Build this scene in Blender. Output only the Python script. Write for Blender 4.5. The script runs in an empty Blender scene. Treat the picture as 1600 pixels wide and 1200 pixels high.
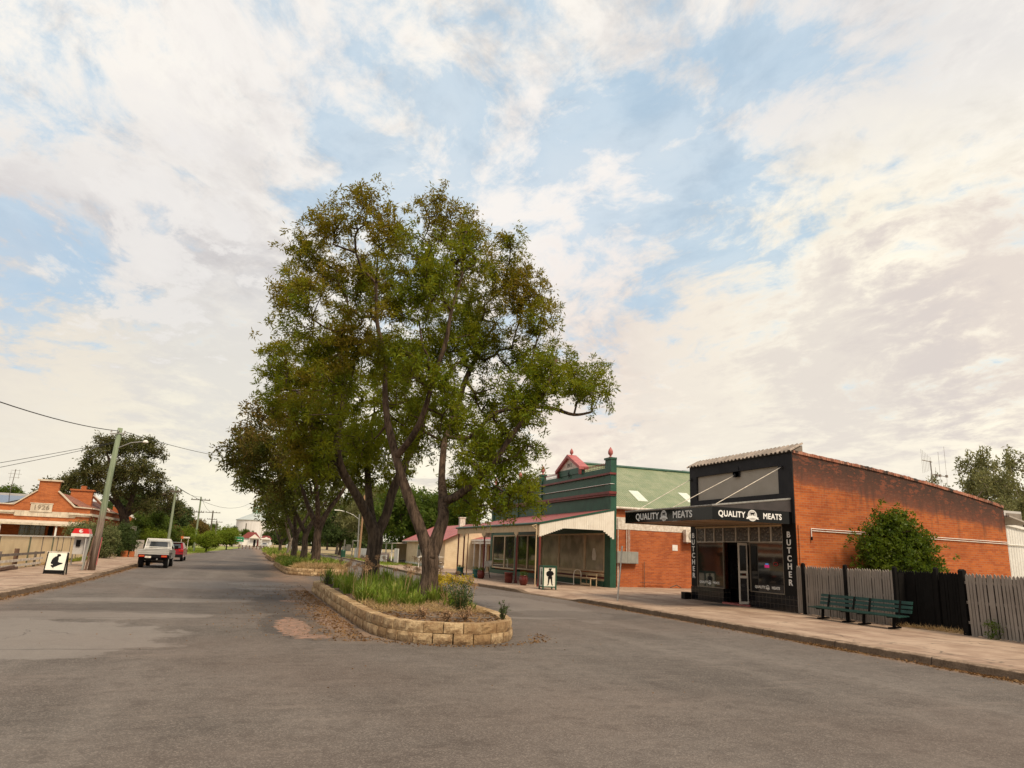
import bpy, math, random
import numpy as np
from mathutils import Matrix, Vector
C = bpy.context.scene.collection
rad = math.radians
EXPO = 0.35
SKYS = .10
SUNE = 3.2
CLOC = (3.1, 1.7, 0)
CLHI = (7.9, 7.45, 6.85)
CLLO = (4.9, 4.55, 4.35)
SKYMIX = .78
BAMP = .60
GAMP = .95
SKYBLUE = (3.7, 5.5, 7.0, 1)
SKYMIX = .78
LOB_A = [(1.43, 20.5, 11.14, 0.69), (2.21, 19.5, 11.3, 0.64), (2.91, 19.0, 10.38, 0.77), (2.14, 19.5, 11.78, 0.3), (1.45, 20.5, 11.86, 0.29), (2.91, 19.2, 11.31, 0.26), (4.64, 21.0, 12.74, 0.29), (6.78, 20.0, 11.56, 0.25), (4.61, 21.0, 12.16, 0.83), (5.57, 20.5, 11.69, 0.66), (3.51, 18.0, 9.18, 1.04), (5.02, 19.0, 10.02, 0.98), (6.77, 20.0, 11.27, 0.41), (6.83, 20.5, 10.49, 0.87), (0.72, 21.0, 10.42, 0.66), (0.64, 19.5, 8.75, 0.6), (1.24, 22.0, 10.27, 0.81), (2.57, 22.0, 10.06, 1.28), (3.46, 18.3, 8.35, 1.08), (6.28, 22.5, 9.71, 1.45), (7.45, 20.0, 9.55, 0.97), (7.61, 19.0, 8.63, 0.62), (0.8, 20.0, 7.9, 0.61), (1.43, 21.0, 7.4, 0.91), (2.49, 20.8, 7.79, 1.07), (5.05, 23.5, 8.19, 1.33), (6.39, 21.5, 8.32, 1.26), (8.12, 21.0, 7.99, 1.01), (7.57, 18.5, 6.73, 0.81), (9.17, 20.0, 7.35, 0.81), (9.14, 19.0, 6.59, 0.7), (10.05, 19.5, 6.73, 0.44), (1.87, 20.5, 6.09, 0.77), (3.93, 22.8, 6.57, 0.96), (5.72, 23.0, 6.37, 1.08), (7.43, 22.0, 6.38, 1.02), (7.0, 18.5, 6.1, 0.76), (6.64, 22.5, 5.3, 0.89), (7.19, 20.5, 4.79, 0.86), (7.55, 19.5, 4.8, 0.49), (6.87, 19.5, 3.81, 0.81), (5.99, 19.3, 2.93, 0.47), (7.57, 19.2, 3.38, 0.37), (6.59, 20.0, 3.08, 0.56), (7.19, 19.0, 3.43, 0.4), (6.11, 21.5, 3.81, 0.52), (4.92, 23.0, 5.21, 0.76), (2.92, 22.0, 4.9, 0.79), (5.06, 19.2, 5.46, 0.69), (6.18, 19.0, 4.71, 0.72), (5.71, 18.9, 3.95, 0.6), (4.57, 18.6, 6.39, 0.71), (3.56, 18.2, 6.71, 0.61), (7.59, 20.0, 5.65, 0.51), (2.9, 19.4, 6.91, 0.64)]
LOB_B = [(0.49, 27.0, 10.71, 0.68), (0.46, 26.0, 8.44, 0.78), (0.23, 27.0, 7.8, 0.52), (1.54, 28.0, 8.06, 1.19), (0.77, 26.0, 6.6, 0.77), (2.52, 29.0, 9.2, 1.31), (1.98, 25.5, 6.18, 1.13), (3.25, 28.5, 7.58, 1.41), (1.17, 27.0, 5.39, 0.79), (1.97, 26.0, 4.53, 0.86), (3.49, 28.0, 5.47, 1.24), (4.46, 26.5, 5.62, 1.05), (4.09, 28.0, 4.28, 0.6), (5.22, 29.5, 9.68, 1.32), (5.64, 28.0, 7.22, 1.16), (5.32, 28.0, 4.62, 0.71)]
LOB_C = [(2.34, 47.0, 10.78, 1.73), (0.86, 46.0, 9.62, 1.35), (-0.18, 48.0, 9.01, 0.98), (-0.97, 46.0, 7.65, 1.01), (-1.71, 45.0, 7.07, 0.6), (-0.51, 48.0, 6.93, 1.21), (-1.71, 46.0, 6.35, 0.54), (0.7, 44.5, 7.22, 1.71), (2.73, 49.0, 8.37, 2.04), (0.17, 46.0, 5.79, 1.32), (1.89, 47.0, 5.81, 1.61), (4.2, 46.5, 7.76, 1.8), (4.11, 48.0, 6.05, 1.5), (5.41, 46.0, 6.99, 1.38)]
LOB_D = [(-0.06, 58.0, 6.04, 0.97), (-0.01, 60.0, 9.03, 1.53), (1.6, 62.0, 8.34, 1.8), (1.6, 57.0, 4.55, 1.06), (2.36, 60.0, 5.14, 1.53), (3.65, 58.0, 5.6, 1.39), (-0.94, 59.0, 6.84, 0.99), (5.37, 60.0, 4.81, 1.24)]
LOB_E = [(2.1, 72.0, 4.56, 1.45), (3.71, 74.0, 4.11, 1.38), (2.31, 76.0, 6.62, 1.67), (1.94, 78.0, 7.25, 1.19), (4.72, 72.0, 4.71, 1.1)]
LOB_F = [(3.32, 92.0, 4.22, 1.39), (2.99, 94.0, 5.18, 0.95), (4.45, 90.0, 3.85, 1.21), (3.83, 95.0, 6.29, 1.29)]
LOB_L = [(-13.38, 76.0, 10.11, 1.33), (-12.04, 78.0, 10.16, 1.87), (-9.69, 75.0, 10.0, 1.58), (-13.75, 74.0, 8.83, 0.82), (-8.73, 76.0, 9.46, 0.86), (-14.14, 75.0, 7.54, 1.53), (-12.86, 80.0, 8.09, 2.16), (-10.07, 74.0, 7.76, 1.78), (-8.72, 77.0, 7.51, 1.24), (-15.56, 78.0, 7.1, 1.09), (-13.58, 76.0, 6.19, 1.43), (-11.15, 76.0, 6.05, 1.57), (-9.18, 78.0, 6.0, 1.37), (-8.13, 82.0, 5.99, 1.32), (-9.32, 76.0, 4.67, 1.09), (-7.53, 84.0, 4.8, 1.49)]
LOB_L2 = [(-20.77, 95.0, 6.66, 1.17), (-21.63, 95.0, 6.1, 1.02), (-19.76, 96.0, 7.17, 1.19), (-22.53, 95.0, 5.83, 0.58)]
SKYB = [ (-0.202, 0.824, 0.53, 0.076, -0.1), (-0.266, 0.892, 0.365, 0.164, -0.17), (-0.212, 0.894, 0.394, 0.101, -0.08), (-0.289, 0.915, 0.283, 0.088, -0.1), (0.062, 0.856, 0.514, 0.138, -0.1), (-0.045, 0.868, 0.494, 0.088, -0.08), (0.345, 0.759, 0.553, 0.29, -0.06), (0.579, 0.703, 0.412, 0.214, -0.07), (0.573, 0.537, 0.62, 0.088, -0.1), (0.425, 0.766, 0.482, 0.113, -0.05), (0.62, 0.695, 0.363, 0.113, -0.03), (-0.022, 0.798, 0.602, 0.151, 0.1), (-0.114, 0.887, 0.447, 0.138, 0.1), (0.49, 0.615, 0.618, 0.138, 0.07), (-0.147, 0.929, 0.339, 0.113, 0.08), (0.339, 0.824, 0.454, 0.138, 0.09), (-0.235, 0.86, 0.453, 0.113, 0.06), (0.14, 0.833, 0.535, 0.063, 0.04), (0.712, 0.53, 0.461, 0.201, 0.07), (-0.165, 0.956, 0.244, 0.252, 0.12), (0.759, 0.625, 0.18, 0.378, 0.12), (0.164, 0.753, 0.637, 0.076, 0.06) ]
SKYG = [ (-0.196, 0.955, 0.223, 0.277, (6.1, 5.9, 6.1), 0.7), (0.642, 0.527, 0.557, 0.164, (6.3, 6.2, 6.4), 0.5), (0.454, 0.853, 0.258, 0.189, (8.6, 7.2, 6.3), 0.7), (0.573, 0.77, 0.281, 0.126, (7.2, 6.4, 6.0), 0.5), (0.764, 0.62, 0.179, 0.365, (11.6, 10.6, 8.4), 0.95), (0.787, 0.544, 0.29, 0.151, (6.6, 5.6, 5.4), 0.7), (0.695, 0.673, 0.255, 0.138, (6.9, 6.1, 5.8), 0.6), (-0.255, 0.936, 0.241, 0.151, (6.6, 6.1, 6.0), 0.6), (-0.051, 0.998, 0.026, 0.302, (10.2, 9.4, 7.4), 0.85), (-0.244, 0.96, 0.14, 0.151, (8.8, 7.9, 6.6), 0.5), (-0.03, 0.972, 0.233, 0.151, (6.4, 6.3, 6.5), 0.5), (0.331, 0.827, 0.453, 0.151, (9.4, 8.9, 8.6), 0.6), (-0.114, 0.887, 0.447, 0.138, (9.2, 8.7, 8.2), 0.5), (0.662, 0.735, 0.146, 0.252, (7.6, 6.9, 6.3), 0.5), (0.49, 0.615, 0.618, 0.126, (9.0, 8.6, 8.3), 0.4), (-0.14, 0.93, 0.34, 0.088, (9.0, 8.6, 8.2), 0.6), (-0.043, 0.805, 0.592, 0.138, (8.8, 8.4, 8.2), 0.4) ]
# ---------------------------------------------------------------- camera
cam = bpy.data.cameras.new('camera'); co = bpy.data.objects.new('camera', cam); C.objects.link(co)
cam.sensor_width = 36; cam.lens = 1112/1600*36; cam.clip_end = 3000; cam.clip_start = 0.05
YAW, PIT, ROL = rad(19.62), rad(13.25), rad(-2.32)
fw = Vector((math.sin(YAW)*math.cos(PIT), math.cos(YAW)*math.cos(PIT), math.sin(PIT)))
r0 = Vector((math.cos(YAW), -math.sin(YAW), 0)); u0 = r0.cross(fw)
rr = r0*math.cos(ROL) - u0*math.sin(ROL); uu = r0*math.sin(ROL) + u0*math.cos(ROL)
co.matrix_world = Matrix(((rr.x, uu.x, -fw.x, 0), (rr.y, uu.y, -fw.y, 0), (rr.z, uu.z, -fw.z, 1.8), (0, 0, 0, 1)))
S = bpy.context.scene; S.camera = co
S.view_settings.view_transform = 'Standard'; S.view_settings.look = 'None'
S.view_settings.exposure = EXPO; S.view_settings.gamma = 1
# ---------------------------------------------------------------- node helper
class N:
    def __init__(s, tree): s.t = tree
    def n(s, typ, ins=None, **at):
        d = s.t.nodes.new(typ)
        for k, v in at.items(): setattr(d, k, v)
        for k, v in (ins or {}).items():
            if hasattr(v, 'is_linked') or isinstance(v, bpy.types.NodeSocket): s.t.links.new(v, d.inputs[k])
            else: d.inputs[k].default_value = v
        return d
    def m(s, op, a, b=0.0, c=None):
        i = {0: a, 1: b}
        if c is not None: i[2] = c
        return s.n('ShaderNodeMath', i, operation=op).outputs[0]
    def v(s, op, a, b=(0, 0, 0)):
        d = s.n('ShaderNodeVectorMath', {0: a, 1: b}, operation=op)
        return d.outputs['Value'] if op in ('DOT_PRODUCT', 'LENGTH', 'DISTANCE') else d.outputs[0]
    def mix(s, f, a, b):
        d = s.n('ShaderNodeMix', data_type='RGBA', clamp_factor=True)
        for k, x in ((0, f), (6, a), (7, b)):
            if isinstance(x, bpy.types.NodeSocket): s.t.links.new(x, d.inputs[k])
            else: d.inputs[k].default_value = x if not isinstance(x, tuple) or len(x) == 4 else (*x, 1)
        return d.outputs[2]
    def noise(s, vec, sc, det=4, ro=.55, dist=0.0):
        return s.n('ShaderNodeTexNoise', {'Vector': vec, 'Scale': sc, 'Detail': det, 'Roughness': ro, 'Distortion': dist}).outputs[0]
    def ss(s, x, lo, hi):
        return s.n('ShaderNodeMapRange', {0: x, 1: lo, 2: hi, 3: 0.0, 4: 1.0}, interpolation_type='SMOOTHSTEP').outputs[0]
    def scl(s, vec, k): return s.v('MULTIPLY', vec, k)
    def sep(s, v): return s.n('ShaderNodeSeparateXYZ', {0: v}).outputs
    def comb(s, x, y, z): return s.n('ShaderNodeCombineXYZ', {0: x, 1: y, 2: z}).outputs[0]
# ---------------------------------------------------------------- world
SUN_EL, SUN_ROT = 52, 163   # rotation is clockwise from +Y
W = bpy.data.worlds.new('World'); S.world = W; W.use_nodes = True
g = N(W.node_tree); W.node_tree.nodes.clear()
sky = g.n('ShaderNodeTexSky', sky_type='NISHITA', sun_disc=False, sun_elevation=rad(SUN_EL), sun_rotation=rad(SUN_ROT), air_density=1.0, dust_density=1.2, ozone_density=1.2)
D = g.n('ShaderNodeTexCoord').outputs['Generated']
D = g.v('NORMALIZE', D); dx, dy, dz = g.sep(D)
zz = g.m('ADD', g.m('MAXIMUM', dz, 0.0), 0.16)
P = g.comb(g.m('DIVIDE', dx, zz), g.m('DIVIDE', dy, zz), 0.0)
# cloud layer seen in perspective; streets run diagonally
rot = g.n('ShaderNodeMapping', {'Vector': P, 'Rotation': (0, 0, rad(-32)), 'Scale': (1.0, .78, 1), 'Location': CLOC}).outputs[0]
warp = g.n('ShaderNodeTexNoise', {'Vector': rot, 'Scale': 1.4, 'Detail': 3.0}).outputs[1]
rw = g.v('ADD', rot, g.scl(g.v('SUBTRACT', warp, (.5, .5, .5)), (.30, .30, 0)))
warp2 = g.n('ShaderNodeTexNoise', {'Vector': rw, 'Scale': 6.0, 'Detail': 3.0}).outputs[1]
rw2 = g.v('ADD', rw, g.scl(g.v('SUBTRACT', warp2, (.5, .5, .5)), (.035, .035, 0)))
n1 = g.noise(rw, 1.7, 4, .5)
n2 = g.noise(rw2, 6.2, 10, .66)
n3 = g.noise(rw, 2.3, 5, .52)
n4 = g.noise(rw2, 8.5, 8, .64)
bias = g.m('MULTIPLY', g.ss(dz, .36, .04), .10)
for (bx, by, bz, w, a) in SKYB:      # openings (negative) and banks (positive) of cloud, as directions
    dd = g.v('DOT_PRODUCT', D, (bx, by, bz))
    bias = g.m('ADD', bias, g.m('MULTIPLY', g.ss(dd, math.cos(w*1.5), 1.0), a*BAMP))
cov = g.m('ADD', g.m('ADD', g.m('MULTIPLY', n1, .38), g.m('MULTIPLY', n2, .62)), bias)
cf = g.m('MAXIMUM', g.m('MULTIPLY', g.ss(cov, .36, .55), .96), g.m('MULTIPLY', n3, .70))
sh = g.m('ADD', g.m('MULTIPLY', n3, .5), g.m('MULTIPLY', n4, .5))
shade = g.ss(g.m('ADD', sh, g.m('MULTIPLY', g.m('SUBTRACT', .52, g.m('ABSOLUTE', g.m('SUBTRACT', cov, .54))), .25)), .47, .66)
hi, lo = CLHI, CLLO
cc = g.mix(shade, (*lo, 1), (*hi, 1))
warmf = g.ss(dz, .40, .02)
wn = g.ss(g.noise(g.scl(P, (.5, .5, 1)), 1.0, 3, .5), .35, .65)
cc = g.mix(g.m('MULTIPLY', warmf, .8), cc, g.mix(shade, g.mix(wn, (5.5, 5.0, 4.5, 1), (7.1, 5.9, 4.6, 1)), (8.9, 8.0, 6.0, 1)))
for (bx, by, bz, w, col, a) in SKYG:  # warm glows and dull banks inside the cloud itself
    dd = g.v('DOT_PRODUCT', D, (bx, by, bz))
    k = GAMP*(1.0 if sum(col) < 22 else 1.0)
    cc = g.mix(g.m('MULTIPLY', g.m('MULTIPLY', g.ss(g.m('ADD', dd, g.m('MULTIPLY', g.m('SUBTRACT', n2, .5), .06)), math.cos(w*1.2), 1.0), a), k), cc, tuple(c*.79 for c in col)+(1,))
skyc = g.mix(SKYMIX, g.v('MULTIPLY', sky.outputs[0], (1.0, 1.0, 1.0)), SKYBLUE)
allc = g.mix(cf, skyc, cc)
bg = g.n('ShaderNodeBackground', {'Color': allc, 'Strength': SKYS})
out = g.n('ShaderNodeOutputWorld', {'Surface': bg.outputs[0]})
# ---------------------------------------------------------------- sun behind thin cloud
sl = bpy.data.lights.new('sun', 'SUN'); sl.energy = SUNE; sl.angle = rad(18); sl.color = (1.0, .84, .62)
so = bpy.data.objects.new('sun', sl); C.objects.link(so)
sdir = Vector((math.sin(rad(SUN_ROT))*math.cos(rad(SUN_EL)), math.cos(rad(SUN_ROT))*math.cos(rad(SUN_EL)), math.sin(rad(SUN_EL))))
so.rotation_euler = sdir.to_track_quat('Z', 'Y').to_euler()
# ---------------------------------------------------------------- objects
def wloc(o):
    v = Vector((0, 0, 0))
    while o is not None: v = v+o.location; o = o.parent
    return v
def tag(o, label=None, cat=None, group=None, kind=None):
    if label: o['label'] = label
    if cat: o['category'] = cat
    if group: o['group'] = group
    if kind: o['kind'] = kind
    return o
def thing(name, loc, label, cat, group=None):
    o = bpy.data.objects.new(name, None); o.empty_display_size = .2; C.objects.link(o); o.location = loc
    return tag(o, label, cat, group)
def mesh_obj(name, V, F, mats, parent=None, MI=None, smooth=False):
    V = np.asarray(V, dtype=np.float32)
    if parent is not None: V = V-np.array(wloc(parent), dtype=np.float32)
    me = bpy.data.meshes.new(name)
    if isinstance(F, np.ndarray):
        k = F.shape[1]; me.vertices.add(len(V)); me.vertices.foreach_set('co', V.ravel())
        me.loops.add(F.size); me.loops.foreach_set('vertex_index', F.ravel().astype(np.int32))
        me.polygons.add(len(F)); me.polygons.foreach_set('loop_start', np.arange(0, F.size, k, dtype=np.int32))
        me.update(calc_edges=True)
    else: me.from_pydata([tuple(map(float, v)) for v in V], [], F)
    if not isinstance(mats, (list, tuple)): mats = [mats]
    for m in mats: me.materials.append(m)
    if MI is not None: me.polygons.foreach_set('material_index', np.asarray(MI, dtype=np.int32))
    if smooth: me.polygons.foreach_set('use_smooth', np.ones(len(me.polygons), dtype=bool))
    me.update()
    o = bpy.data.objects.new(name, me); C.objects.link(o)
    if parent is not None: o.parent = parent
    return o
class MB:
    def __init__(s): s.v = []; s.f = []
    def add(s, v, f):
        n = len(s.v); s.v += [tuple(p) for p in v]; s.f += [tuple(i+n for i in q) for q in f]; return s
    def box(s, x0, x1, y0, y1, z0, z1):
        if x0 > x1: x0, x1 = x1, x0
        if y0 > y1: y0, y1 = y1, y0
        if z0 > z1: z0, z1 = z1, z0
        return s.add([(x0, y0, z0), (x1, y0, z0), (x1, y1, z0), (x0, y1, z0), (x0, y0, z1), (x1, y0, z1), (x1, y1, z1), (x0, y1, z1)],
                     [(0, 3, 2, 1), (4, 5, 6, 7), (0, 1, 5, 4), (1, 2, 6, 5), (2, 3, 7, 6), (3, 0, 4, 7)])
    def bar(s, a, b, w, h, up=(0, 0, 1)):
        a, b = Vector(a), Vector(b); d = (b-a).normalized(); sd = d.cross(Vector(up))
        if sd.length < 1e-4: sd = Vector((1, 0, 0))
        sd.normalize(); u = sd.cross(d); P = []
        for p in (a, b):
            for i, j in ((-1, -1), (1, -1), (1, 1), (-1, 1)): P.append(p+sd*w/2*i+u*h/2*j)
        return s.add(P, [(0, 1, 2, 3), (7, 6, 5, 4), (0, 4, 5, 1), (1, 5, 6, 2), (2, 6, 7, 3), (3, 7, 4, 0)])
    def tube(s, pts, rs, n=8, cap=True):
        if not isinstance(rs, (list, tuple)): rs = [rs]*len(pts)
        pts = [Vector(p) for p in pts]; R = []; a = None
        for i, p in enumerate(pts):
            d = (pts[min(i+1, len(pts)-1)]-pts[max(i-1, 0)]).normalized()
            if a is None:
                a = d.cross(Vector((0, 0, 1)))
                if a.length < .3: a = d.cross(Vector((0, 1, 0)))
            else: a = a-d*a.dot(d)      # carry the frame along so that the rings never twist
            a.normalize(); b = d.cross(a)
            R += [p+(a*math.cos(2*math.pi*k/n)+b*math.sin(2*math.pi*k/n))*rs[i] for k in range(n)]
        F = [(i*n+k, i*n+(k+1) % n, (i+1)*n+(k+1) % n, (i+1)*n+k) for i in range(len(pts)-1) for k in range(n)]
        if cap: F += [tuple(range(n))[::-1], tuple((len(pts)-1)*n+k for k in range(n))]
        return s.add(R, F)
    def lathe(s, c, prof, n=16):
        c = Vector(c); P = [c+Vector((r*math.cos(2*math.pi*k/n), r*math.sin(2*math.pi*k/n), z)) for r, z in prof for k in range(n)]
        F = [(i*n+k, i*n+(k+1) % n, (i+1)*n+(k+1) % n, (i+1)*n+k) for i in range(len(prof)-1) for k in range(n)]
        F += [tuple(range(n))[::-1], tuple((len(prof)-1)*n+k for k in range(n))]
        return s.add(P, F)
    def prism(s, pts, ext):   # polygon (3D points) pushed along ext
        e = Vector(ext); n = len(pts); P = [Vector(p) for p in pts]+[Vector(p)+e for p in pts]
        return s.add(P, [tuple(range(n))[::-1], tuple(range(n, 2*n))]+[(k, (k+1) % n, n+(k+1) % n, n+k) for k in range(n)])
    def slab(s, a, b, c, d, t):   # quad with thickness t downwards
        return s.prism([a, b, c, d], (0, 0, -t))
    def build(s, name, mat, parent=None, smooth=False, label=None):
        o = mesh_obj(name, s.v, s.f, mat, parent, smooth=False)
        bm = __import__('bmesh').new(); bm.from_mesh(o.data); __import__('bmesh').ops.recalc_face_normals(bm, faces=bm.faces); bm.to_mesh(o.data); bm.free()
        if smooth:
            for p in o.data.polygons: p.use_smooth = len(p.vertices) == 4
        if label: o['label'] = label
        return o
def copy_tree(o, parent=None):
    c = o.copy(); C.objects.link(c); c.parent = parent
    for ch in list(o.children): copy_tree(ch, c)
    return c
def text_mesh(txt, size, bold, depth=.012, align='CENTER', line=1.0, sx=1.0):
    cu = bpy.data.curves.new('lettering', 'FONT'); cu.body = txt; cu.size = size; cu.align_x = align; cu.align_y = 'CENTER'
    cu.offset = bold; cu.extrude = depth; cu.space_line = line; cu.space_character = 1.08
    o = bpy.data.objects.new('lettering', cu); C.objects.link(o)
    dg = bpy.context.evaluated_depsgraph_get(); me = bpy.data.meshes.new_from_object(o.evaluated_get(dg))
    V = [tuple(v.co) for v in me.vertices]; F = [tuple(p.vertices) for p in me.polygons]
    bpy.data.objects.remove(o)
    return [(x*sx, y, z) for x, y, z in V], F
def place_text(mb, txt, size, bold, origin, ux, uz, sx=1.0, **k):
    V, F = text_mesh(txt, size, bold, sx=sx, **k); ux, uz = Vector(ux), Vector(uz); un = ux.cross(uz); o = Vector(origin)
    mb.add([o+ux*x+uz*y+un*z for x, y, z in V], F)
def flat(mb, pts2, origin, ux, uz, t=.01):
    ux, uz = Vector(ux), Vector(uz); un = ux.cross(uz); o = Vector(origin)
    mb.prism([o+ux*x+uz*y for x, y in pts2], un*t)
# ---------------------------------------------------------------- materials
def newmat(name):
    m = bpy.data.materials.new(name); m.use_nodes = True; m.node_tree.nodes.clear(); return m, N(m.node_tree)
def finish(m, g, col, rough=.7, metal=0.0, height=None, bump=.3, bdist=.02, spec=.3, trans=None):
    b = g.n('ShaderNodeBsdfPrincipled', {'Base Color': col if isinstance(col, bpy.types.NodeSocket) else (*col[:3], 1), 'Roughness': rough, 'Metallic': metal, 'Specular IOR Level': spec})
    if height is not None:
        bp = g.n('ShaderNodeBump', {'Height': height, 'Strength': bump, 'Distance': bdist}); m.node_tree.links.new(bp.outputs[0], b.inputs['Normal'])
    s = b.outputs[0]
    if trans is not None:
        tr = g.n('ShaderNodeBsdfTranslucent', {'Color': trans})
        s = g.n('ShaderNodeMixShader', {0: .32, 1: s, 2: tr.outputs[0]}).outputs[0]
    g.n('ShaderNodeOutputMaterial', {'Surface': s}); return m
def objco(g): return g.n('ShaderNodeTexCoord').outputs['Object']
def geoP(g): return g.n('ShaderNodeNewGeometry').outputs['Position']
def plain(name, c1, c2=None, sc=3.0, rough=.6, metal=0.0, bump=0.0, fine=40.0, spec=.35, stretch=(1, 1, 1), streak=0.0):
    m, g = newmat(name); p = objco(g); ps = g.scl(p, stretch)
    c2 = c2 or tuple(x*.72 for x in c1)
    f = g.m('ADD', g.m('MULTIPLY', g.noise(ps, sc, 5, .6), .7), g.m('MULTIPLY', g.noise(ps, fine, 3, .6), .3))
    col = g.mix(g.ss(f, .35, .65), (*c2, 1), (*c1, 1))
    if streak > 0:   # weather streaks running down
        st = g.noise(g.scl(p, (1, 1, .12)), 9, 4, .6)
        col = g.mix(g.m('MULTIPLY', g.ss(st, .52, .72), streak), col, tuple(x*.45 for x in c1)+(1,))
    return finish(m, g, col, rough, metal, f if bump else None, bump, .01, spec)
def brick_mat(name, c1, c2, mortar, stain=None, msize=.008):
    m, g = newmat(name); p = geoP(g); x, y, z = g.sep(p); v = g.comb(g.m('ADD', x, y), z, 0.0)
    bt = g.n('ShaderNodeTexBrick', {'Vector': v, 'Color1': (*c1, 1), 'Color2': (*c2, 1), 'Mortar': (*mortar, 1), 'Scale': 1.0, 'Mortar Size': msize, 'Mortar Smooth': .4, 'Bias': -.1, 'Brick Width': .24, 'Row Height': .083}, offset=.5)
    n = g.noise(v, .9, 5, .6); rowv = g.noise(g.comb(g.m('MULTIPLY', g.m('ADD', x, y), .5), g.m('MULTIPLY', z, 9.0), 0.0), 1.0, 4, .7); col = g.mix(g.m('MULTIPLY', g.ss(rowv, .50, .68), .5), bt.outputs[0], tuple(a*.55 for a in c2)+(1,)); col = g.mix(g.m('MULTIPLY', g.ss(n, .45, .7), .45), col, tuple(a*.6 for a in c2)+(1,))
    n4 = g.noise(g.comb(g.m('MULTIPLY', g.m('ADD', x, y), 4.0), g.m('MULTIPLY', z, 12.0), 0.0), 1.0, 3, .6)
    col = g.mix(g.m('MULTIPLY', g.ss(n4, .55, .75), .35), col, tuple(a*1.25 for a in c1)+(1,))
    lime = g.noise(g.comb(g.m('MULTIPLY', g.m('ADD', x, y), .8), g.m('MULTIPLY', z, 3.0), 0.0), 1.6, 6, .75)
    col = g.mix(g.m('MULTIPLY', g.ss(lime, .66, .78), .35), col, (.75, .6, .48, 1))
    if stain is not None: col = stain(g, col, x, y, z, v)
    return finish(m, g, col, .85, 0, bt.outputs[1], -.35, .012)
rng = np.random.default_rng(7); R = random.Random(11)
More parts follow.
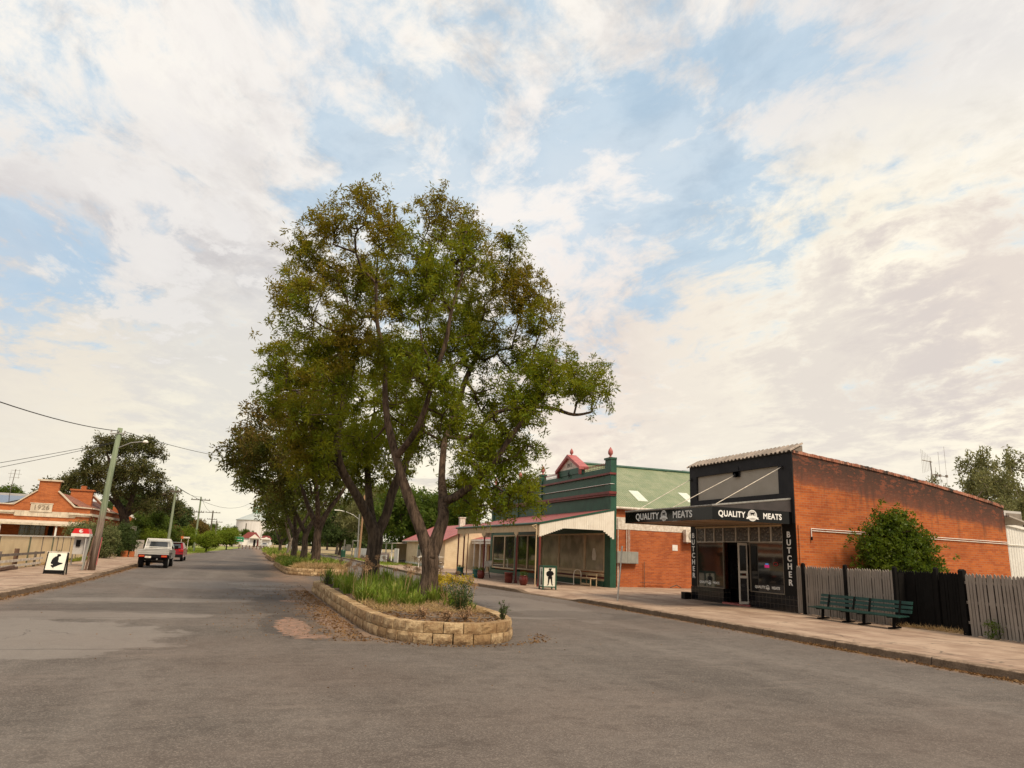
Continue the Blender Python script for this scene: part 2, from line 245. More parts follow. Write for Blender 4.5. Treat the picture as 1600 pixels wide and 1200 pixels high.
# ---------------------------------------------------------------- surfaces
def blob(g, x, y, cx, cy, rx, ry, nz, amp=.6):
    a = g.m('DIVIDE', g.m('SUBTRACT', x, cx), rx); b = g.m('DIVIDE', g.m('SUBTRACT', y, cy), ry)
    d = g.m('SQRT', g.m('ADD', g.m('MULTIPLY', a, a), g.m('MULTIPLY', b, b)))
    d = g.m('ADD', d, g.m('MULTIPLY', g.m('SUBTRACT', nz, .5), amp*2)); return g.ss(d, 1.08, .94)
def asphalt():
    m, g = newmat('asphalt'); p = geoP(g); x, y, z = g.sep(p)
    agg = g.n('ShaderNodeTexVoronoi', {'Vector': p, 'Scale': 70.0}); aggc = g.sep(agg.outputs['Color'])[0]
    fine = g.noise(p, 160, 2, .5); med = g.noise(p, 7, 6, .65); big = g.noise(p, .35, 5, .6)
    tr = g.noise(g.scl(p, (1.6, .10, 1)), .8, 5, .6)      # wear along the wheel lines
    base = g.mix(g.ss(big, .3, .7), (.078, .068, .060, 1), (.132, .117, .105, 1))
    base = g.mix(g.m('MULTIPLY', g.ss(tr, .4, .7), .45), base, (.142, .122, .107, 1))
    lane = g.ss(g.m('ABSOLUTE', g.m('SUBTRACT', g.m('ABSOLUTE', g.m('SUBTRACT', x, -2.2)), .8)), .55, .1); lane2 = g.ss(g.m('ABSOLUTE', g.m('SUBTRACT', g.m('ABSOLUTE', g.m('SUBTRACT', x, 9.0)), .8)), .55, .1); base = g.mix(g.m('MULTIPLY', g.m('MULTIPLY', g.m('MAXIMUM', lane, lane2), g.ss(tr, .35, .65)), .35), base, (.175, .158, .142, 1)); oil = g.noise(g.scl(p, (1.5, .6, 1)), 1.3, 5, .7); base = g.mix(g.m('MULTIPLY', g.ss(oil, .62, .72), .45), base, (.045, .039, .035, 1))
    base = g.mix(g.m('MULTIPLY', g.ss(med, .35, .7), .35), base, (.062, .052, .046, 1))
    base = g.mix(g.m('MULTIPLY', g.ss(aggc, .55, 1.0), .45), base, (.27, .235, .205, 1))
    base = g.mix(g.m('MULTIPLY', g.ss(fine, .52, .66), .6), base, (.040, .035, .032, 1))
    mott = g.noise(p, 2.6, 7, .7); base = g.mix(g.m('MULTIPLY', g.ss(mott, .48, .66), .38), base, (.050, .041, .036, 1)); str_ = g.noise(g.scl(p, (.5, 2.2, 1)), 1.1, 6, .7); base = g.mix(g.m('MULTIPLY', g.ss(str_, .52, .68), .35), base, (.18, .152, .132, 1))
    gr = g.noise(p, 38, 3, .6); base = g.mix(g.m('MULTIPLY', g.ss(gr, .5, .68), .30), base, (.055, .048, .043, 1))
    nz = g.noise(p, .9, 6, .65); nz2 = g.noise(p, 2.2, 6, .7)
    # worn bitumen patches of an older seal, pale
    for (cx, cy, rx, ry, a) in [(-4.2, 15.2, 3.2, 3.0, .5), (-3.4, 19.5, 2.6, 1.0, .4), (-2.2, 24.2, 3.0, .8, .35), (-1.6, 33, 2.0, 3.5, .3), (9.5, 24, 1.6, 5.0, .35), (1.2, 34, 1.6, 1.5, .5), (.9, 30.5, 1.0, .9, .45), (8.2, 19.6, 1.0, .35, .45)]:
        base = g.mix(g.m('MULTIPLY', blob(g, x, y, cx, cy, rx, ry, nz), a), base, (.22, .20, .182, 1))
    # darker patches, most of them left of the planters
    for (cx, cy, rx, ry, a) in [(2.0, 23.5, 1.7, 4.5, .6), (-1.0, 21.6, 4.4, 1.6, .35), (1.6, 17.5, 1.2, 2.8, .55), (9.6, 20.6, 2.2, 1.5, .35), (2.2, 48, 1.8, 9, .5), (1.4, 42, 1.0, 3, .5)]:
        base = g.mix(g.m('MULTIPLY', blob(g, x, y, cx, cy, rx, ry, nz), a), base, (.043, .038, .035, 1))
    # bare pinkish gravel where the seal has broken away
    for (cx, cy, rx, ry, a) in [(1.22, 17.2, .36, 1.9, .95), (1.62, 24.6, .38, .42, .9), (1.5, 15.4, .35, .35, .8), (2.2, 18.0, .32, 1.6, .6), (2.4, 30.3, .5, 1.3, .5), (1.8, 38.5, .7, 2.4, .4)]:
        base = g.mix(g.m('MULTIPLY', blob(g, x, y, cx, cy, rx, ry, nz2, .95), a), base, g.mix(g.ss(med, .4, .6), (.27, .165, .12, 1), (.15, .105, .08, 1)))
    # soil washed up against the planter and the kerbs
    s1 = g.ss(g.m('ADD', g.m('SUBTRACT', x, 2.55), g.m('MULTIPLY', g.m('SUBTRACT', nz2, .5), 2.2)), -1.35, .0)
    s1 = g.m('MULTIPLY', s1, g.m('MULTIPLY', g.ss(y, 14.0, 15.5), g.ss(x, 4.0, 3.0)))
    s2 = g.ss(g.m('ADD', x, g.m('MULTIPLY', g.m('SUBTRACT', nz2, .5), .9)), -5.35, -5.95)
    s3 = g.m('MULTIPLY', g.ss(g.m('ADD', x, g.m('MULTIPLY', g.m('SUBTRACT', nz2, .5), .9)), 12.1, 12.6), g.ss(y, 27, 24))
    dirt = g.m('MULTIPLY', g.m('MAXIMUM', g.m('MAXIMUM', s1, s2), s3), g.ss(nz2, .36, .55))
    base = g.mix(g.m('MULTIPLY', dirt, .8), base, g.mix(g.ss(fine, .4, .6), (.16, .10, .065, 1), (.26, .18, .12, 1)))
    # straight seal joints and cracks
    jn = g.m('ADD', y, g.m('MULTIPLY', nz, .5))
    for yy, x0, x1 in [(19.15, -6, 2.2), (14.0, -6, -.5), (33.2, -6, 3)]:
        ln = g.m('MULTIPLY', g.ss(g.m('ABSOLUTE', g.m('SUBTRACT', jn, yy)), .05, .02), g.m('MULTIPLY', g.ss(x, x1, x1-.6), g.ss(x, x0, x0+.4)))
        base = g.mix(g.m('MULTIPLY', ln, .45), base, (.035, .033, .032, 1))
    ck = g.n('ShaderNodeTexVoronoi', {'Vector': g.v('ADD', p, g.scl(g.n('ShaderNodeTexNoise', {'Vector': p, 'Scale': 1.5, 'Detail': 4.0}).outputs[1], (.9, .9, 0))), 'Scale': .33}, feature='DISTANCE_TO_EDGE').outputs[0]
    ckm = g.m('MULTIPLY', g.m('MULTIPLY', g.ss(ck, .005, .0015), g.ss(y, 12, 16)), g.ss(big, .50, .62))
    base = g.mix(g.m('MULTIPLY', ckm, .7), base, (.03, .028, .027, 1))
    tint = g.noise(p, .13, 3, .5); base = g.mix(g.m('MULTIPLY', g.ss(tint, .4, .65), .18), base, (.135, .090, .070, 1))
    base = g.v('MULTIPLY', base, (1.11, 1.075, 1.06))
    wsp = g.n('ShaderNodeTexVoronoi', {'Vector': p, 'Scale': 9.0}); wd = g.m('MULTIPLY', g.ss(wsp.outputs['Distance'], .045, .02), g.ss(g.sep(wsp.outputs['Color'])[1], .80, .84)); base = g.mix(wd, base, (.42, .38, .33, 1))
    dk = g.n('ShaderNodeTexVoronoi', {'Vector': p, 'Scale': 14.0}); dd_ = g.m('MULTIPLY', g.ss(dk.outputs['Distance'], .10, .05), g.ss(g.sep(dk.outputs['Color'])[0], .72, .78)); base = g.mix(g.m('MULTIPLY', dd_, .7), base, (.028, .022, .019, 1))
    h = g.m('ADD', g.m('MULTIPLY', agg.outputs['Distance'], .5), g.m('ADD', g.m('MULTIPLY', fine, .4), g.m('MULTIPLY', med, .4)))
    return finish(m, g, base, .82, 0, h, .5, .012, .16)
def concrete():
    m, g = newmat('footpath_concrete'); p = geoP(g); x, y, z = g.sep(p)
    n = g.noise(p, .8, 6, .65); f = g.noise(p, 22, 5, .7); sp = g.noise(p, 120, 2, .5)
    col = g.mix(g.ss(n, .32, .66), (.25, .165, .115, 1), (.40, .290, .212, 1))
    col = g.mix(g.m('MULTIPLY', g.ss(f, .5, .75), .5), col, (.27, .19, .135, 1))
    col = g.mix(g.m('MULTIPLY', g.ss(sp, .58, .7), .35), col, (.18, .14, .11, 1))
    st = g.noise(g.scl(p, (.7, .25, 1)), 1.7, 6, .7); col = g.mix(g.m('MULTIPLY', g.ss(st, .50, .64), .65), col, (.19, .115, .078, 1))
    vj = g.v('ADD', g.comb(x, y, 0.0), g.scl(g.n('ShaderNodeTexNoise', {'Vector': p, 'Scale': 3.0}).outputs[1], (.03, .03, 0)))
    j = g.n('ShaderNodeTexBrick', {'Vector': vj, 'Scale': 1.0, 'Mortar Size': .016, 'Mortar Smooth': .2, 'Brick Width': 1.95, 'Row Height': 2.6}, offset=0.0).outputs[1]
    col = g.mix(g.m('MULTIPLY', g.m('MULTIPLY', j, .95), g.ss(g.noise(p, .6, 3, .6), .3, .5)), col, (.10, .075, .055, 1))
    ck = g.n('ShaderNodeTexVoronoi', {'Vector': g.v('ADD', p, g.scl(g.n('ShaderNodeTexNoise', {'Vector': p, 'Scale': 1.2, 'Detail': 5.0}).outputs[1], (1.2, 1.2, 0))), 'Scale': .45}, feature='DISTANCE_TO_EDGE').outputs[0]
    col = g.mix(g.m('MULTIPLY', g.m('MULTIPLY', g.ss(ck, .012, .003), g.ss(n, .45, .55)), .8), col, (.09, .07, .05, 1))
    return finish(m, g, col, .88, 0, g.m('SUBTRACT', g.m('MULTIPLY', f, .5), g.m('MULTIPLY', j, .8)), .35, .02, .3)
def kerbmat():
    m, g = newmat('kerb_concrete'); p = geoP(g); x, y, z = g.sep(p)
    n = g.noise(p, 3, 6, .7); f = g.noise(p, 30, 5, .7)
    col = g.mix(g.ss(n, .35, .65), (.15, .10, .066, 1), (.36, .26, .185, 1))
    col = g.mix(g.m('MULTIPLY', g.ss(f, .48, .7), .6), col, (.11, .075, .05, 1))
    col = g.mix(g.m('MULTIPLY', g.ss(g.m('ADD', z, g.m('MULTIPLY', n, .04)), .158, .140), .8), col, g.mix(g.ss(f, .4, .6), (.085, .055, .034, 1), (.15, .10, .066, 1)))   # gutter dirt on the upright face
    j = g.ss(g.m('ABSOLUTE', g.m('SUBTRACT', g.m('FRACT', g.m('DIVIDE', y, 2.4)), .5)), .008, .004)
    col = g.mix(g.m('MULTIPLY', j, .9), col, (.05, .035, .025, 1))
    return finish(m, g, col, .9, 0, g.m('ADD', n, g.m('MULTIPLY', f, .6)), .8, .04, .25)
def soil(name, c1, c2, c3):
    m, g = newmat(name); p = geoP(g); n = g.noise(p, 1.6, 6, .65); f = g.noise(p, 35, 4, .75); q = g.noise(p, 9, 5, .7)
    col = g.mix(g.ss(n, .35, .65), (*c1, 1), (*c2, 1)); col = g.mix(g.m('MULTIPLY', g.ss(f, .5, .65), .7), col, (*c3, 1))
    return finish(m, g, col, .95, 0, g.m('ADD', f, q), .8, .05, .2)
M_ASPH = asphalt(); M_CONC = concrete(); M_KERB = kerbmat()
M_SOIL = soil('garden_soil', (.11, .075, .052), (.22, .155, .11), (.33, .25, .19))
M_DRY = soil('dry_ground', (.26, .19, .11), (.36, .27, .15), (.18, .20, .07))
M_LAWN = soil('lawn_ground', (.17, .22, .045), (.26, .27, .07), (.32, .30, .12))
M_WGRN = plain('green_trim_paint', (.022, .085, .052), (.015, .058, .036), 2, .45, streak=.3)
M_MAROON = plain('maroon_paint', (.18, .035, .03), (.12, .022, .02), 3, .45)
M_MAROONL = plain('faded_maroon_paint', (.42, .12, .11), (.30, .08, .075), 3, .5)
M_CREAM = plain('cream_paint', (.58, .43, .27), (.47, .34, .20), 2.5, .6, streak=.35)
M_CREAMW = plain('pale_cream_paint', (.76, .71, .62), (.68, .62, .53), 2.5, .6, streak=.3)
M_WHITE = plain('white_paint', (.78, .76, .72), (.66, .63, .58), 3, .5, streak=.25)
M_WHITED = plain('weathered_white_paint', (.74, .68, .60), (.48, .40, .32), 6, .8, bump=.2, streak=.6)
M_CHAR = plain('charcoal_render', (.030, .028, .030), (.021, .020, .022), 2, .7, bump=.15, fine=60, streak=.25, spec=.15)
M_TAUPE = plain('taupe_render', (.35, .305, .26), (.31, .27, .225), 1.2, .75, bump=.1)
M_BLACKG = plain('gloss_black_sheet', (.004, .004, .005), (.003, .003, .003), 2, .07, spec=.22)
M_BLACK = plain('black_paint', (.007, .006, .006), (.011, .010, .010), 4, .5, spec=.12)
M_BLKTILE = None
M_STEEL = plain('galvanised_steel', (.42, .41, .39), (.28, .27, .26), 7, .45, .7, streak=.3)
M_GREYM = plain('grey_metal_box', (.30, .30, .27), (.24, .24, .215), 4, .55, .1, streak=.4)
M_SOFFIT = plain('awning_soffit', (.36, .26, .17), (.28, .19, .12), 1.6, .7)
M_RED = plain('red_plastic', (.62, .02, .02), (.5, .018, .018), 3, .35)
M_WOODG = plain('grey_timber', (.22, .185, .155), (.11, .09, .075), 3, .85, bump=.5, stretch=(1, 1, .15))
M_WOODR = plain('red_brown_timber', (.17, .10, .07), (.09, .055, .04), 4, .85, bump=.4)
M_PICKET = plain('taupe_picket_paint', (.265, .226, .194), (.21, .177, .151), 2.0, .75, bump=.25, fine=50, streak=.4)
M_PICKETB = plain('black_picket_paint', (.010, .0085, .008), (.006, .0055, .005), 5, .8, streak=.2, spec=.1)
M_BENCH = plain('bench_green_paint', (.014, .058, .046), (.008, .032, .027), 5, .4, streak=.2)
M_TYRE = plain('tyre_rubber', (.018, .018, .018), (.028, .026, .025), 9, .85)
M_TERR = plain('glazed_maroon_pot', (.14, .028, .02), (.08, .014, .012), 3, .18)
M_TEAL = plain('glazed_teal_pot', (.03, .14, .12), (.02, .09, .08), 3, .2)
M_WIRE = plain('cable', (.02, .02, .02), (.03, .03, .03), 3, .6)
def glassmat(name, c=(.012, .012, .013), rough=.04):
    m, g = newmat(name); p = geoP(g); n = g.noise(p, 1.1, 3, .5)
    return finish(m, g, g.mix(g.ss(n, .35, .65), (*c, 1), tuple(a*1.9 for a in c)+(1,)), rough, 0, n, .05, .01, .75)
M_GLASS = glassmat('shop_glass'); M_GLASSB = glassmat('curtained_glass', (.20, .165, .125), .12); M_GLASSD = glassmat('dark_car_glass', (.02, .022, .024), .06)
def tilemat():
    m, g = newmat('black_glazed_tiles'); p = geoP(g); x, y, z = g.sep(p); v = g.comb(g.m('ADD', x, y), z, 0.0)
    b = g.n('ShaderNodeTexBrick', {'Vector': v, 'Color1': (.004, .004, .006, 1), 'Color2': (.010, .010, .013, 1), 'Mortar': (.07, .06, .05, 1), 'Scale': 1.0, 'Mortar Size': .006, 'Brick Width': .2, 'Row Height': .19}, offset=0.0)
    return finish(m, g, b.outputs[0], .15, 0, b.outputs[1], -.3, .01)
M_BLKTILE = tilemat()
def corru(name, c1, c2, axis, pitch=.09, spots=None, rough=.5):
    m, g = newmat(name); p = geoP(g); x, y, z = g.sep(p); a = {'x': x, 'y': y}[axis]
    w = g.m('SINE', g.m('MULTIPLY', a, 2*math.pi/pitch)); n = g.noise(p, 1.2, 5, .65); q = g.noise(p, 14, 4, .6)
    col = g.mix(g.ss(n, .35, .65), (*c1, 1), (*c2, 1)); col = g.mix(g.m('MULTIPLY', g.ss(q, .5, .7), .3), col, tuple(t*.6 for t in c2)+(1,))
    b = {'x': y, 'y': x}[axis]
    lap = g.ss(g.m('ABSOLUTE', g.m('SUBTRACT', g.m('FRACT', g.m('DIVIDE', b, 1.9)), .5)), .01, .004)
    col = g.mix(g.m('MULTIPLY', lap, .4), col, tuple(t*.4 for t in c2)+(1,))
    return finish(m, g, col, rough, .05, w, 1.0, .02, .4)
M_GREENR = corru('green_corrugated_roof', (.20, .24, .13), (.27, .29, .17), 'x', .14)
M_REDR = corru('red_corrugated_roof', (.34, .085, .075), (.25, .06, .052), 'y', .12)
M_REDRX = corru('faded_red_roof', (.42, .12, .11), (.33, .09, .08), 'y', .15)
M_GREYR = corru('grey_corrugated_roof', (.38, .34, .30), (.30, .26, .23), 'y', .12)
M_WSHED = corru('white_corrugated_sheet', (.78, .76, .73), (.70, .68, .65), 'x', .15)
def tileroof():
    m, g = newmat('terracotta_roof_tiles'); p = geoP(g); x, y, z = g.sep(p)
    b = g.n('ShaderNodeTexBrick', {'Vector': g.comb(y, x, 0.0), 'Color1': (.33, .13, .08, 1), 'Color2': (.24, .09, .06, 1), 'Mortar': (.07, .04, .03, 1), 'Scale': 1.0, 'Mortar Size': .02, 'Brick Width': .3, 'Row Height': .36}, offset=0.0)
    return finish(m, g, b.outputs[0], .8, 0, b.outputs[1], -.6, .04)
M_TILER = tileroof()
def mould(g, col, x, y, z, v):   # weathered, soot-black courses under the coping of the south wall
    top = g.m('SUBTRACT', 5.62, g.m('MULTIPLY', g.m('MAXIMUM', g.m('SUBTRACT', x, 17.9), 0.0), .128))
    d = g.m('SUBTRACT', top, z)
    nb = g.noise(g.comb(g.m('MULTIPLY', x, 1.1), g.m('MULTIPLY', z, .8), 0.0), 1.5, 6, .7)
    dd = g.m('ADD', d, g.m('MULTIPLY', g.m('SUBTRACT', nb, .5), .9))
    old = g.ss(dd, 1.05, .80); blk = g.noise(g.comb(g.m('MULTIPLY', x, 3.0), g.m('MULTIPLY', z, 7.5), 0.0), 1.25, 6, .75)
    col = g.mix(g.m('MULTIPLY', old, .86), col, g.mix(g.ss(blk, .45, .6), (.13, .045, .030, 1), (.22, .085, .055, 1)))
    fall = g.ss(dd, 1.35, .1); bm = g.m('MULTIPLY', g.ss(g.m('ADD', g.m('MULTIPLY', blk, .6), g.m('MULTIPLY', nb, .4)), .445, .485), fall)
    col = g.mix(g.m('MULTIPLY', bm, .88), col, (.035, .024, .02, 1))
    drip = g.noise(g.comb(g.m('MULTIPLY', x, 2.2), g.m('MULTIPLY', z, .35), 0.0), 1.6, 5, .6)
    col = g.mix(g.m('MULTIPLY', g.m('MULTIPLY', g.ss(drip, .5, .64), g.ss(d, 2.3, .5)), .6), col, (.07, .035, .025, 1))
    return col
M_BRICK = brick_mat('orange_brick', (.45, .118, .026), (.32, .068, .017), (.32, .17, .09), mould)
M_BRICKP = brick_mat('orange_brick_plain', (.44, .118, .030), (.31, .07, .02), (.30, .15, .09))
M_BRICKM = brick_mat('weathered_brick_blocks', (.45, .125, .032), (.32, .078, .02), (.34, .18, .10))
# ---------------------------------------------------------------- ground
def strip(name, mat, rows, kind='structure'):   # rows of points, same count each
    V = [p for r in rows for p in r]; k = len(rows[0])
    F = [(i*k+j, i*k+j+1, (i+1)*k+j+1, (i+1)*k+j) for i in range(len(rows)-1) for j in range(k-1)]
    o = mesh_obj(name, V, F, mat); return tag(o, kind=kind)
mesh_g = MB(); mesh_g.add([(-1500, -300, -.03), (1500, -300, -.03), (1500, 2500, -.03), (-1500, 2500, -.03)], [(0, 1, 2, 3)])
tag(mesh_g.build('ground', M_DRY), kind='structure')
KR = [(-30, 12.6), (9, 12.6), (24.4, 12.5), (27, 12.35), (30, 12.15), (33, 11.85), (37, 11.45), (41, 11.2), (50, 11.2), (60, 11.5), (75, 12.0), (100, 12.7), (150, 13.6), (230, 13.9)]
KL = [(-30, -6.2), (24, -6.15), (30, -5.92), (40, -5.97), (50, -6.2), (70, -6.35), (90, -6.2), (105, -5.7), (125, -4.6), (150, -2.9), (180, -1.3), (230, 0.0)]
ip = lambda T, y: float(np.interp(y, [a for a, b in T], [b for a, b in T]))
ys = list(np.arange(-30, 60, 1.0))+list(np.arange(60, 231, 5.0))
strip('road', M_ASPH, [[(ip(KL, y)-.3, y, 0), (3, y, .0), (ip(KR, y)+.3, y, 0)] for y in ys])
mesh_g = MB(); mesh_g.add([(-90, 228, -.004), (110, 228, -.004), (110, 246, -.004), (-90, 246, -.004)], [(0, 1, 2, 3)]); tag(mesh_g.build('cross_road', M_ASPH), kind='structure')
def kh(T, y, right):   # kerb height: layback crossings
    h = .15
    if right:
        h = .15-.12*float(np.interp(y, [25.8, 26.9, 31.0, 32.0], [0, 1, 1, 0]))
    else: h = .15-.11*float(np.interp(y, [33.4, 34.0, 37.4, 38.2], [0, 1, 1, 0]))
    return h
yk = list(np.arange(-6, 60, .3))+list(np.arange(60, 120, 1.5))
rows = []
for y in yk:
    x = ip(KR, y); h = kh(KR, y, True); j = R.uniform(-.014, .014); w = R.uniform(-.012, .012)
    rows.append([(x-.015+j, y, -.01), (x+.0+j, y, h*.5), (x+.012+j*1.4, y, h-.012+w*.4), (x+.035+j, y, h+.002+w*.2), (x+.26, y, h+.006), (x+.26, y, h-.1)])
strip('kerb', M_KERB, rows)
rows = []
for y in [a for a in yk if a < 88]:
    x = ip(KL, y); h = kh(KL, y, False); j = R.uniform(-.03, .03); w = R.uniform(-.02, .012)
    rows.append([(x-.30, y, h-.1), (x-.30, y, h+.006), (x-.05+j, y, h+w*.5), (x-.02+j*1.4, y, h-.018+w), (x-.0+j, y, h*.5), (x+.02+j, y, -.01)])
strip('kerb', M_KERB, rows)
ysf = list(np.arange(-6, 66, .5))
def fz(y, t): h = kh(KR, y, True); return h+(.15-h)*min(1, t/1.2)
strip('footpath', M_CONC, [[(ip(KR, y)+.262, y, fz(y, 0)), (ip(KR, y)+.8, y, fz(y, .6)), (ip(KR, y)+1.6, y, .152), (17.0, y, .155), (18.6, y, .16)] for y in ysf])
strip('driveway', M_CONC, [[(18.6, y, .16), (30, y, .17)] for y in (26.7, 31, 35.95)])
strip('footpath', M_CONC, [[(-9.9, y, .15), (-7.2, y, .15), (ip(KL, y)-.302, y, kh(KL, y, False))] for y in list(np.arange(-6, 90, .5))])
strip('verge', M_LAWN, [[(-16, y, .03), (-9, y, .05), (ip(KL, y)-.2, y, .03)] for y in [90, 105, 115, 125, 150, 180, 226]])
strip('front_yard', M_DRY, [[(-40, y, .10), (-9.9, y, .12)] for y in (30, 60, 90)])
strip('verge', M_LAWN, [[(ip(KR, y)+.25, y, .10), (13.5, y, .11), (16.4, y, .10), (60, y, .05)] for y in (66, 75, 90, 105, 115, 130)])
strip('path', M_CONC, [[(12.6, y, .125), (18.9, y, .125)] for y in (65.8, 68.5)])
strip('path', M_CONC, [[(13.9, y, .13), (15.1, y, .13)] for y in (68.5, 90, 120)])
# ---------------------------------------------------------------- foliage
def leafmat(name, greens, autumn=None, amt=.5, sc=.28, thr=(.48, .62), trans=(.10, .16, .02), topz=None, rough=.55):
    m, g = newmat(name); p = objco(g); n = g.noise(p, sc, 3, .6); q = g.noise(p, 1.6, 4, .65)
    isl = g.n('ShaderNodeNewGeometry').outputs['Random Per Island']
    col = g.mix(isl, (*greens[0], 1), (*greens[1], 1)); col = g.mix(g.m('MULTIPLY', g.ss(q, .42, .68), .6), col, (*greens[2], 1))
    if autumn:
        a = g.m('ADD', g.m('MULTIPLY', n, .75), g.m('MULTIPLY', q, .25))
        if topz:
            z = g.sep(p)[2]; a = g.m('ADD', a, g.m('MULTIPLY', g.m('SUBTRACT', g.ss(z, topz[0], topz[1]), .5), .16))
            a = g.m('ADD', a, g.m('MULTIPLY', g.ss(g.sep(p)[0], -.5, -4.0), .10))
        f = g.ss(a, *thr); ic = g.mix(g.ss(isl, .3, .8), (*autumn[0], 1), (*autumn[1], 1)); col = g.mix(g.m('MULTIPLY', f, amt), col, ic)
    return finish(m, g, col, rough, 0, spec=.10, trans=(*trans, 1))
M_ASH = leafmat('ash_leaves', [(.056, .094, .006), (.108, .148, .009), (.215, .215, .012)], [(.14, .060, .010), (.21, .110, .018)], .68, thr=(.50, .63), trans=(.34, .32, .012), topz=(5.0, 11.5))
M_ASH2 = leafmat('ash_leaves_dark', [(.036, .055, .008), (.062, .080, .012), (.11, .095, .012)], [(.12, .055, .015), (.14, .080, .02)], .65, thr=(.46, .62), trans=(.16, .16, .025), topz=(5, 11))
M_GUM = leafmat('gum_leaves', [(.062, .074, .020), (.098, .100, .034), (.135, .105, .04)], [(.13, .085, .035), (.10, .075, .03)], .4, trans=(.09, .10, .02))
M_GUML = leafmat('pale_gum_leaves', [(.15, .16, .065), (.20, .20, .085), (.24, .21, .09)], None, trans=(.20, .19, .06))
M_LIME = leafmat('lime_green_leaves', [(.10, .16, .014), (.15, .20, .020), (.20, .21, .028)], None, trans=(.28, .32, .03))
M_MIDG = leafmat('mid_green_leaves', [(.045, .082, .014), (.085, .125, .020), (.14, .155, .026)], None, trans=(.16, .22, .03))
M_DARKG = leafmat('dark_green_leaves', [(.045, .075, .022), (.075, .105, .032), (.10, .12, .04)], None, trans=(.06, .09, .02))
M_BUSH = leafmat('glossy_bush_leaves', [(.034, .062, .008), (.060, .096, .012), (.14, .17, .018)], None, trans=(.18, .24, .02), rough=.35)
M_OLIVE = leafmat('olive_hedge_leaves', [(.13, .16, .055), (.19, .21, .085), (.26, .24, .11)], None, trans=(.05, .07, .02))
M_RUST = leafmat('rusty_tree_leaves', [(.17, .10, .03), (.12, .10, .03), (.10, .11, .03)], None, trans=(.18, .10, .02))
M_STRAP = leafmat('strap_leaves', [(.10, .165, .018), (.20, .27, .035), (.36, .36, .075)], [(.42, .33, .13), (.34, .25, .09)], .85, sc=2.6, thr=(.45, .62), trans=(.2, .3, .03), rough=.4)
M_YEL = leafmat('yellow_shrub_leaves', [(.50, .34, .03), (.55, .42, .05), (.30, .30, .04)], None, trans=(.5, .4, .02))
M_STRAW = leafmat('dry_straw', [(.42, .27, .12), (.52, .38, .20), (.30, .18, .085)], None, trans=(.25, .18, .07))
M_SEED = leafmat('dry_seed_heads', [(.40, .24, .13), (.50, .33, .20), (.30, .17, .10)], None, trans=(.2, .12, .05))
M_LITTER = leafmat('fallen_leaves', [(.16, .08, .035), (.25, .14, .06), (.33, .21, .10)], None, trans=(.1, .05, .02))
def bark(name, c1, c2):
    m, g = newmat(name); p = objco(g); n = g.noise(g.scl(p, (7, 7, 1.3)), 1.6, 6, .7); f = g.noise(g.scl(p, (30, 30, 6)), 1.2, 4, .7); b = g.noise(p, 1.1, 4, .6)
    col = g.mix(g.ss(n, .38, .62), (*c1, 1), (*c2, 1)); col = g.mix(g.m('MULTIPLY', g.ss(b, .5, .7), .45), col, tuple(x*1.35 for x in c2)+(1,))
    return finish(m, g, col, .92, 0, g.m('ADD', n, g.m('MULTIPLY', f, .5)), 1.0, .05, .2)
M_BARK = bark('ash_bark', (.036, .024, .017), (.125, .085, .060)); M_BARKD = bark('dark_bark', (.035, .025, .019), (.10, .072, .052)); M_BARKP = bark('pale_bark', (.16, .125, .095), (.33, .27, .21))
def unit(a): return a/np.maximum(np.linalg.norm(a, axis=-1, keepdims=True), 1e-9)
def leaf_quads(base, dirn, length, width, r):   # rhombus leaves, folded a little and drooping
    n = len(base); side = unit(np.cross(dirn, unit(r.normal(size=(n, 3))))); up = np.cross(side, dirn)
    L = length[:, None]; Wd = width[:, None]
    a = base; b = base+dirn*L*.45+side*Wd*.5; c = base+dirn*L+np.array([0, 0, -1])*L*.12; d = base+dirn*L*.45-side*Wd*.5+up*Wd*.15
    V = np.stack([a, b, c, d], 1).reshape(-1, 3); F = np.arange(4*n).reshape(n, 4); return V, F
def tufts(centres, per, L, Wd, r, spread=.10, up=.25, out=None):
    n = len(centres); base = np.repeat(centres, per, 0); d = r.normal(size=(n*per, 3))
    ax = unit(r.normal(size=(n, 3))+np.array([0, 0, .6])); d = unit(d+np.repeat(ax, per, 0)*.9+np.array([0, 0, up-.15]))
    base = base+d*spread*r.random((n*per, 1))+r.normal(size=(n*per, 3))*spread*.5
    return leaf_quads(base, d, L*r.uniform(.55, 1.2, n*per), Wd*r.uniform(.7, 1.3, n*per), r)
def lobe_points(lobes, dens, r, flat_=1.0):
    P = []
    for x, y, z, q in lobes:
        k = max(3, int(dens*q*q)); d = unit(r.normal(size=(k, 3))); rad_ = q*(r.random(k)**.45)*(1+.22*r.normal(size=k)*.6)
        P.append(np.array([x, y, z])+d*rad_[:, None]*np.array([1, 1, flat_]))
    return np.concatenate(P)
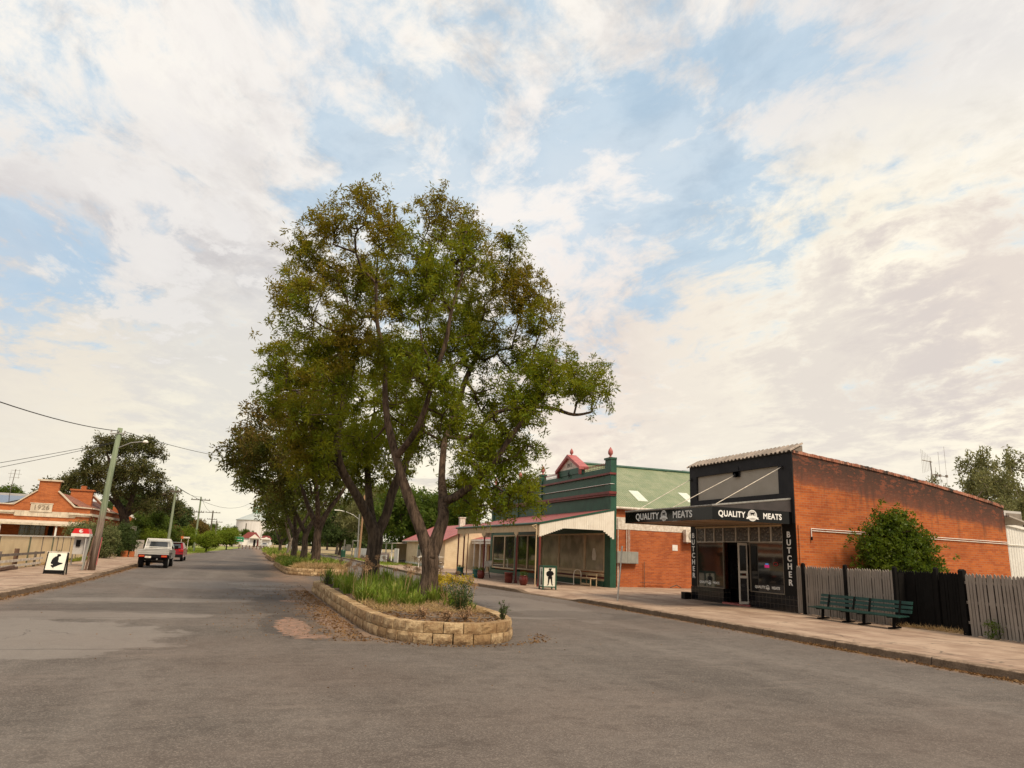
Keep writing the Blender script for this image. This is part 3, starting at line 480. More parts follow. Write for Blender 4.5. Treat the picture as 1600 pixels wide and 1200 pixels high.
def grow(nodes, par, attract, r, step=.45, sag=.0):
    """connect every twig tip to the nearest earlier node, inserting bent intermediate nodes"""
    Nn = [np.array(p, float) for p in nodes]; Pp = list(par); A = np.array(attract); base = np.array(nodes[0])
    order = np.argsort(np.min(np.linalg.norm(A[:, None]-np.array(nodes)[None], axis=2), axis=1)); arr = np.zeros((len(A)*12+len(nodes)+10, 3)); arr[:len(Nn)] = Nn; cnt = len(Nn)
    start = 2 if len(Nn) > 3 else 1
    for i in order:
        a = A[i]; df = a-arr[start:cnt]; dist = np.linalg.norm(df, axis=1)
        cost = dist*(1+.35*np.clip(-df[:, 2]/np.maximum(dist, .01), 0, 1)); j = int(np.argmin(cost))+start; k = max(1, int(dist[j-start]/step)); p0 = arr[j].copy(); prev = j; L = dist[j-start]
        bend = r.normal(size=3)*.10*L
        for t in range(1, k+1):
            u = t/k; q = p0+(a-p0)*u+bend*math.sin(math.pi*u); q[2] += sag*math.sin(math.pi*u)*L
            if cnt >= len(arr): arr = np.vstack([arr, np.zeros((len(A)*4, 3))])
            arr[cnt] = q; Pp.append(prev); prev = cnt; cnt += 1
    return arr[:cnt], Pp
def branches(nodes, par, rmin, pw=.42, tip=.010, rexp=None):
    n = len(nodes); kids = [0]*n; ch = [0]*n
    for i in range(n-1, 0, -1):
        kids[i] = max(kids[i], 1); kids[par[i]] += kids[i]; ch[par[i]] += 1
    rr_ = np.array([tip*max(k, 1)**pw for k in kids])
    for i, v in enumerate(rmin): rr_[i] = v
    for i in range(1, n): rr_[i] = min(rr_[i], rr_[par[i]]*.97)
    seg = [(par[i], i) for i in range(len(rmin), n)]   # the modelled limbs have their own mesh
    V = []; F = []; c = 0
    for big, ns in ((True, 10), (False, 4)):
        S_ = [(a, b) for a, b in seg if (rr_[b] > .045) == big]
        if not S_: continue
        A = nodes[[a for a, b in S_]]; B = nodes[[b for a, b in S_]]; ra = rr_[[a for a, b in S_]]; rb = rr_[[b for a, b in S_]]
        ra = np.minimum(ra, rb*1.5); d = unit(B-A); s1 = np.cross(d, [0.03, .02, 1.0]); bad = np.linalg.norm(s1, axis=1) < .08; s1[bad] = np.cross(d[bad], [1, 0, 0]); s1 = unit(s1); s2 = np.cross(d, s1)
        ang = np.arange(ns)/ns*2*math.pi; ring = s1[:, None]*np.cos(ang)[None, :, None]+s2[:, None]*np.sin(ang)[None, :, None]
        B = B+d*np.minimum(rb, .06)[:, None]*.5
        va = A[:, None]+ring*ra[:, None, None]; vb = B[:, None]+ring*rb[:, None, None]; m = len(S_)
        V.append(np.concatenate([va, vb], 1).reshape(-1, 3)); b0 = np.arange(m)[:, None]*2*ns; k = np.arange(ns)[None]; k2 = (k+1) % ns
        F.append((np.stack([b0+k, b0+k2, b0+ns+k2, b0+ns+k], -1)+c).reshape(-1, 4)); c += m*2*ns
    return np.concatenate(V), np.concatenate(F)
def stem_mesh(nodes, par, radii, ns=14, flare=0.0):
    """smooth continuous limbs through listed nodes (paths from each leaf node back to a fork)"""
    kids = {}
    for i, p in enumerate(par):
        if i: kids.setdefault(p, []).append(i)
    mb = MB(); todo = [(0, None)]
    while todo:
        s, frm = todo.pop(); path = ([frm] if frm is not None else [])+[s]
        while kids.get(path[-1]):
            ks = kids[path[-1]]; todo += [(k, path[-1]) for k in ks[1:]]; path.append(ks[0])
        if len(path) < 2: continue
        P = np.array([nodes[i] for i in path]); rd = np.array([radii[i] for i in path])
        if frm is not None: rd[0] = min(radii[frm], rd[1]*1.25)
        T = np.arange(len(P)); tt = np.linspace(0, len(P)-1, (len(P)-1)*5+1)
        def cr(Y):   # Catmull-Rom
            out_ = []
            for t in tt:
                i = min(int(t), len(P)-2); u = t-i; p0 = Y[max(i-1, 0)]; p1 = Y[i]; p2 = Y[i+1]; p3 = Y[min(i+2, len(P)-1)]
                out_.append(.5*((2*p1)+(-p0+p2)*u+(2*p0-5*p1+4*p2-p3)*u*u+(-p0+3*p1-3*p2+p3)*u**3))
            return np.array(out_)
        PP = cr(P); RR = np.maximum(np.interp(tt, T, rd), .008)
        n0 = len(mb.v); mb.tube(PP, list(RR), ns, cap=True)
        for i in range(n0, len(mb.v)):   # knobbly bark relief, root flare
            k = (i-n0) % ns; row = (i-n0)//ns; c = Vector(PP[row]); v = Vector(mb.v[i]); d = v-c
            w = 1+.07*math.sin(k*2.1+row*.35)+.05*math.sin(k*5+row*.9)+(flare*math.exp(-max(c.z-.3, 0)/.22)*(1+.4*math.sin(k*1.35)) if frm is None else 0)
            mb.v[i] = tuple(c+d*w)
    return mb
def make_tree(name, base, label, cat, lobes, skel, mats, dens, per, L, Wd, seed, group=None, extra=2.0, flat_=1.0, tip=.011, spread=.12, flare=.35, step=.45):
    r = np.random.default_rng(seed); t = thing(name, base, label, cat, group); nodes = [s[:3] for s in skel]; par = [max(0, s[3]) for s in skel]; rad_ = [s[4] for s in skel]
    pts = lobe_points(lobes, dens, r, flat_)
    arr, pp = grow(nodes, par, pts, r, step)
    V, F = branches(arr, pp, rad_, tip=tip)
    sm = stem_mesh(nodes, par, rad_, flare=flare); o = sm.build('trunk', mats[1], t, smooth=True)
    n0 = len(sm.v); sm.add(V, F.tolist()); o.data.clear_geometry(); o.data.from_pydata([tuple(np.array(v)-np.array(wloc(t))) for v in sm.v], [], sm.f); o.data.polygons.foreach_set('use_smooth', np.ones(len(o.data.polygons), dtype=bool)); o.data.update()   # trunk, limbs and twigs are one wooden part
    k = int(len(pts)*extra); add = pts[r.integers(0, len(pts), k)]+r.normal(size=(k, 3))*.22
    cen = np.concatenate([pts, add]); V, F = tufts(cen, per, L, Wd, r, spread)
    mesh_obj('crown', V, F, mats[0], t); return t
def sk(*rows): return list(rows)
# the two big ash trees on the near planter; node = x, y, z, parent, radius
TA = sk((4.82, 19.81, .25, -1, .27), (4.88, 19.8, 1.0, 0, .225), (4.86, 19.8, 1.55, 1, .24), (4.66, 19.9, 2.1, 2, .16), (4.36, 20.0, 2.78, 3, .145), (4.06, 20.1, 3.5, 4, .13), (3.78, 20.2, 4.3, 5, .12), (3.5, 20.4, 5.3, 6, .095), (3.38, 20.6, 6.2, 7, .08), (3.3, 20.7, 7.3, 8, .065), (3.0, 20.8, 8.4, 9, .06), (2.85, 20.7, 9.6, 10, .04),
        (4.1, 19.5, 4.9, 6, .085), (4.28, 19.1, 5.6, 12, .072), (4.42, 18.8, 6.5, 13, .062), (4.62, 18.6, 7.4, 14, .062), (4.7, 18.5, 8.3, 15, .045), (4.95, 18.4, 9.5, 16, .03),
        (5.02, 19.8, 2.1, 2, .18), (5.18, 19.9, 2.6, 18, .165), (5.25, 20.2, 3.15, 19, .15), (5.28, 20.7, 3.9, 20, .10), (5.45, 21.2, 5.2, 21, .085), (5.85, 21.6, 6.1, 22, .09), (6.15, 21.8, 7.2, 23, .075), (6.6, 22.0, 8.2, 24, .055), (7.2, 22.1, 9.4, 25, .035),
        (5.55, 19.7, 3.3, 20, .115), (6.05, 19.2, 3.85, 27, .095), (6.4, 18.9, 4.4, 28, .08), (6.7, 18.7, 4.95, 29, .07), (7.1, 18.5, 5.6, 30, .06), (7.6, 18.4, 6.4, 31, .06), (7.9, 18.4, 7.3, 32, .04),
        (6.0, 20.4, 5.1, 22, .06), (6.5, 19.9, 5.75, 34, .06), (7.2, 19.7, 6.0, 35, .055), (8.2, 19.6, 6.1, 36, .06), (9.0, 19.5, 5.95, 37, .045), (9.6, 19.5, 6.1, 38, .03))
def shift(T, d): return [(x+d[0], y+d[1], z+d[2], p, r) for x, y, z, p, r in T]
TB = sk((4.4, 26.9, .25, -1, .31), (4.45, 26.9, 1.3, 0, .26), (4.5, 26.9, 2.1, 1, .28), (4.1, 26.8, 2.9, 2, .17), (3.55, 26.6, 3.7, 3, .155), (3.0, 26.5, 4.5, 4, .14), (2.75, 26.4, 5.4, 5, .14), (2.8, 26.6, 6.4, 6, .12), (2.9, 26.9, 7.6, 7, .09), (2.6, 27.3, 9.0, 8, .06),
        (4.3, 27.4, 3.1, 2, .15), (4.2, 27.9, 4.3, 10, .13), (4.1, 28.2, 5.6, 11, .10), (4.3, 28.4, 7.0, 12, .07),
        (4.8, 26.9, 2.9, 2, .17), (5.0, 26.9, 3.8, 14, .17), (5.4, 27.0, 4.9, 15, .14), (5.9, 27.2, 6.0, 16, .11), (6.2, 27.4, 7.2, 17, .08), (2.2, 26.3, 5.4, 5, .09), (1.6, 26.4, 6.2, 19, .07), (1.2, 26.6, 7.2, 20, .045))
def fork_tree(x, y, h, r0, seed, lean=0.0, n=3, z0=.2):
    q = np.random.default_rng(seed); T = [(x, y, z0, -1, r0), (x+lean*.4, y, z0+h*.16, 0, r0*.82), (x+lean*.7, y, z0+h*.28, 1, r0*.8)]
    for k in range(n):
        a = k*2*math.pi/n+q.uniform(-.4, .4)+.3; p = 2; px, py, pz = T[2][:3]; rr_ = r0*.52
        for s in range(4):
            px += math.cos(a)*h*.075+q.normal()*.08; py += math.sin(a)*h*.075; pz += h*.13; T.append((px, py, pz, p, rr_)); p = len(T)-1; rr_ *= .72
    return T
# ---------------------------------------------------------------- planters in the median
def stonemat():
    m, g = newmat('sandstone_blocks'); p = geoP(g); isl = g.n('ShaderNodeNewGeometry').outputs['Random Per Island']; n = g.noise(p, 6, 6, .75); f = g.noise(p, 28, 5, .75); z = g.sep(p)[2]
    col = g.mix(isl, (.34, .215, .105, 1), (.62, .45, .26, 1)); col = g.mix(g.m('MULTIPLY', g.ss(n, .42, .60), .7), col, (.25, .14, .065, 1))
    col = g.mix(g.m('MULTIPLY', g.ss(f, .52, .7), .5), col, (.22, .13, .07, 1)); w = g.noise(p, 1.4, 5, .7); col = g.mix(g.m('MULTIPLY', g.m('MULTIPLY', g.ss(z, .16, .0), g.ss(n, .3, .6)), .7), col, (.13, .075, .042, 1)); col = g.mix(g.m('MULTIPLY', g.ss(w, .58, .70), .6), col, (.12, .085, .06, 1))
    return finish(m, g, col, .9, 0, g.m('ADD', g.m('MULTIPLY', n, 1.0), g.m('MULTIPLY', f, .7)), 1.0, .05, .25)
M_STONE = stonemat()
def closed_path(P):
    P = [np.array(p, float) for p in P]; n = len(P); out_ = []
    for i in range(n):
        p0, p1, p2, p3 = P[i-1], P[i], P[(i+1) % n], P[(i+2) % n]
        L = np.linalg.norm(p2-p1); k = max(2, int(L/.1))
        for t in range(k):
            u = t/k
            q = p1+(p2-p1)*u if L > 2.5 else .5*((2*p1)+(-p0+p2)*u+(2*p0-5*p1+4*p2-p3)*u*u+(-p0+3*p1-3*p2+p3)*u**3)
            out_.append(q)
    return np.array(out_)
def inset(P, d):
    n = len(P); T = np.roll(P, -1, 0)-np.roll(P, 1, 0); T /= np.linalg.norm(T, axis=1)[:, None]; Nn = np.stack([-T[:, 1], T[:, 0]], 1)
    return P+Nn*d
def planter(P, label, lab_wall, seed, bl=.40):
    q = random.Random(seed); path = closed_path(P); s = np.concatenate([[0], np.cumsum(np.linalg.norm(np.roll(path, -1, 0)-path, axis=1))]); tot = s[-1]
    pc = np.vstack([path, path[:1]]); at = lambda u: np.array([np.interp(u % tot, s, pc[:, 0]), np.interp(u % tot, s, pc[:, 1])])
    cx, cy = path.mean(0); t = thing('garden_planter', (cx, cy, 0), label, 'planter'); mb = MB()
    n = int(tot/bl); L = tot/n
    for c in range(2):
        off = L*.5*c; ins = .035*c
        for k in range(n):
            a = at(k*L+off+.014); b = at((k+1)*L+off-.014); d = (b-a)/np.linalg.norm(b-a); nr = np.array([-d[1], d[0]]); j = q.uniform(-.012, .014)
            z0 = .003+.199*c; z1 = .193*(c+1)+q.uniform(-.006, .006)+.003*c; o = a+nr*(ins+j); e = b+nr*(ins+j); W_ = .26
            cols, rws = 4, 3; V = []      # split-face front, flat top
            for r_ in range(rws+1):
                for k2 in range(cols+1):
                    u = k2/cols; w = r_/rws; pp = o+(e-o)*u; edge = (k2 in (0, cols)) or (r_ in (0, rws)); out_ = 0.0 if edge else q.uniform(.004, .022); pp = pp-nr*out_+nr*(.004 if edge else 0)
                    V.append((pp[0], pp[1], z0+(z1-z0)*w))
            F = [(r_*(cols+1)+k2, r_*(cols+1)+k2+1, (r_+1)*(cols+1)+k2+1, (r_+1)*(cols+1)+k2) for r_ in range(rws) for k2 in range(cols)]
            m = len(V); i0, i1 = o+nr*W_+d*.01, e+nr*W_-d*.01; V += [(i0[0], i0[1], z0), (i1[0], i1[1], z0), (i1[0], i1[1], z1), (i0[0], i0[1], z1)]
            tl = rws*(cols+1); F += [tuple(range(tl, tl+cols+1))+(m+2, m+3), (0, tl, m+3, m), (cols, m+1, m+2, tl+cols), (m, m+3, m+2, m+1)]
            mb.add(V, F)
    mb.build('block_wall', M_STONE, t)
    ins = inset(path, .24); V = [(cx, cy, .40)]+[(x+q.uniform(-.02, .02), y, .30+q.uniform(-.015, .02)) for x, y in ins]
    mid = (ins*.55+np.array([cx, cy])*.45); V += [(x, y, .38+q.uniform(-.03, .04)) for x, y in mid]; k = len(ins)
    F = [(1+i, 1+(i+1) % k, 1+k+(i+1) % k, 1+k+i) for i in range(k)]+[(0, 1+k+i, 1+k+(i+1) % k) for i in range(k)]
    o = mesh_obj('soil', V, F, M_SOIL, t, smooth=True); return t
PA = [(2.62, 29.2), (2.60, 21), (2.64, 16.9), (2.80, 15.4), (3.12, 14.55), (3.6, 14.18), (4.3, 13.98), (4.85, 14.08), (5.35, 14.55), (5.72, 15.4), (5.95, 17), (6.02, 21), (6.0, 29), (5.2, 29.9), (3.3, 29.9)]
PB = [(2.3, 60), (2.35, 50), (2.45, 45.2), (2.9, 43.9), (3.8, 43.3), (4.8, 43.3), (5.7, 44.0), (6.1, 45.5), (6.3, 50), (6.4, 60), (5.6, 61.5), (3.2, 61.5)]
PC = [(2.5, 92), (2.5, 75), (2.8, 70.5), (3.7, 69.3), (5.2, 69.4), (6.1, 70.6), (6.5, 75), (6.6, 92), (5, 94), (3.4, 94)]
PD = [(2.9, 125), (2.9, 108), (3.3, 104.5), (4.4, 103.2), (5.8, 104), (6.6, 108), (6.7, 125), (5, 127)]
planter(PA, 'curved sandstone block planter nearest the camera holding two big trees', '', 3)
planter(PB, 'sandstone block planter with dry straw grass at its front end, second along the median', '', 4)
planter(PC, 'low block planter third along the median, green tufts hanging over its front', '', 5, .5)
planter(PD, 'farthest block planter on the median, mostly hidden by the others', '', 6, .6)
def strap_clump(n, h, r, w=.036, spread=.25, droop=.75):   # arching strap leaves of one clump, made of three segments each
    b = r.normal(size=(n, 2))*spread*.35; az = r.uniform(0, 2*math.pi, n); ln = h*r.uniform(.6, 1.2, n); lean = r.uniform(.15, 1.0, n)
    V = []; F = []; wv = w*r.uniform(.6, 1.3, n)
    dx, dy = np.cos(az), np.sin(az); px, py = -dy, dx; P = []
    for k, (u, wf) in enumerate(((0, .7), (.35, 1), (.7, .85), (1.0, .12))):
        rr_ = ln*lean*(u**1.5)*.75; z = ln*(u*1.15-droop*lean*u**2.6*.75); cx = b[:, 0]+dx*rr_; cy = b[:, 1]+dy*rr_
        P.append(np.stack([cx-px*wv*wf/2, cy-py*wv*wf/2, z], 1)); P.append(np.stack([cx+px*wv*wf/2, cy+py*wv*wf/2, z], 1))
    P = np.stack(P, 1); V = P.reshape(-1, 3); i = np.arange(n)[:, None]*8
    F = np.concatenate([np.concatenate([i+2*k, i+2*k+1, i+2*k+3, i+2*k+2], 1) for k in range(3)]); return V, F
r = np.random.default_rng(21)
CL = [strap_clump(80, .62, r), strap_clump(70, .52, r, .034), strap_clump(95, .70, r, .038)]
cl_mesh = []
def clump(x, y, i, s, label, z=.30, mat=None):
    if i >= len(cl_mesh) or cl_mesh[i] is None:
        V, F = CL[i]; o = mesh_obj('strap_leaf_plant', V, F, mat or M_STRAP); cl_mesh.append(o.data)
    else: o = bpy.data.objects.new('strap_leaf_plant', cl_mesh[i]); C.objects.link(o)
    o.location = (x, y, z); o.rotation_euler[2] = R.uniform(0, 6.28); o.scale = (s, s, s*R.uniform(.85, 1.1)); tag(o, label, 'plant', 'strap-leaved plants in the near planter'); return o
for i in range(3): clump(3.3+.8*i, 24+i, i, 1.0, 'strap-leaved plant between the two big trunks, '+('left, along the block wall', 'in the middle', 'in the middle')[i])
q = random.Random(5); spots = []
for row, (y0, n_) in enumerate([(18.0, 4), (18.75, 5), (19.5, 5), (20.3, 6), (21.2, 6), (22.2, 6), (23.3, 6), (24.5, 6), (25.8, 6), (27.2, 5), (28.5, 5)]):
    for k in range(n_):
        x = 3.02+(2.6)*(k+.5)/n_+q.uniform(-.15, .15); y = y0+q.uniform(-.28, .28)
        if abs(x-4.82) < .42 and abs(y-19.8) < .42: continue
        if y0 < 19 and x > 4.35 : continue
        spots.append((x, y))
front = 0
for k, (x, y) in enumerate(spots):
    side = 'left, along the block wall' if x < 3.7 else ('right, along the road edge' if x > 5.0 else 'in the middle')
    lab = ('bright green strap-leaved plant in the front row, left of the big trunk' if y < 19 else ('strap-leaved plant beside the big trunk, ' if y < 21.5 else ('strap-leaved plant between the two big trunks, ' if y < 26 else 'strap-leaved plant around the rear trunk, '))+side)
    clump(x, y, k % 3, q.uniform(.66, 1.0) if y > 19 else q.uniform(.6, .85), lab)
for x, y, s in ((5.15, 18.35, .8), (5.4, 17.6, .62)): clump(x, y, 1, s, 'low strap-leaved tuft right of the big trunk near the curved end of the planter')
def leafy_thing(name, label, cat, pts, mat, per, L, Wd, seed, group=None, spread=.06, stems=None, smat=None, base=None):
    rg = np.random.default_rng(seed); pts = np.array(pts); V, F = tufts(pts, per, L, Wd, rg, spread); b = base or tuple(pts.mean(0))
    if stems is None: o = mesh_obj(name, V-np.array(b), F, mat); o.location = b; return tag(o, label, cat, group)
    t = thing(name, b, label, cat, group); mesh_obj('foliage', V, F, mat, t); stems.build('stem', smat, t); return t
rg = np.random.default_rng(9)
# yellow-topped shrub right of the trunk, spiky shrub, three dead twiggy plants along the rim
mb = MB(); pts = []
for k in range(14):
    x, y = 5.55+rg.normal()*.28, 20.2+rg.normal()*.3; mb.tube([(5.5, 20.1, .3), ((x+5.5)/2, (y+20.1)/2, .6), (x, y, .92+rg.uniform(-.1, .12))], [.012, .008, .004], 4); pts += [(x+rg.normal()*.06, y+rg.normal()*.06, .95+rg.normal()*.07) for _ in range(6)]
leafy_thing('yellow_shrub', 'low shrub with yellow-orange tops just right of the big trunk', 'shrub', pts, M_YEL, 14, .075, .03, 2, stems=mb, smat=M_STRAW, base=(5.5, 20.1, .3))
mb = MB(); pts = []
for k in range(22):
    a = rg.uniform(0, 6.28); l = rg.uniform(.1, .32); x, y = 5.05+math.cos(a)*l, 17.2+math.sin(a)*l; z = .3+rg.uniform(.35, .75); mb.tube([(5.05, 17.2, .3), (x, y, z)], [.01, .004], 4); pts += [(5.05+(x-5.05)*u, 17.2+(y-17.2)*u, .3+(z-.3)*u) for u in (.3, .5, .7, .85, 1)]
leafy_thing('spiky_shrub', 'dark green upright spiky shrub right of the trunk in front of the yellow shrub', 'shrub', pts, M_DARKG, 10, .11, .02, 3, stems=mb, smat=M_STRAW, base=(5.05, 17.2, .3))
def dead_twigs(x, y, h, lab, seed, leafy=.5):
    rg = np.random.default_rng(seed); mb = MB(); pts = []
    for k in range(12):
        a = rg.uniform(0, 6.28); l = h*rg.uniform(.1, .45); z = .32+h*rg.uniform(.5, 1); e = (x+math.cos(a)*l, y+math.sin(a)*l, z); mb.tube([(x, y, .3), ((x+e[0])/2+.01, (y+e[1])/2, .3+(z-.3)*.55), e], [.009, .006, .003], 4)
        pts += [tuple(np.array((x, y, .3))+(np.array(e)-np.array((x, y, .3)))*u) for u in rg.uniform(.35, 1, 3)]
    leafy_thing('withered_rose_bush', lab, 'plant', pts, M_SEED if leafy < .6 else M_DARKG, 7, .05, .025, seed, 'small bushes along the rim of the near planter', .03, mb, M_BARKD, (x, y, .3))
dead_twigs(5.35, 15.05, .42, 'small thin-leaved withered bush at the right end of the near planter rim', 31, .8)
dead_twigs(4.55, 15.1, .34, 'small withered bush standing by the rim of the near planter, middle of three', 32)
dead_twigs(3.75, 15.6, .32, 'small withered bush left of the other rim bushes, in front of the strap leaves', 33)
dead_twigs(4.1, 15.0, .26, 'lowest withered bush close behind the front blocks of the near planter', 34)
dead_twigs(2.95, 27.4, .55, 'dark thin bush at the far left corner of the near planter', 35, .8)
# agapanthus seed heads on bare stalks
def seed_stalk(x, y, h, lean, seed):
    rg = np.random.default_rng(seed); t = thing('seed_head_stalk', (x, y, .3), 'dry brown seed head on a bare stalk rising from the strap leaves', 'plant', 'dry seed heads in the near planter'); top = (x+lean, y+lean*.3, .3+h)
    MB().tube([(x, y, .3), (x+lean*.4, y, .3+h*.5), top], [.009, .007, .006], 5).build('stalk', M_STRAW, t)
    mb = MB(); pts = []
    for k in range(26):
        d = unit(rg.normal(size=3)+np.array([0, 0, .5])); e = np.array(top)+d*rg.uniform(.06, .11); mb.tube([top, tuple(e)], [.003, .002], 3, cap=False); pts.append(e)
    V, F = tufts(np.array(pts), 5, .035, .018, rg, .012); n = len(mb.v); mb.add(V.tolist(), (F).tolist()); mb.build('seed_head', M_SEED, t)
q = random.Random(8)
for k in range(30):
    x = q.uniform(3.1, 5.9); y = q.uniform(18.3, 28.5)
    if abs(x-4.82) < .45 and y < 20.5: continue
    seed_stalk(x, y, q.uniform(.72, 1.12), q.uniform(-.14, .14), 100+k)
for k, (x, y, h) in enumerate([(5.75, 19.0, .72), (5.65, 18.2, .6), (5.85, 20.5, .8), (5.5, 21.2, .9)]): seed_stalk(x, y, h, .05, 300+k)
# dry straw between leaves, litter on the soil, stones: uncountable ground cover
def scatter(name, mat, pts, L, Wd, seed, kind='stuff', upb=.0):
    rg = np.random.default_rng(seed); n = len(pts); d = rg.normal(size=(n, 3)); d[:, 2] = np.abs(d[:, 2])*.22+upb; d = unit(d)
    V, F = leaf_quads(np.array(pts), d, L*rg.uniform(.5, 1.4, n), Wd*rg.uniform(.6, 1.3, n), rg); V[:, 2] = np.maximum(V[:, 2], np.repeat(np.array(pts)[:, 2], 4)-.004)
    return tag(mesh_obj(name, V, F, mat), kind=kind)
rg = np.random.default_rng(44)
n = 2600; x = rg.uniform(2.95, 5.7, n); y = 14.4+rg.random(n)**1.3*8; ok = ((x-4.3)/1.35)**2+np.clip((15.9-y)/1.5, 0, 9)**2 < 1.15
scatter('fallen_leaves', M_LITTER, np.stack([x, y, np.full(n, .365)], 1)[ok], .08, .035, 1)
n = 3500; x = rg.uniform(2.95, 5.6, n); y = rg.uniform(16.6, 20.0, n)
scatter('dry_grass', M_STRAW, np.stack([x, y, np.full(n, .36)], 1), .20, .010, 2, upb=.55)
n = 2100; x = 2.5-np.abs(rg.normal(size=n))*.42; y = rg.uniform(14.6, 30, n); scatter('leaf_litter', M_LITTER, np.stack([x, y, np.full(n, .008)], 1), .065, .032, 3)
n = 500; a = rg.uniform(3.3, 6.3, n); x = 4.4+2.0*np.cos(a)+rg.normal(size=n)*.12; y = 15.7+2.0*np.sin(a)*.95+rg.normal(size=n)*.1; ok = np.hypot((x-4.35)/1.62, (y-15.7)/1.75) > 1.04
scatter('leaf_litter', M_LITTER, np.stack([x, y, np.full(n, .008)], 1)[ok], .055, .03, 4)
n = 2600; y = rg.uniform(6, 26, n); y = np.where(rg.random(n) < .55, np.where(rg.random(n) < .5, 9.5+rg.normal(size=n)*.8, 13.2+rg.normal(size=n)*.5), y); x = np.array([ip(KR, v) for v in y])-.04-np.abs(rg.normal(size=n))*.10
scatter('leaf_litter', M_LITTER, np.stack([x, y, np.full(n, .008)], 1), .06, .03, 5)
n = 2500; y = rg.uniform(18, 60, n); x = np.array([ip(KL, v) for v in y])+.06+np.abs(rg.normal(size=n))*.14
scatter('leaf_litter', M_LITTER, np.stack([x, y, np.full(n, .008)], 1), .07, .035, 6)
n = 420; x = rg.uniform(-5.5, 12, n); y = rg.uniform(9, 34, n); ok = ~((x > 2.4) & (x < 6.2) & (y > 13.8))
scatter('scattered_leaves', M_LITTER, np.stack([x, y, np.full(n, .008)], 1)[ok], .035, .018, 7)
n = 1100; x = rg.uniform(-.6, 2.4, n); y = rg.uniform(15, 34, n); x = np.minimum(x+rg.random(n)*1.0, 2.5); scatter('scattered_leaves', M_LITTER, np.stack([x, y, np.full(n, .008)], 1), .04, .022, 8)
# second planter: straw at the front, leafy mounds behind; third planter tufts
def cover(name, mat, x0, x1, y0, y1, n, h, L, Wd, seed, z=.3, upb=.8):
    rg = np.random.default_rng(seed); x = rg.uniform(x0, x1, n); y = rg.uniform(y0, y1, n); hh = z+rg.random(n)*h*(.6+.4*np.sin(x*3+y*2)); return scatter(name, mat, np.stack([x, y, hh], 1), L, Wd, seed, upb=upb)
cover('dry_grass', M_STRAW, 2.9, 5.9, 43.9, 47.5, 4200, .22, .38, .025, 11)
cover('ground_cover_plants', M_STRAP, 2.5, 6.2, 47.2, 60, 9000, .40, .40, .055, 12)
cover('ground_cover_plants', M_MIDG, 2.5, 3.3, 46.0, 50, 1800, .4, .30, .05, 13)
cover('ground_cover_plants', M_STRAP, 2.7, 6.3, 70, 92, 4200, .45, .45, .08, 14)
cover('dry_grass', M_STRAW, 2.6, 5.5, 69.8, 72, 1500, .35, .4, .05, 15)
cover('ground_cover_plants', M_STRAP, 2.8, 6.6, 104, 125, 2000, .5, .6, .10, 16)
cover('dry_grass', M_STRAW, 17.75, 17.95, 14.2, 16.4, 700, .05, .17, .010, 17, z=.15)
cover('dry_grass', M_STRAW, -9.85, -9.6, 43, 56, 900, .08, .2, .02, 18, z=.15)
cover('grass', M_LIME, -9.9, -9.55, 50, 56, 700, .12, .22, .03, 19, z=.15)
cover('grass', M_LIME, -12, -4.8, 100, 150, 5000, .03, .25, .05, 20, z=.05, upb=.6)
cover('grass', M_LIME, 12.8, 16.6, 69, 100, 3500, .03, .25, .04, 22, z=.10, upb=.6)
mb = MB(); rg = np.random.default_rng(12); pts = [(17.66+rg.normal()*.05, 13.3+rg.normal()*.10, .16+rg.random()*.42) for _ in range(40)]
leafy_thing('weed', 'small green weed growing at the foot of the taupe picket fence on the far right', 'weed', pts, M_MIDG, 7, .09, .022, 5, base=(17.66, 13.3, .15))
pts = [(-10.0+rg.normal()*.08, 48.3+rg.normal()*.2, .16+rg.random()*.6) for _ in range(40)]
leafy_thing('weed', 'green tuft of weed against the cream sheet fence behind the sandwich board', 'weed', pts, M_MIDG, 8, .14, .04, 6, base=(-10.0, 48.3, .15))
# a drip hose lying over the soil
pp = [(3.3, 16.8, .40), (3.35, 16.1, .395), (3.9, 15.45, .385), (4.6, 15.25, .385), (5.2, 15.4, .385), (5.35, 15.9, .385)]
tag(MB().tube(pp, .009, 6).build('drip_hose', M_WOODG), 'thin grey watering hose curving over the soil at the planter front', 'hose')
# ---------------------------------------------------------------- trees of the median
make_tree('ash_tree', (4.82, 19.81, .25), 'largest leafy ash tree, nearest the camera, trunk forking low in the near planter', 'tree', LOB_A, TA, (M_ASH, M_BARK), 50, 34, .145, .034, 1, 'ash trees along the median', extra=1.8, spread=.10, tip=.011)
make_tree('ash_tree', (4.4, 26.9, .25), 'second ash tree in the near planter, leaning limb to the left, behind the largest', 'tree', LOB_B, TB, (M_ASH, M_BARKD), 40, 32, .175, .042, 2, 'ash trees along the median', extra=1.7, spread=.11, tip=.012)
make_tree('ash_tree', (4.45, 48.5, .3), 'dark ash tree at the front of the second planter, spreading left over the road', 'tree', LOB_C, fork_tree(4.4, 48.5, 9, .30, 3), (M_ASH2, M_BARK), 14, 20, .30, .095, 3, 'ash trees along the median', extra=1.7, spread=.22, step=.8)
LB2 = [(3.2, 53, 6.5, 1.9), (4.8, 53.5, 7.6, 2.0), (5.6, 53, 5.2, 1.7), (2.2, 54, 5.0, 1.4), (4.2, 54, 9.3, 1.5)]
make_tree('ash_tree', (4.1, 54.5, .3), 'forked dark ash tree just behind the front tree of the second planter', 'tree', LB2, fork_tree(4.1, 54.5, 8, .26, 4, n=2), (M_ASH2, M_BARKD), 11, 18, .32, .10, 4, 'ash trees along the median', extra=1.6, spread=.25, step=.8)
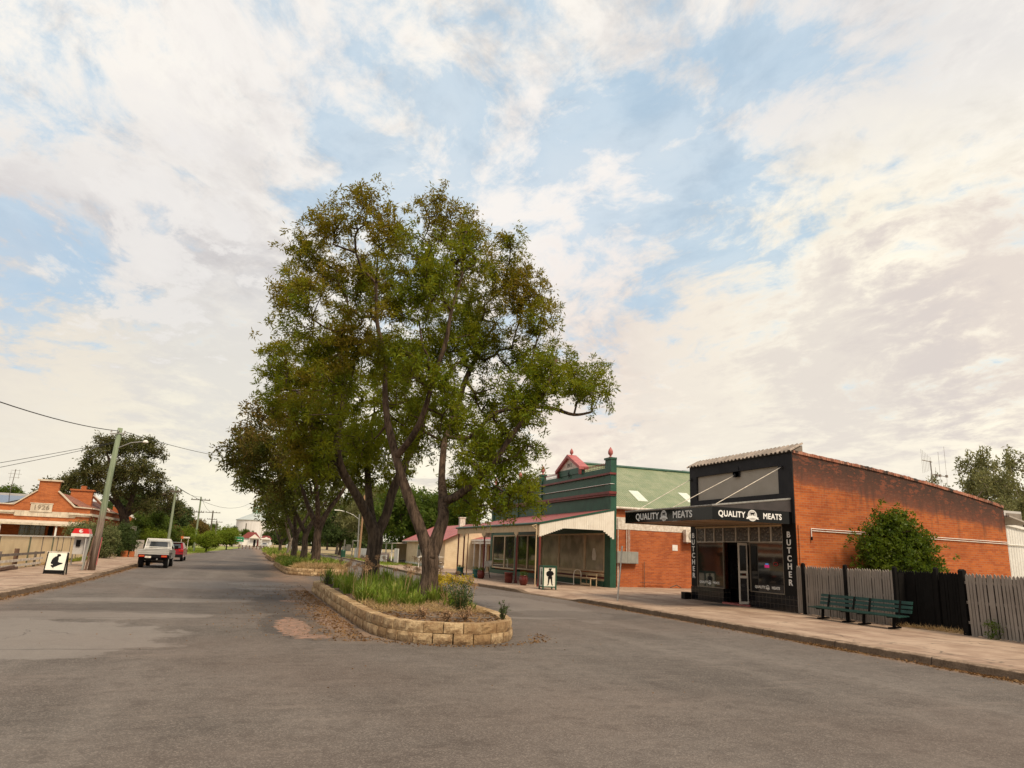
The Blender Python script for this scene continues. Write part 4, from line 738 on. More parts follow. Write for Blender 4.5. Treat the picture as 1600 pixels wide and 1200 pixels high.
make_tree('ash_tree', (3.7, 59.5, .3), 'dark ash tree at the rear of the second planter with low drooping crown', 'tree', LOB_D, fork_tree(3.7, 59.5, 7, .25, 5), (M_ASH2, M_BARKD), 11, 16, .34, .11, 5, 'ash trees along the median', extra=1.6, spread=.28, step=.9)
make_tree('ash_tree', (4.0, 74, .3), 'pale-stemmed ash tree in the third planter', 'tree', LOB_E, fork_tree(4.0, 74, 6, .22, 6, .3), (M_ASH2, M_BARKP), 10, 14, .42, .14, 6, 'ash trees along the median', extra=1.5, spread=.32, step=1.1)
make_tree('ash_tree', (4.0, 90, .3), 'farthest ash tree of the median row, low over the road end', 'tree', LOB_F, fork_tree(4.0, 90, 5, .22, 7), (M_ASH2, M_BARKD), 10, 12, .5, .17, 7, 'ash trees along the median', extra=1.5, spread=.4, step=1.3)
# ================================================================ butcher shop
FX = 17.9
bs = thing('butcher_shop', (17.9, 20.3, .15), 'small black-fronted butcher shop with orange brick side wall and awning lettered QUALITY MEATS', 'shop', None)
# side wall of brick (faces south) with sloping, stepped top
top = [(17.93, 5.62), (19.7, 5.44), (21.2, 5.30), (22.74, 5.13), (24.3, 4.92), (25.96, 4.66), (27.2, 4.45), (28.26, 4.25)]
pl = [(17.93, 20.3, .0)]+[(28.26, 20.3, .0)]+[(x, 20.3, z) for x, z in top[::-1]]
MB().prism(pl, (0, .25, 0)).build('side_wall', M_BRICK, bs)
mb = MB(); q = random.Random(4)
x = 17.95
while x < 28.2:      # uneven brick-on-edge coping
    z = float(np.interp(x, [a for a, b in top], [b for a, b in top])); w = .105; j = q.uniform(-.010, .014); s_ = -.125*w
    mb.prism([(x, 20.26+q.uniform(-.012, .01), z+.003), (x+w-.008, 20.26, z+s_+.003), (x+w-.008, 20.26, z+s_+.105+j), (x, 20.26, z+.105+j)], (0, .33, 0)); x += w
def copingmat():
    m, g = newmat('sooty_coping_bricks'); p = geoP(g); isl = g.n('ShaderNodeNewGeometry').outputs['Random Per Island']; n = g.noise(p, 2.2, 5, .7)
    col = g.mix(isl, (.30, .11, .07, 1), (.40, .20, .14, 1)); col = g.mix(g.ss(n, .44, .60), col, (.05, .038, .033, 1)); return finish(m, g, col, .9, 0, n, .5, .02, .2)
mb.build('wall_coping', copingmat(), bs)
MB().box(18.2, 28.2, 26.4, 26.64, 0, 4.2).build('rear_wall', M_BRICKP, bs)
MB().slab((18.2, 20.55, 5.1), (28.2, 20.55, 3.95), (28.2, 26.4, 3.95), (18.2, 26.4, 5.1), .1).build('roof', M_GREYR, bs)
MB().slab((28.26, 20.1, 3.98), (29.4, 20.1, 3.72), (29.4, 22.5, 3.72), (28.26, 22.5, 3.98), .06).build('rear_eave', M_GREYR, bs)
mb = MB()   # rendered facade: piers, head, parapet frame round the recessed panel
pb = MB(); pb.box(FX, 18.2, 20.312, 20.98, .705, 3.159); pb.build('pilaster', M_BLACK, bs); pb = MB(); pb.box(FX, 18.2, 26.24, 26.64, .705, 3.159); pb.build('pilaster', M_BLACK, bs)
mb.box(FX, 18.2, 20.312, 26.64, 3.16, 4.22)
mb.box(FX, 18.2, 20.312, 21.05, 4.222, 5.66); mb.box(FX, 18.2, 26.14, 26.64, 4.222, 5.66); mb.box(FX, 18.2, 21.052, 26.138, 5.23, 5.66)
mb.box(FX-.03, FX-.001, 23.28, 23.62, 5.02, 5.40); mb.box(FX-.03, FX+.08, 23.28, 23.62, 5.02, 5.228)
mb.build('facade', M_CHAR, bs)
MB().box(FX+.085, 18.18, 21.052, 26.138, 4.222, 5.228).build('parapet_panel', M_TAUPE, bs)
# pantile coping along the parapet: half-round tiles falling to the street
m_, g_ = newmat('lichened_roof_tiles'); p_ = geoP(g_); isl_ = g_.n('ShaderNodeNewGeometry').outputs['Random Per Island']; nn_ = g_.noise(p_, 7, 5, .7)
c_ = g_.mix(isl_, (.24, .20, .17, 1), (.38, .31, .26, 1)); c_ = g_.mix(g_.m('MULTIPLY', g_.ss(nn_, .45, .65), .6), c_, (.12, .10, .085, 1)); M_PANT = finish(m_, g_, c_, .9, 0, nn_, .5, .02, .2)
mb = MB(); y = 20.28; k = 0; q = random.Random(2)
while y < 26.66:
    up = k % 2 == 0; w = .115; a0, a1 = (0, math.pi) if up else (math.pi, 2*math.pi); zz0 = (.0 if up else .035)
    pts0, pts1 = [], []; j = q.uniform(-.015, .015); jz = q.uniform(-.006, .006)
    for t in range(7):
        a = a0+(a1-a0)*t/6; cy = y+w/2-math.cos(a)*w*.62; cz = math.sin(a)*w*.42
        pts0.append((FX-.10+j, cy, 5.68+zz0+cz+jz)); pts1.append((FX+.50, cy, 5.99+zz0+cz))
    n = len(pts0); V = pts0+pts1+[(a, b, c-.018) for a, b, c in pts0]+[(a, b, c-.018) for a, b, c in pts1]
    F = [(i, i+1, n+i+1, n+i) for i in range(n-1)]+[(2*n+i, 3*n+i, 3*n+i+1, 2*n+i+1) for i in range(n-1)]+[(i, 2*n+i, 2*n+i+1, i+1) for i in range(n-1)]
    mb.add(V, F); y += w; k += 1
mb.build('tile_coping', M_PANT, bs)
MB().prism([(FX-.06, 20.31, 5.661), (FX+.5, 20.31, 5.661), (FX+.5, 20.31, 5.93), ], (0, 6.3, 0)).build('coping_bed', M_WOODG, bs)
# stall riser and step
mb = MB(); mb.box(FX-.025, 18.2, 20.306, 22.84, .15, .70); mb.box(18.2, 18.7, 22.6, 22.84, .15, .70); mb.build('tiled_riser', M_BLKTILE, bs); MB().box(FX-.025, 18.2, 24.42, 26.64, .15, .70).build('tiled_riser', M_BLKTILE, bs)
MB().box(FX-.1, 18.9, 22.842, 24.418, .10, .215).build('door_step', M_MAROONL, bs)
def frame_rect(mb, x, y0, y1, z0, z1, t=.035, d=.05):
    mb.box(x-.012, x+d, y0, y0+t, z0, z1); mb.box(x-.012, x+d, y1-t, y1, z0, z1); mb.box(x-.012, x+d, y0+t, y1-t, z0, z0+t); mb.box(x-.012, x+d, y0+t, y1-t, z1-t, z1)
M_ALU = plain('bronze_window_frame', (.24, .20, .16), (.18, .15, .12), 4, .4, .3)
M_ALUW = plain('pale_door_frame', (.62, .57, .50), (.5, .45, .4), 4, .4, .2)
for y0, y1 in ((20.98, 22.84), (24.42, 26.24)):
    mb = MB(); frame_rect(mb, FX+.02, y0, y1, .705, 2.50); w = mb.build('shop_window', M_ALU, bs)
    MB().box(FX+.045, FX+.06, y0+.035, y1-.035, .74, 2.465).build('pane', M_GLASS, w)
mb = MB(); ys_ = [20.98, 21.60, 22.25, 22.84, 23.62, 24.42, 25.02, 25.64, 26.24]
for a, b in zip(ys_, ys_[1:]): frame_rect(mb, FX+.02, a+.001, b-.001, 2.505, 3.155, .022)
tw = mb.build('transom_window', M_ALUW, bs)
m_, g_ = newmat('patterned_glass'); p_ = geoP(g_); vx = g_.n('ShaderNodeTexVoronoi', {'Vector': g_.scl(p_, (1, 1, 1.2)), 'Scale': 9.0}).outputs['Distance']
c_ = g_.mix(g_.ss(vx, .15, .5), (.16, .13, .10, 1), (.045, .035, .03, 1)); M_PATG = finish(m_, g_, c_, .25, 0, vx, .6, .02, .6)
for a, b in zip(ys_, ys_[1:]): MB().box(FX+.05, FX+.06, a+.023, b-.023, 2.527, 3.133).build('pane', M_PATG, tw)
# recessed doorway: dark interior, return windows, open aluminium door
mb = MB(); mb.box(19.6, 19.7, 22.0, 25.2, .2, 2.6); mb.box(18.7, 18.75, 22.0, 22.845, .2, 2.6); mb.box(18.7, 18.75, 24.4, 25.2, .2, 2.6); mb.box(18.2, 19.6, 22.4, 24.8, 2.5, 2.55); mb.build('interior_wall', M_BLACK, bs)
mb = MB(); mb.box(18.2, 18.72, 22.846, 22.86, .72, 2.5); mb.box(18.2, 18.72, 24.40, 24.414, .72, 2.5); mb.build('return_window', M_GLASS, bs)
mb = MB(); mb.box(18.62, 18.72, 22.86, 22.92, .215, 2.5); mb.box(18.62, 18.72, 24.34, 24.40, .215, 2.5); mb.box(18.62, 18.72, 22.92, 24.34, 2.42, 2.5); mb.box(18.64, 18.70, 22.92, 24.34, .70, .73); mb.build('door_frame', M_ALU, bs)
hy = 22.93; A_ = Vector((FX-.02, hy, 0)); B_ = Vector((FX-.02-.38, hy+.03, 0)); mb = MB()
def door_pt(u, z): p = A_+(B_-A_)*u; return (p.x, p.y, z)
for u in (.06, .94): mb.bar(door_pt(u, .24), door_pt(u, 2.46), .055, .04, up=(B_-A_))
for z in (.29, 1.22, 1.40, 2.42): mb.bar(door_pt(.06, z), door_pt(.94, z), .04, .09)
dr = mb.build('door', M_ALUW, bs); mb = MB(); mb.bar(door_pt(.1, .78), door_pt(.9, .78), .01, .86); mb.bar(door_pt(.1, 1.88), door_pt(.9, 1.88), .01, 1.0); mb.build('pane', M_GLASS, dr)
MB().bar(door_pt(.9, 1.05), door_pt(.9, 1.5), .03, .03, up=(1, 0, 0)).build('handle', M_STEEL, dr)
MB().box(19.55, 19.59, 23.1, 23.35, 1.15, 1.5).build('notice', M_WHITE, bs)
# small glowing pink and blue sign in the right window, posters
def emi(name, c, s):
    m, g = newmat(name); e = g.n('ShaderNodeEmission', {'Color': (*c, 1), 'Strength': s}); g.n('ShaderNodeOutputMaterial', {'Surface': e.outputs[0]}); return m
o_ = MB().box(FX+.030, FX+.042, 21.78, 22.02, 1.60, 1.70).build('window_sign', emi('pink_sign_light', (.75, .05, .2), .45), bs)
MB().box(FX+.030, FX+.042, 21.82, 21.98, 1.71, 1.745).build('window_sign', emi('blue_sign_light', (.1, .35, .8), .5), bs)
MB().tube([(FX+.03, 21.42+.12*math.cos(a/6*math.pi), 1.74+.06*math.sin(a/6*math.pi)) for a in range(13)], .012, 5).build('window_sign', plain('dark_red_sign', (.45, .03, .03), None, 3, .4), bs)
# awning
AX = 14.6

aw = MB().box(AX+.04, FX-.001, 20.50, 26.36, 3.14, 3.17).build('awning', M_SOFFIT, bs)
mb = MB(); mb.slab((AX, 20.46, 3.58), (FX-.01, 20.46, 3.99), (FX-.01, 26.40, 3.99), (AX, 26.40, 3.58), .03); mb.build('awning_roof', M_GREYR, aw)
mb = MB(); y = 20.46
mb.box(AX-.02, AX+.02, 20.46, 26.4, 3.585, 3.60)
while y < 26.38: mb.box(AX-.045, AX+.02, y, y+.06, 3.575, 3.615); y += .11
mb.bar((AX-.02, 20.445, 3.60), (FX-.01, 20.445, 4.01), .03, .05); mb.build('roof_edge', M_STEEL, aw)
MB().box(AX, AX+.04, 20.45, 26.40, 3.12, 3.55).build('fascia', M_BLACKG, aw)
MB().box(AX+.041, FX-.001, 20.45, 20.49, 3.12, 3.54).build('fascia', M_BLACKG, aw)
MB().prism([(AX+.05, 20.452, 3.545), (FX-.002, 20.452, 3.545), (FX-.002, 20.452, 3.955)], (0, .03, 0)).build('gable_infill', plain('faded_black_board', (.055, .045, .045), (.035, .03, .03), 2, .5), aw)
MB().box(AX+.06, FX-.002, 26.36, 26.39, 3.12, 3.54).build('fascia', M_BLACK, aw)
mb = MB()
for yy in (21.0, 22.6, 24.2, 25.8): mb.box(AX+.05, FX-.002, yy, yy+.045, 3.118, 3.139)
mb.build('cover_strip', M_SOFFIT, aw)
mb = MB(); mb.box(FX-.05, FX-.003, 20.99, 26.23, 3.06, 3.118); mb.build('soffit_bead', M_CREAM, aw)
rods = [((AX+.75, 21.9, 3.70), (FX-.03, 20.82, 5.15)), ((AX+.75, 25.0, 3.70), (FX-.03, 23.5, 5.10)), ((AX+.2, 26.15, 3.62), (FX-.03, 26.5, 5.15))]
rods = [((AX+.35, 20.8, 3.64), (FX-.05, 20.82, 5.15)), ((AX+.35, 23.45, 3.64), (FX-.05, 23.5, 5.08)), ((AX+.35, 26.1, 3.64), (FX-.05, 26.5, 5.15))]
for (p0, p1) in rods:
    MB().tube([p0, p1], .013, 6).build('suspension_rod', M_WHITED, aw)
    MB().lathe((p1[0]+.02, p1[1], p1[2]-.07), [(.02, 0), (.055, .02), (.06, .07), (.055, .12), (.02, .14)], 10).build('rod_bracket', M_CHAR, aw)
M_SIGNW = plain('sign_white', (.80, .79, .77), (.72, .71, .69), 5, .4)
M_SIGNG = plain('sign_grey', (.50, .49, .48), (.42, .41, .4), 5, .4)
COW = [(-.30, .06), (-.34, .14), (-.27, .17), (-.20, .13), (-.10, .15), (.22, .15), (.30, .19), (.33, .27), (.36, .20), (.44, .22), (.42, .14), (.37, .07), (.30, .03), (.27, -.08), (.26, -.25), (.20, -.25), (.19, -.08), (-.12, -.07), (-.15, -.25), (-.21, -.25), (-.21, -.06), (-.28, -.05)]
def emblem(parent, o, ux, uz, s):   # round badge with a beast over a ribbon
    o, ux, uz = Vector(o), Vector(ux), Vector(uz); un = ux.cross(uz)
    cir = [(math.cos(t/24*2*math.pi)*s, math.sin(t/24*2*math.pi)*s) for t in range(24)]; mb = MB(); flat(mb, cir, o+un*.001, ux, uz, .006); e = mb.build('emblem', M_SIGNG, parent)
    mb = MB(); mb_r = [(math.cos(t/24*2*math.pi)*s*r_, math.sin(t/24*2*math.pi)*s*r_) for r_ in (1.0, .90) for t in range(24)]
    V = [o+un*.0085+ux*a_+uz*b_ for a_, b_ in mb_r]; mb.add(V, [(i, (i+1) % 24, 24+(i+1) % 24, 24+i) for i in range(24)]); mb.build('ring', M_SIGNW, e)
    mb = MB(); flat(mb, [(a_*s*1.35, b_*s*1.35+s*.30) for a_, b_ in COW], o+un*.0075, ux, uz, .003); mb.build('beast', M_BLACK, e)
    mb = MB(); rb = [(-1.55, -.62), (-1.30, -.48), (-1.42, -.30), (-1.05, -.30), (-1.0, -.16), (0, -.02), (1.0, -.16), (1.05, -.30), (1.42, -.30), (1.30, -.48), (1.55, -.62), (1.0, -.66), (.95, -.56), (0, -.40), (-.95, -.56), (-1.0, -.66)]
    flat(mb, [(a_*s*.92, b_*s) for a_, b_ in rb], o+un*.009, ux, uz, .004); mb.build('ribbon', M_SIGNW, e)
def quality_meats(parent, o, ux, uz, h, gap, s, sx=1.0, bold=.007):
    o, ux = Vector(o), Vector(ux); un = ux.cross(Vector(uz)); mb = MB()
    place_text(mb, 'QUALITY', h, bold, o-ux*gap+un*.003, ux, uz, sx=sx, depth=.004); place_text(mb, 'MEATS', h, bold, o+ux*gap+un*.003, ux, uz, sx=sx, depth=.004); mb.build('lettering', M_SIGNW, parent)
    emblem(parent, o, ux, uz, s)
# front (faces the street, reads from north to south) and south end
quality_meats(aw, (AX-.002, 23.45, 3.335), (0, -1, 0), (0, 0, 1), .34, 1.22, .20, 1.15)
quality_meats(aw, (16.22, 20.448, 3.33), (1, 0, 0), (0, 0, 1), .27, .84, .19, .92)
for yy in (21.9, 25.4): quality_meats(bs, (FX+.043, yy, .90), (0, -1, 0), (0, 0, 1), .13, .42, .085, 1.0, .004)
for yy in (20.66, 26.45):
    mb = MB()
    for k, ch in enumerate('BUTCHER'): place_text(mb, ch, .285, .007, (FX-.006, yy, 2.76-k*.272), (0, -1, 0), (0, 0, 1), depth=.006, sx=1.12)
    mb.build('lettering', M_SIGNW, bs)
# conduits on the brick wall
mb = MB()
for dz, x0 in ((0, 18.56), (-.07, 18.6)): mb.tube([(x0, 20.27, 3.0+dz), (28.3, 20.27, 2.93+dz)], .014, 6)
mb.tube([(18.56, 20.27, 3.02), (18.56, 20.27, 2.72)], .016, 6); mb.build('conduit', M_WHITE, bs)
mb = MB(); mb.box(18.0, 18.045, 20.255, 20.299, 1.7, 3.1); mb.build('downpipe', M_BRICKM, bs)
MB().tube([(18.55, 20.25, 2.72), (18.55, 20.25, 2.60)], .03, 6).build('conduit_end', M_BLACK, bs)
# aerial behind the roof
mb = MB(); ax, ay = 31.5, 26.0
mb.tube([(ax, ay, 4.0), (ax-.05, ay, 7.0)], .025, 6); mb.bar((ax-.1, ay, 6.35), (ax+1.0, ay, 6.28), .03, .03); mb.bar((ax-.6, ay, 7.0), (ax+.05, ay, 6.95), .03, .03)
for k in range(7): x = ax-.62+.1*k; mb.tube([(x, ay, 6.35+.1*k/3), (x, ay, 7.55-.06*k)], .007, 4)
for x, z0, z1 in ((ax+.25, 5.9, 6.7), (ax+.52, 5.6, 7.5), (ax+.95, 5.8, 7.8)): mb.tube([(x, ay, z0), (x, ay, z1)], .008, 4)
for x in (ax+.28, ax+.5, ax+.95): mb.box(x-.05, x+.05, ay-.04, ay+.04, 6.25, 6.37)
mb.tube([(ax, ay, 0), (ax, ay, 4.0)], .03, 6)
tag(mb.build('television_aerial', M_WOODG), 'television aerial with vertical rods on a thin mast behind the butcher wall', 'aerial')

# ================================================================ green-fronted shop
G0, G1, GX = 34.7, 54.8, 18.3
gs = thing('green_shop', (GX, G0, .15), 'old shop with tall dark green parapet, red mouldings and a pink-roofed veranda on posts', 'shop')
mb = MB(); mb.box(GX+.05, 18.6, 35.2, G1, 3.1, 6.52); mb.box(GX, 18.6, 38.55, 41.85, 6.521, 6.88)
mb.box(GX, 18.65, G0, 35.38, .15, 6.95); mb.box(GX-.06, 18.65, G0-.03, 35.42, 6.95, 7.06)
for y in (44.55, 48.9, 54.4): mb.box(GX-.02, 18.62, y, y+.45, .15, 6.85); mb.box(GX-.06, 18.65, y-.04, y+.49, 6.85, 6.95)
mb.build('facade', M_WGRN, gs)
MB().box(GX-.01, 18.5, 35.39, 54.39, 3.0, 3.099).build('lintel', M_WGRN, gs)
mb = MB(); mb.box(GX-.16, GX+.3, G0-.12, G1+.05, 5.06, 5.20); mb.box(GX-.10, GX+.3, G0-.06, G1, 4.96, 5.059); mb.box(GX-.09, GX+.3, G0-.06, G1, 6.12, 6.22); mb.build('red_moulding', M_MAROON, gs)
MB().box(GX-.05, GX+.2, G0-.035, G1, 5.60, 5.625).build('pale_moulding', M_WHITE, gs)
def urn(c, s=1.0):
    return [(.10*s, 0), (.10*s, .05*s), (.05*s, .08*s), (.05*s, .12*s), (.13*s, .22*s), (.14*s, .34*s), (.10*s, .46*s), (.045*s, .55*s), (.02*s, .60*s)]
for y, z in ((35.05, 7.06), (44.77, 6.95), (49.12, 6.95), (54.62, 6.95), (40.2, 7.72)):
    c = (GX+.15, y, z); MB().lathe(c, urn(c, 1.0 if z < 7.5 else .8), 14).build('finial', M_MAROONL, gs, smooth=True)
mb = MB(); mb.prism([(GX+.02, 38.75, 6.881), (GX+.02, 41.65, 6.881), (GX+.02, 40.2, 7.68)], (.2, 0, 0)); pd = mb.build('pediment', M_WHITED, gs)
mb = MB()
for s_, ye in ((-1, 38.4), (1, 42.0)): mb.prism([(GX-.16, 40.2, 7.80), (GX-.16, 40.2, 7.60), (GX-.16, ye, 6.74), (GX-.16, ye, 6.92)], (.62, 0, 0))
mb.build('barge_board', M_MAROONL, pd)
for y in (38.52, 41.75): MB().box(GX-.12, GX+.0, y-.1, y+.1, 6.45, 6.74).build('scroll_bracket', M_MAROON, pd)
mb = MB(); place_text(mb, '1911', .32, .008, (GX+.015, 40.2, 7.12), (0, -1, 0), (0, 0, 1), depth=.006); mb.build('lettering', M_BLACK, pd)
mb = MB(); mb.bar((GX-.008, 40.2, 6.32), (GX-.008, 40.2, 6.78), .05, .02, up=(1, 0, 0)); mb.bar((GX-.008, 40.0, 6.55), (GX-.008, 40.4, 6.55), .02, .05); mb.bar((GX-.008, 40.08, 6.43), (GX-.008, 40.32, 6.67), .02, .05); mb.build('star_ornament', M_BLACK, gs)
mb = MB()
for a, b in ((35.5, 38.4), (42.0, 44.5), (45.1, 48.85), (49.5, 54.3)):
    mb.bar((GX+.15, a, 6.60), (GX+.15, b, 6.60), .02, .02); mb.bar((GX+.15, a, 6.72), (GX+.15, b, 6.72), .02, .02); y = a
    while y < b: mb.tube([(GX+.15, y, 6.52), (GX+.15, y, 6.86)], .012, 4); mb.box(GX+.12, GX+.18, y-.035, y+.035, 6.76, 6.80); y += .20
mb.build('iron_cresting', M_MAROON, gs)
# side wall and roof
mb = MB(); mb.prism([(18.6, 35.9, 0), (32, 35.9, 0), (32, 35.9, 4.55), (18.6, 35.9, 4.55)], (0, .25, 0)); sw = mb.build('side_wall', M_BRICKP, gs)
MB().prism([(18.65, G1, 0), (32, G1, 0), (32, G1, 4.5), (18.65, G1, 4.5)], (0, -.25, 0)).build('rear_wall', M_BRICKP, gs)
def rz(y): return 4.55+(y-35.9)*.56
mb = MB(); mb.slab((18.62, 35.72, rz(35.72)), (32.2, 35.72, rz(35.72)), (32.2, 41.0, rz(41.0)), (18.62, 41.0, rz(41.0)), .05)
mb.slab((18.62, 41.0, rz(41.0)), (32.2, 41.0, rz(41.0)), (32.2, 45.6, 4.75), (18.62, 45.6, 4.75), .05); mb.slab((18.62, 45.6, 4.75), (32.2, 45.6, 4.75), (32.2, 50.2, 7.2), (18.62, 50.2, 7.2), .05); mb.slab((18.62, 50.2, 7.2), (32.2, 50.2, 7.2), (32.2, 54.9, 4.6), (18.62, 54.9, 4.6), .05)
mb.build('roof', M_GREENR, gs)
MB().tube([(18.6, 41.0, rz(41)+.03), (32.2, 41.0, rz(41)+.03)], .10, 8).build('ridge_cap', M_WGRN, gs)
MB().tube([(18.6, 35.70, 4.42), (32.2, 35.70, 4.42)], .07, 8).build('gutter', M_WHITED, gs)
M_SKYL = plain('fibreglass_sheet', (.62, .64, .55), (.52, .54, .45), 4, .35)
for x0, x1, a, b in ((21.1, 21.75, 36.6, 37.8), (24.65, 25.3, 36.85, 38.0)): MB().slab((x0, a, rz(a)+.02), (x1, a, rz(a)+.02), (x1, b, rz(b)+.02), (x0, b, rz(b)+.02), .015).build('skylight', M_SKYL, gs)
MB().box(19.25, 25.5, 35.875, 35.899, 3.25, 3.92).build('painted_band', M_WHITED, sw)
MB().box(24.0, 25.5, 35.868, 35.874, 3.12, 3.45).build('painted_band', M_WHITED, sw)
mb = MB(); mb.box(19.22, 20.54, 35.65, 35.898, 1.42, 2.06); eb = mb.build('meter_box', M_GREYM, gs)
mb = MB(); mb.box(19.25, 19.855, 35.635, 35.649, 1.45, 2.03); mb.box(19.875, 20.51, 35.635, 35.649, 1.45, 2.03); mb.build('door', M_GREYM, eb)
mb = MB(); mb.tube([(19.35, 35.8, .15), (19.35, 35.8, 1.42)], .035, 6); mb.tube([(19.35, 35.8, 2.06), (19.35, 35.8, 3.9)], .025, 6)
for x in (19.9, 20.0, 20.1): mb.tube([(x, 35.84, 2.06), (x, 35.84, 3.3)], .018, 5)
mb.build('conduit', M_WHITED, gs)
MB().box(22.88, 23.22, 35.88, 35.899, 2.22, 2.54).build('wall_plate', M_WHITE, gs)
mb = MB(); mb.tube([(21.0, 35.8, .15), (21.0, 35.8, 1.55)], .02, 6); mb.tube([(20.7, 35.75, .42), (22.3, 35.75, .42)], .018, 6); mb.tube([(22.6, 35.7, .2), (23.0, 35.7, .35), (23.3, 35.7, .2)], .03, 6); mb.build('water_pipe', M_WOODR, gs)
mb = MB(); mb.box(23.55, 24.5, 35.5, 35.82, 2.72, 3.42); ac = mb.build('air_conditioner', M_WHITED, gs)
mb = MB(); cc_ = Vector((24.0, 35.49, 3.07))
for r_ in (.08, .15, .22, .28): mb.tube([cc_+Vector((math.cos(t/16*2*math.pi)*r_, 0, math.sin(t/16*2*math.pi)*r_)) for t in range(17)], .012, 4, cap=False)
mb.build('fan_grille', M_WOODG, ac); mb = MB(); mb.bar((23.65, 35.88, 2.68), (23.65, 35.5, 2.68), .04, .04); mb.bar((24.4, 35.88, 2.68), (24.4, 35.5, 2.68), .04, .04); mb.build('bracket', M_STEEL, ac)
# shopfront
mb = MB(); mb.box(GX-.04, 18.5, 35.39, 41.7, .15, .45); mb.box(GX-.04, 18.5, 45.02, 54.38, .15, .45); mb.build('plinth', M_WGRN, gs)
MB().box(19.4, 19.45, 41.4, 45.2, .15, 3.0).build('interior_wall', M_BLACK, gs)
def gwin(y0, y1, z0, z1, glass, x=GX+.03):
    mb = MB(); frame_rect(mb, x, y0, y1, z0, z1, .09, .06); w = mb.build('shop_window', M_CREAM, gs); MB().box(x+.035, x+.05, y0+.09, y1-.09, z0+.09, z1-.09).build('pane', glass, w)
gwin(35.42, 37.9, .90, 2.99, M_GLASSB); gwin(37.92, 41.55, .90, 2.99, M_GLASSB); gwin(41.57, 44.5, .90, 2.99, M_GLASSB)
gwin(45.05, 46.9, .62, 2.99, M_GLASS); gwin(46.92, 48.85, .62, 2.99, M_GLASS); gwin(49.4, 51.6, .55, 2.99, M_GLASS); gwin(51.62, 54.38, .55, 2.99, M_GLASS)
mb = MB(); mb.box(GX-.02, 18.48, 35.42, 44.5, .451, .56); mb.box(GX-.02, 18.48, 35.42, 44.5, .68, .84); mb.build('panel_rail', M_CREAM, gs); MB().box(GX+.03, 18.47, 35.42, 44.5, .561, .679).build('panel', M_MAROON, gs)
mb = MB(); M_PAPER = plain('faded_poster', (.62, .58, .50), (.5, .45, .38), 3, .7)
mb.prism([(GX+.055, 36.75+a_, 1.62+b_) for a_, b_ in ((-.2, -.1), (.16, -.1), (.24, .1), (.2, .36), (.12, .55), (-.1, .55), (-.2, .36), (-.28, .15))], (.005, 0, 0)); mb.build('window_poster', M_PAPER, gs)
# veranda
VX, V0, V1 = 13.95, 34.15, 49.3
mb = MB(); mb.slab((VX, V0, 3.30), (GX, V0, 4.24), (GX, V1, 4.24), (VX, V1, 3.30), .04); vr = mb.build('veranda_roof', M_REDR, gs)
mb = MB(); mb.tube([(VX-.05, V0-.05, 3.26), (VX-.05, V1+.1, 3.26)], .065, 8); mb.build('gutter', M_WGRN, vr)
MB().bar((VX, V0-.01, 3.27), (GX, V0-.01, 4.21), .035, .10).build('verge_trim', M_WGRN, vr); MB().bar((VX, V1, 3.27), (GX, V1, 4.21), .035, .10).build('verge_trim', M_WGRN, vr)
posts = [34.2, 37.5, 43.3, 47.75, 49.15]
mb = MB(); y = V0+.02; q = random.Random(9)
while y < V1-.1:     # vertical boards of the street valance, dropping to points at the posts
    d = min(abs(y+.06-p_) for p_ in posts[:4]); dr_ = .62 if d < .1 else (.52 if d < .22 else (.44 if d < .34 else .34)); zt = 3.20; mb.box(VX+.0, VX+.022, y, y+.118, zt-dr_, zt+q.uniform(-.004, .004)); y += .125
vb = mb.build('valance', M_CREAM, vr)
mb = MB(); x = VX+.03; n_ = int((GX-.02-x)/.125)
for k in range(n_):
    u = k/n_; zt = 3.28+.94*(x-VX)/(GX-VX)-.04; e = min(k, n_-1-k)
    if k < n_*.5: zb = 2.62+.045*k if k < 11 else 3.08
    else: zb = 3.08 if e > 4 else 3.08-.085*(5-e)
    mb.box(x, x+.118, V0-.001, V0+.02, zb, zt); x += .125
mb.build('end_valance', M_CREAMW, vr)
for y in posts:
    mb = MB(); mb.tube([(VX+.08, y, .15), (VX+.08, y, 3.2)], .052, 8); mb.box(VX-.0, VX+.16, y-.08, y+.08, .15, .3); mb.build('post', M_MAROON, vr)
for y, x in ((47.75, VX+.35), (34.2, VX-.12)):
    MB().tube([(x, y, .15), (x, y, 3.22)], .03, 6).build('downpipe', M_CREAM if x < VX else M_MAROON, vr)
mb = MB(); mb.tube([(VX-.05, V0+.15, 3.2), (VX-.35, V0+.1, 3.12), (VX-.12, V0+.05, 2.95), (VX-.12, V0+.05, 2.7)], .035, 6); mb.build('gutter_elbow', M_CREAM, vr)
mb = MB()
for y in (36.4, 39, 42, 45, 48): mb.bar((VX+.05, y, 3.22), (GX, y, 4.10), .06, .09)
mb.build('rafter', M_SOFFIT, vr)
mb = MB(); mb.box(14.3, 14.34, 42.9, 44.2, 2.62, 2.92); hs = mb.build('hanging_sign', M_WHITED, vr)

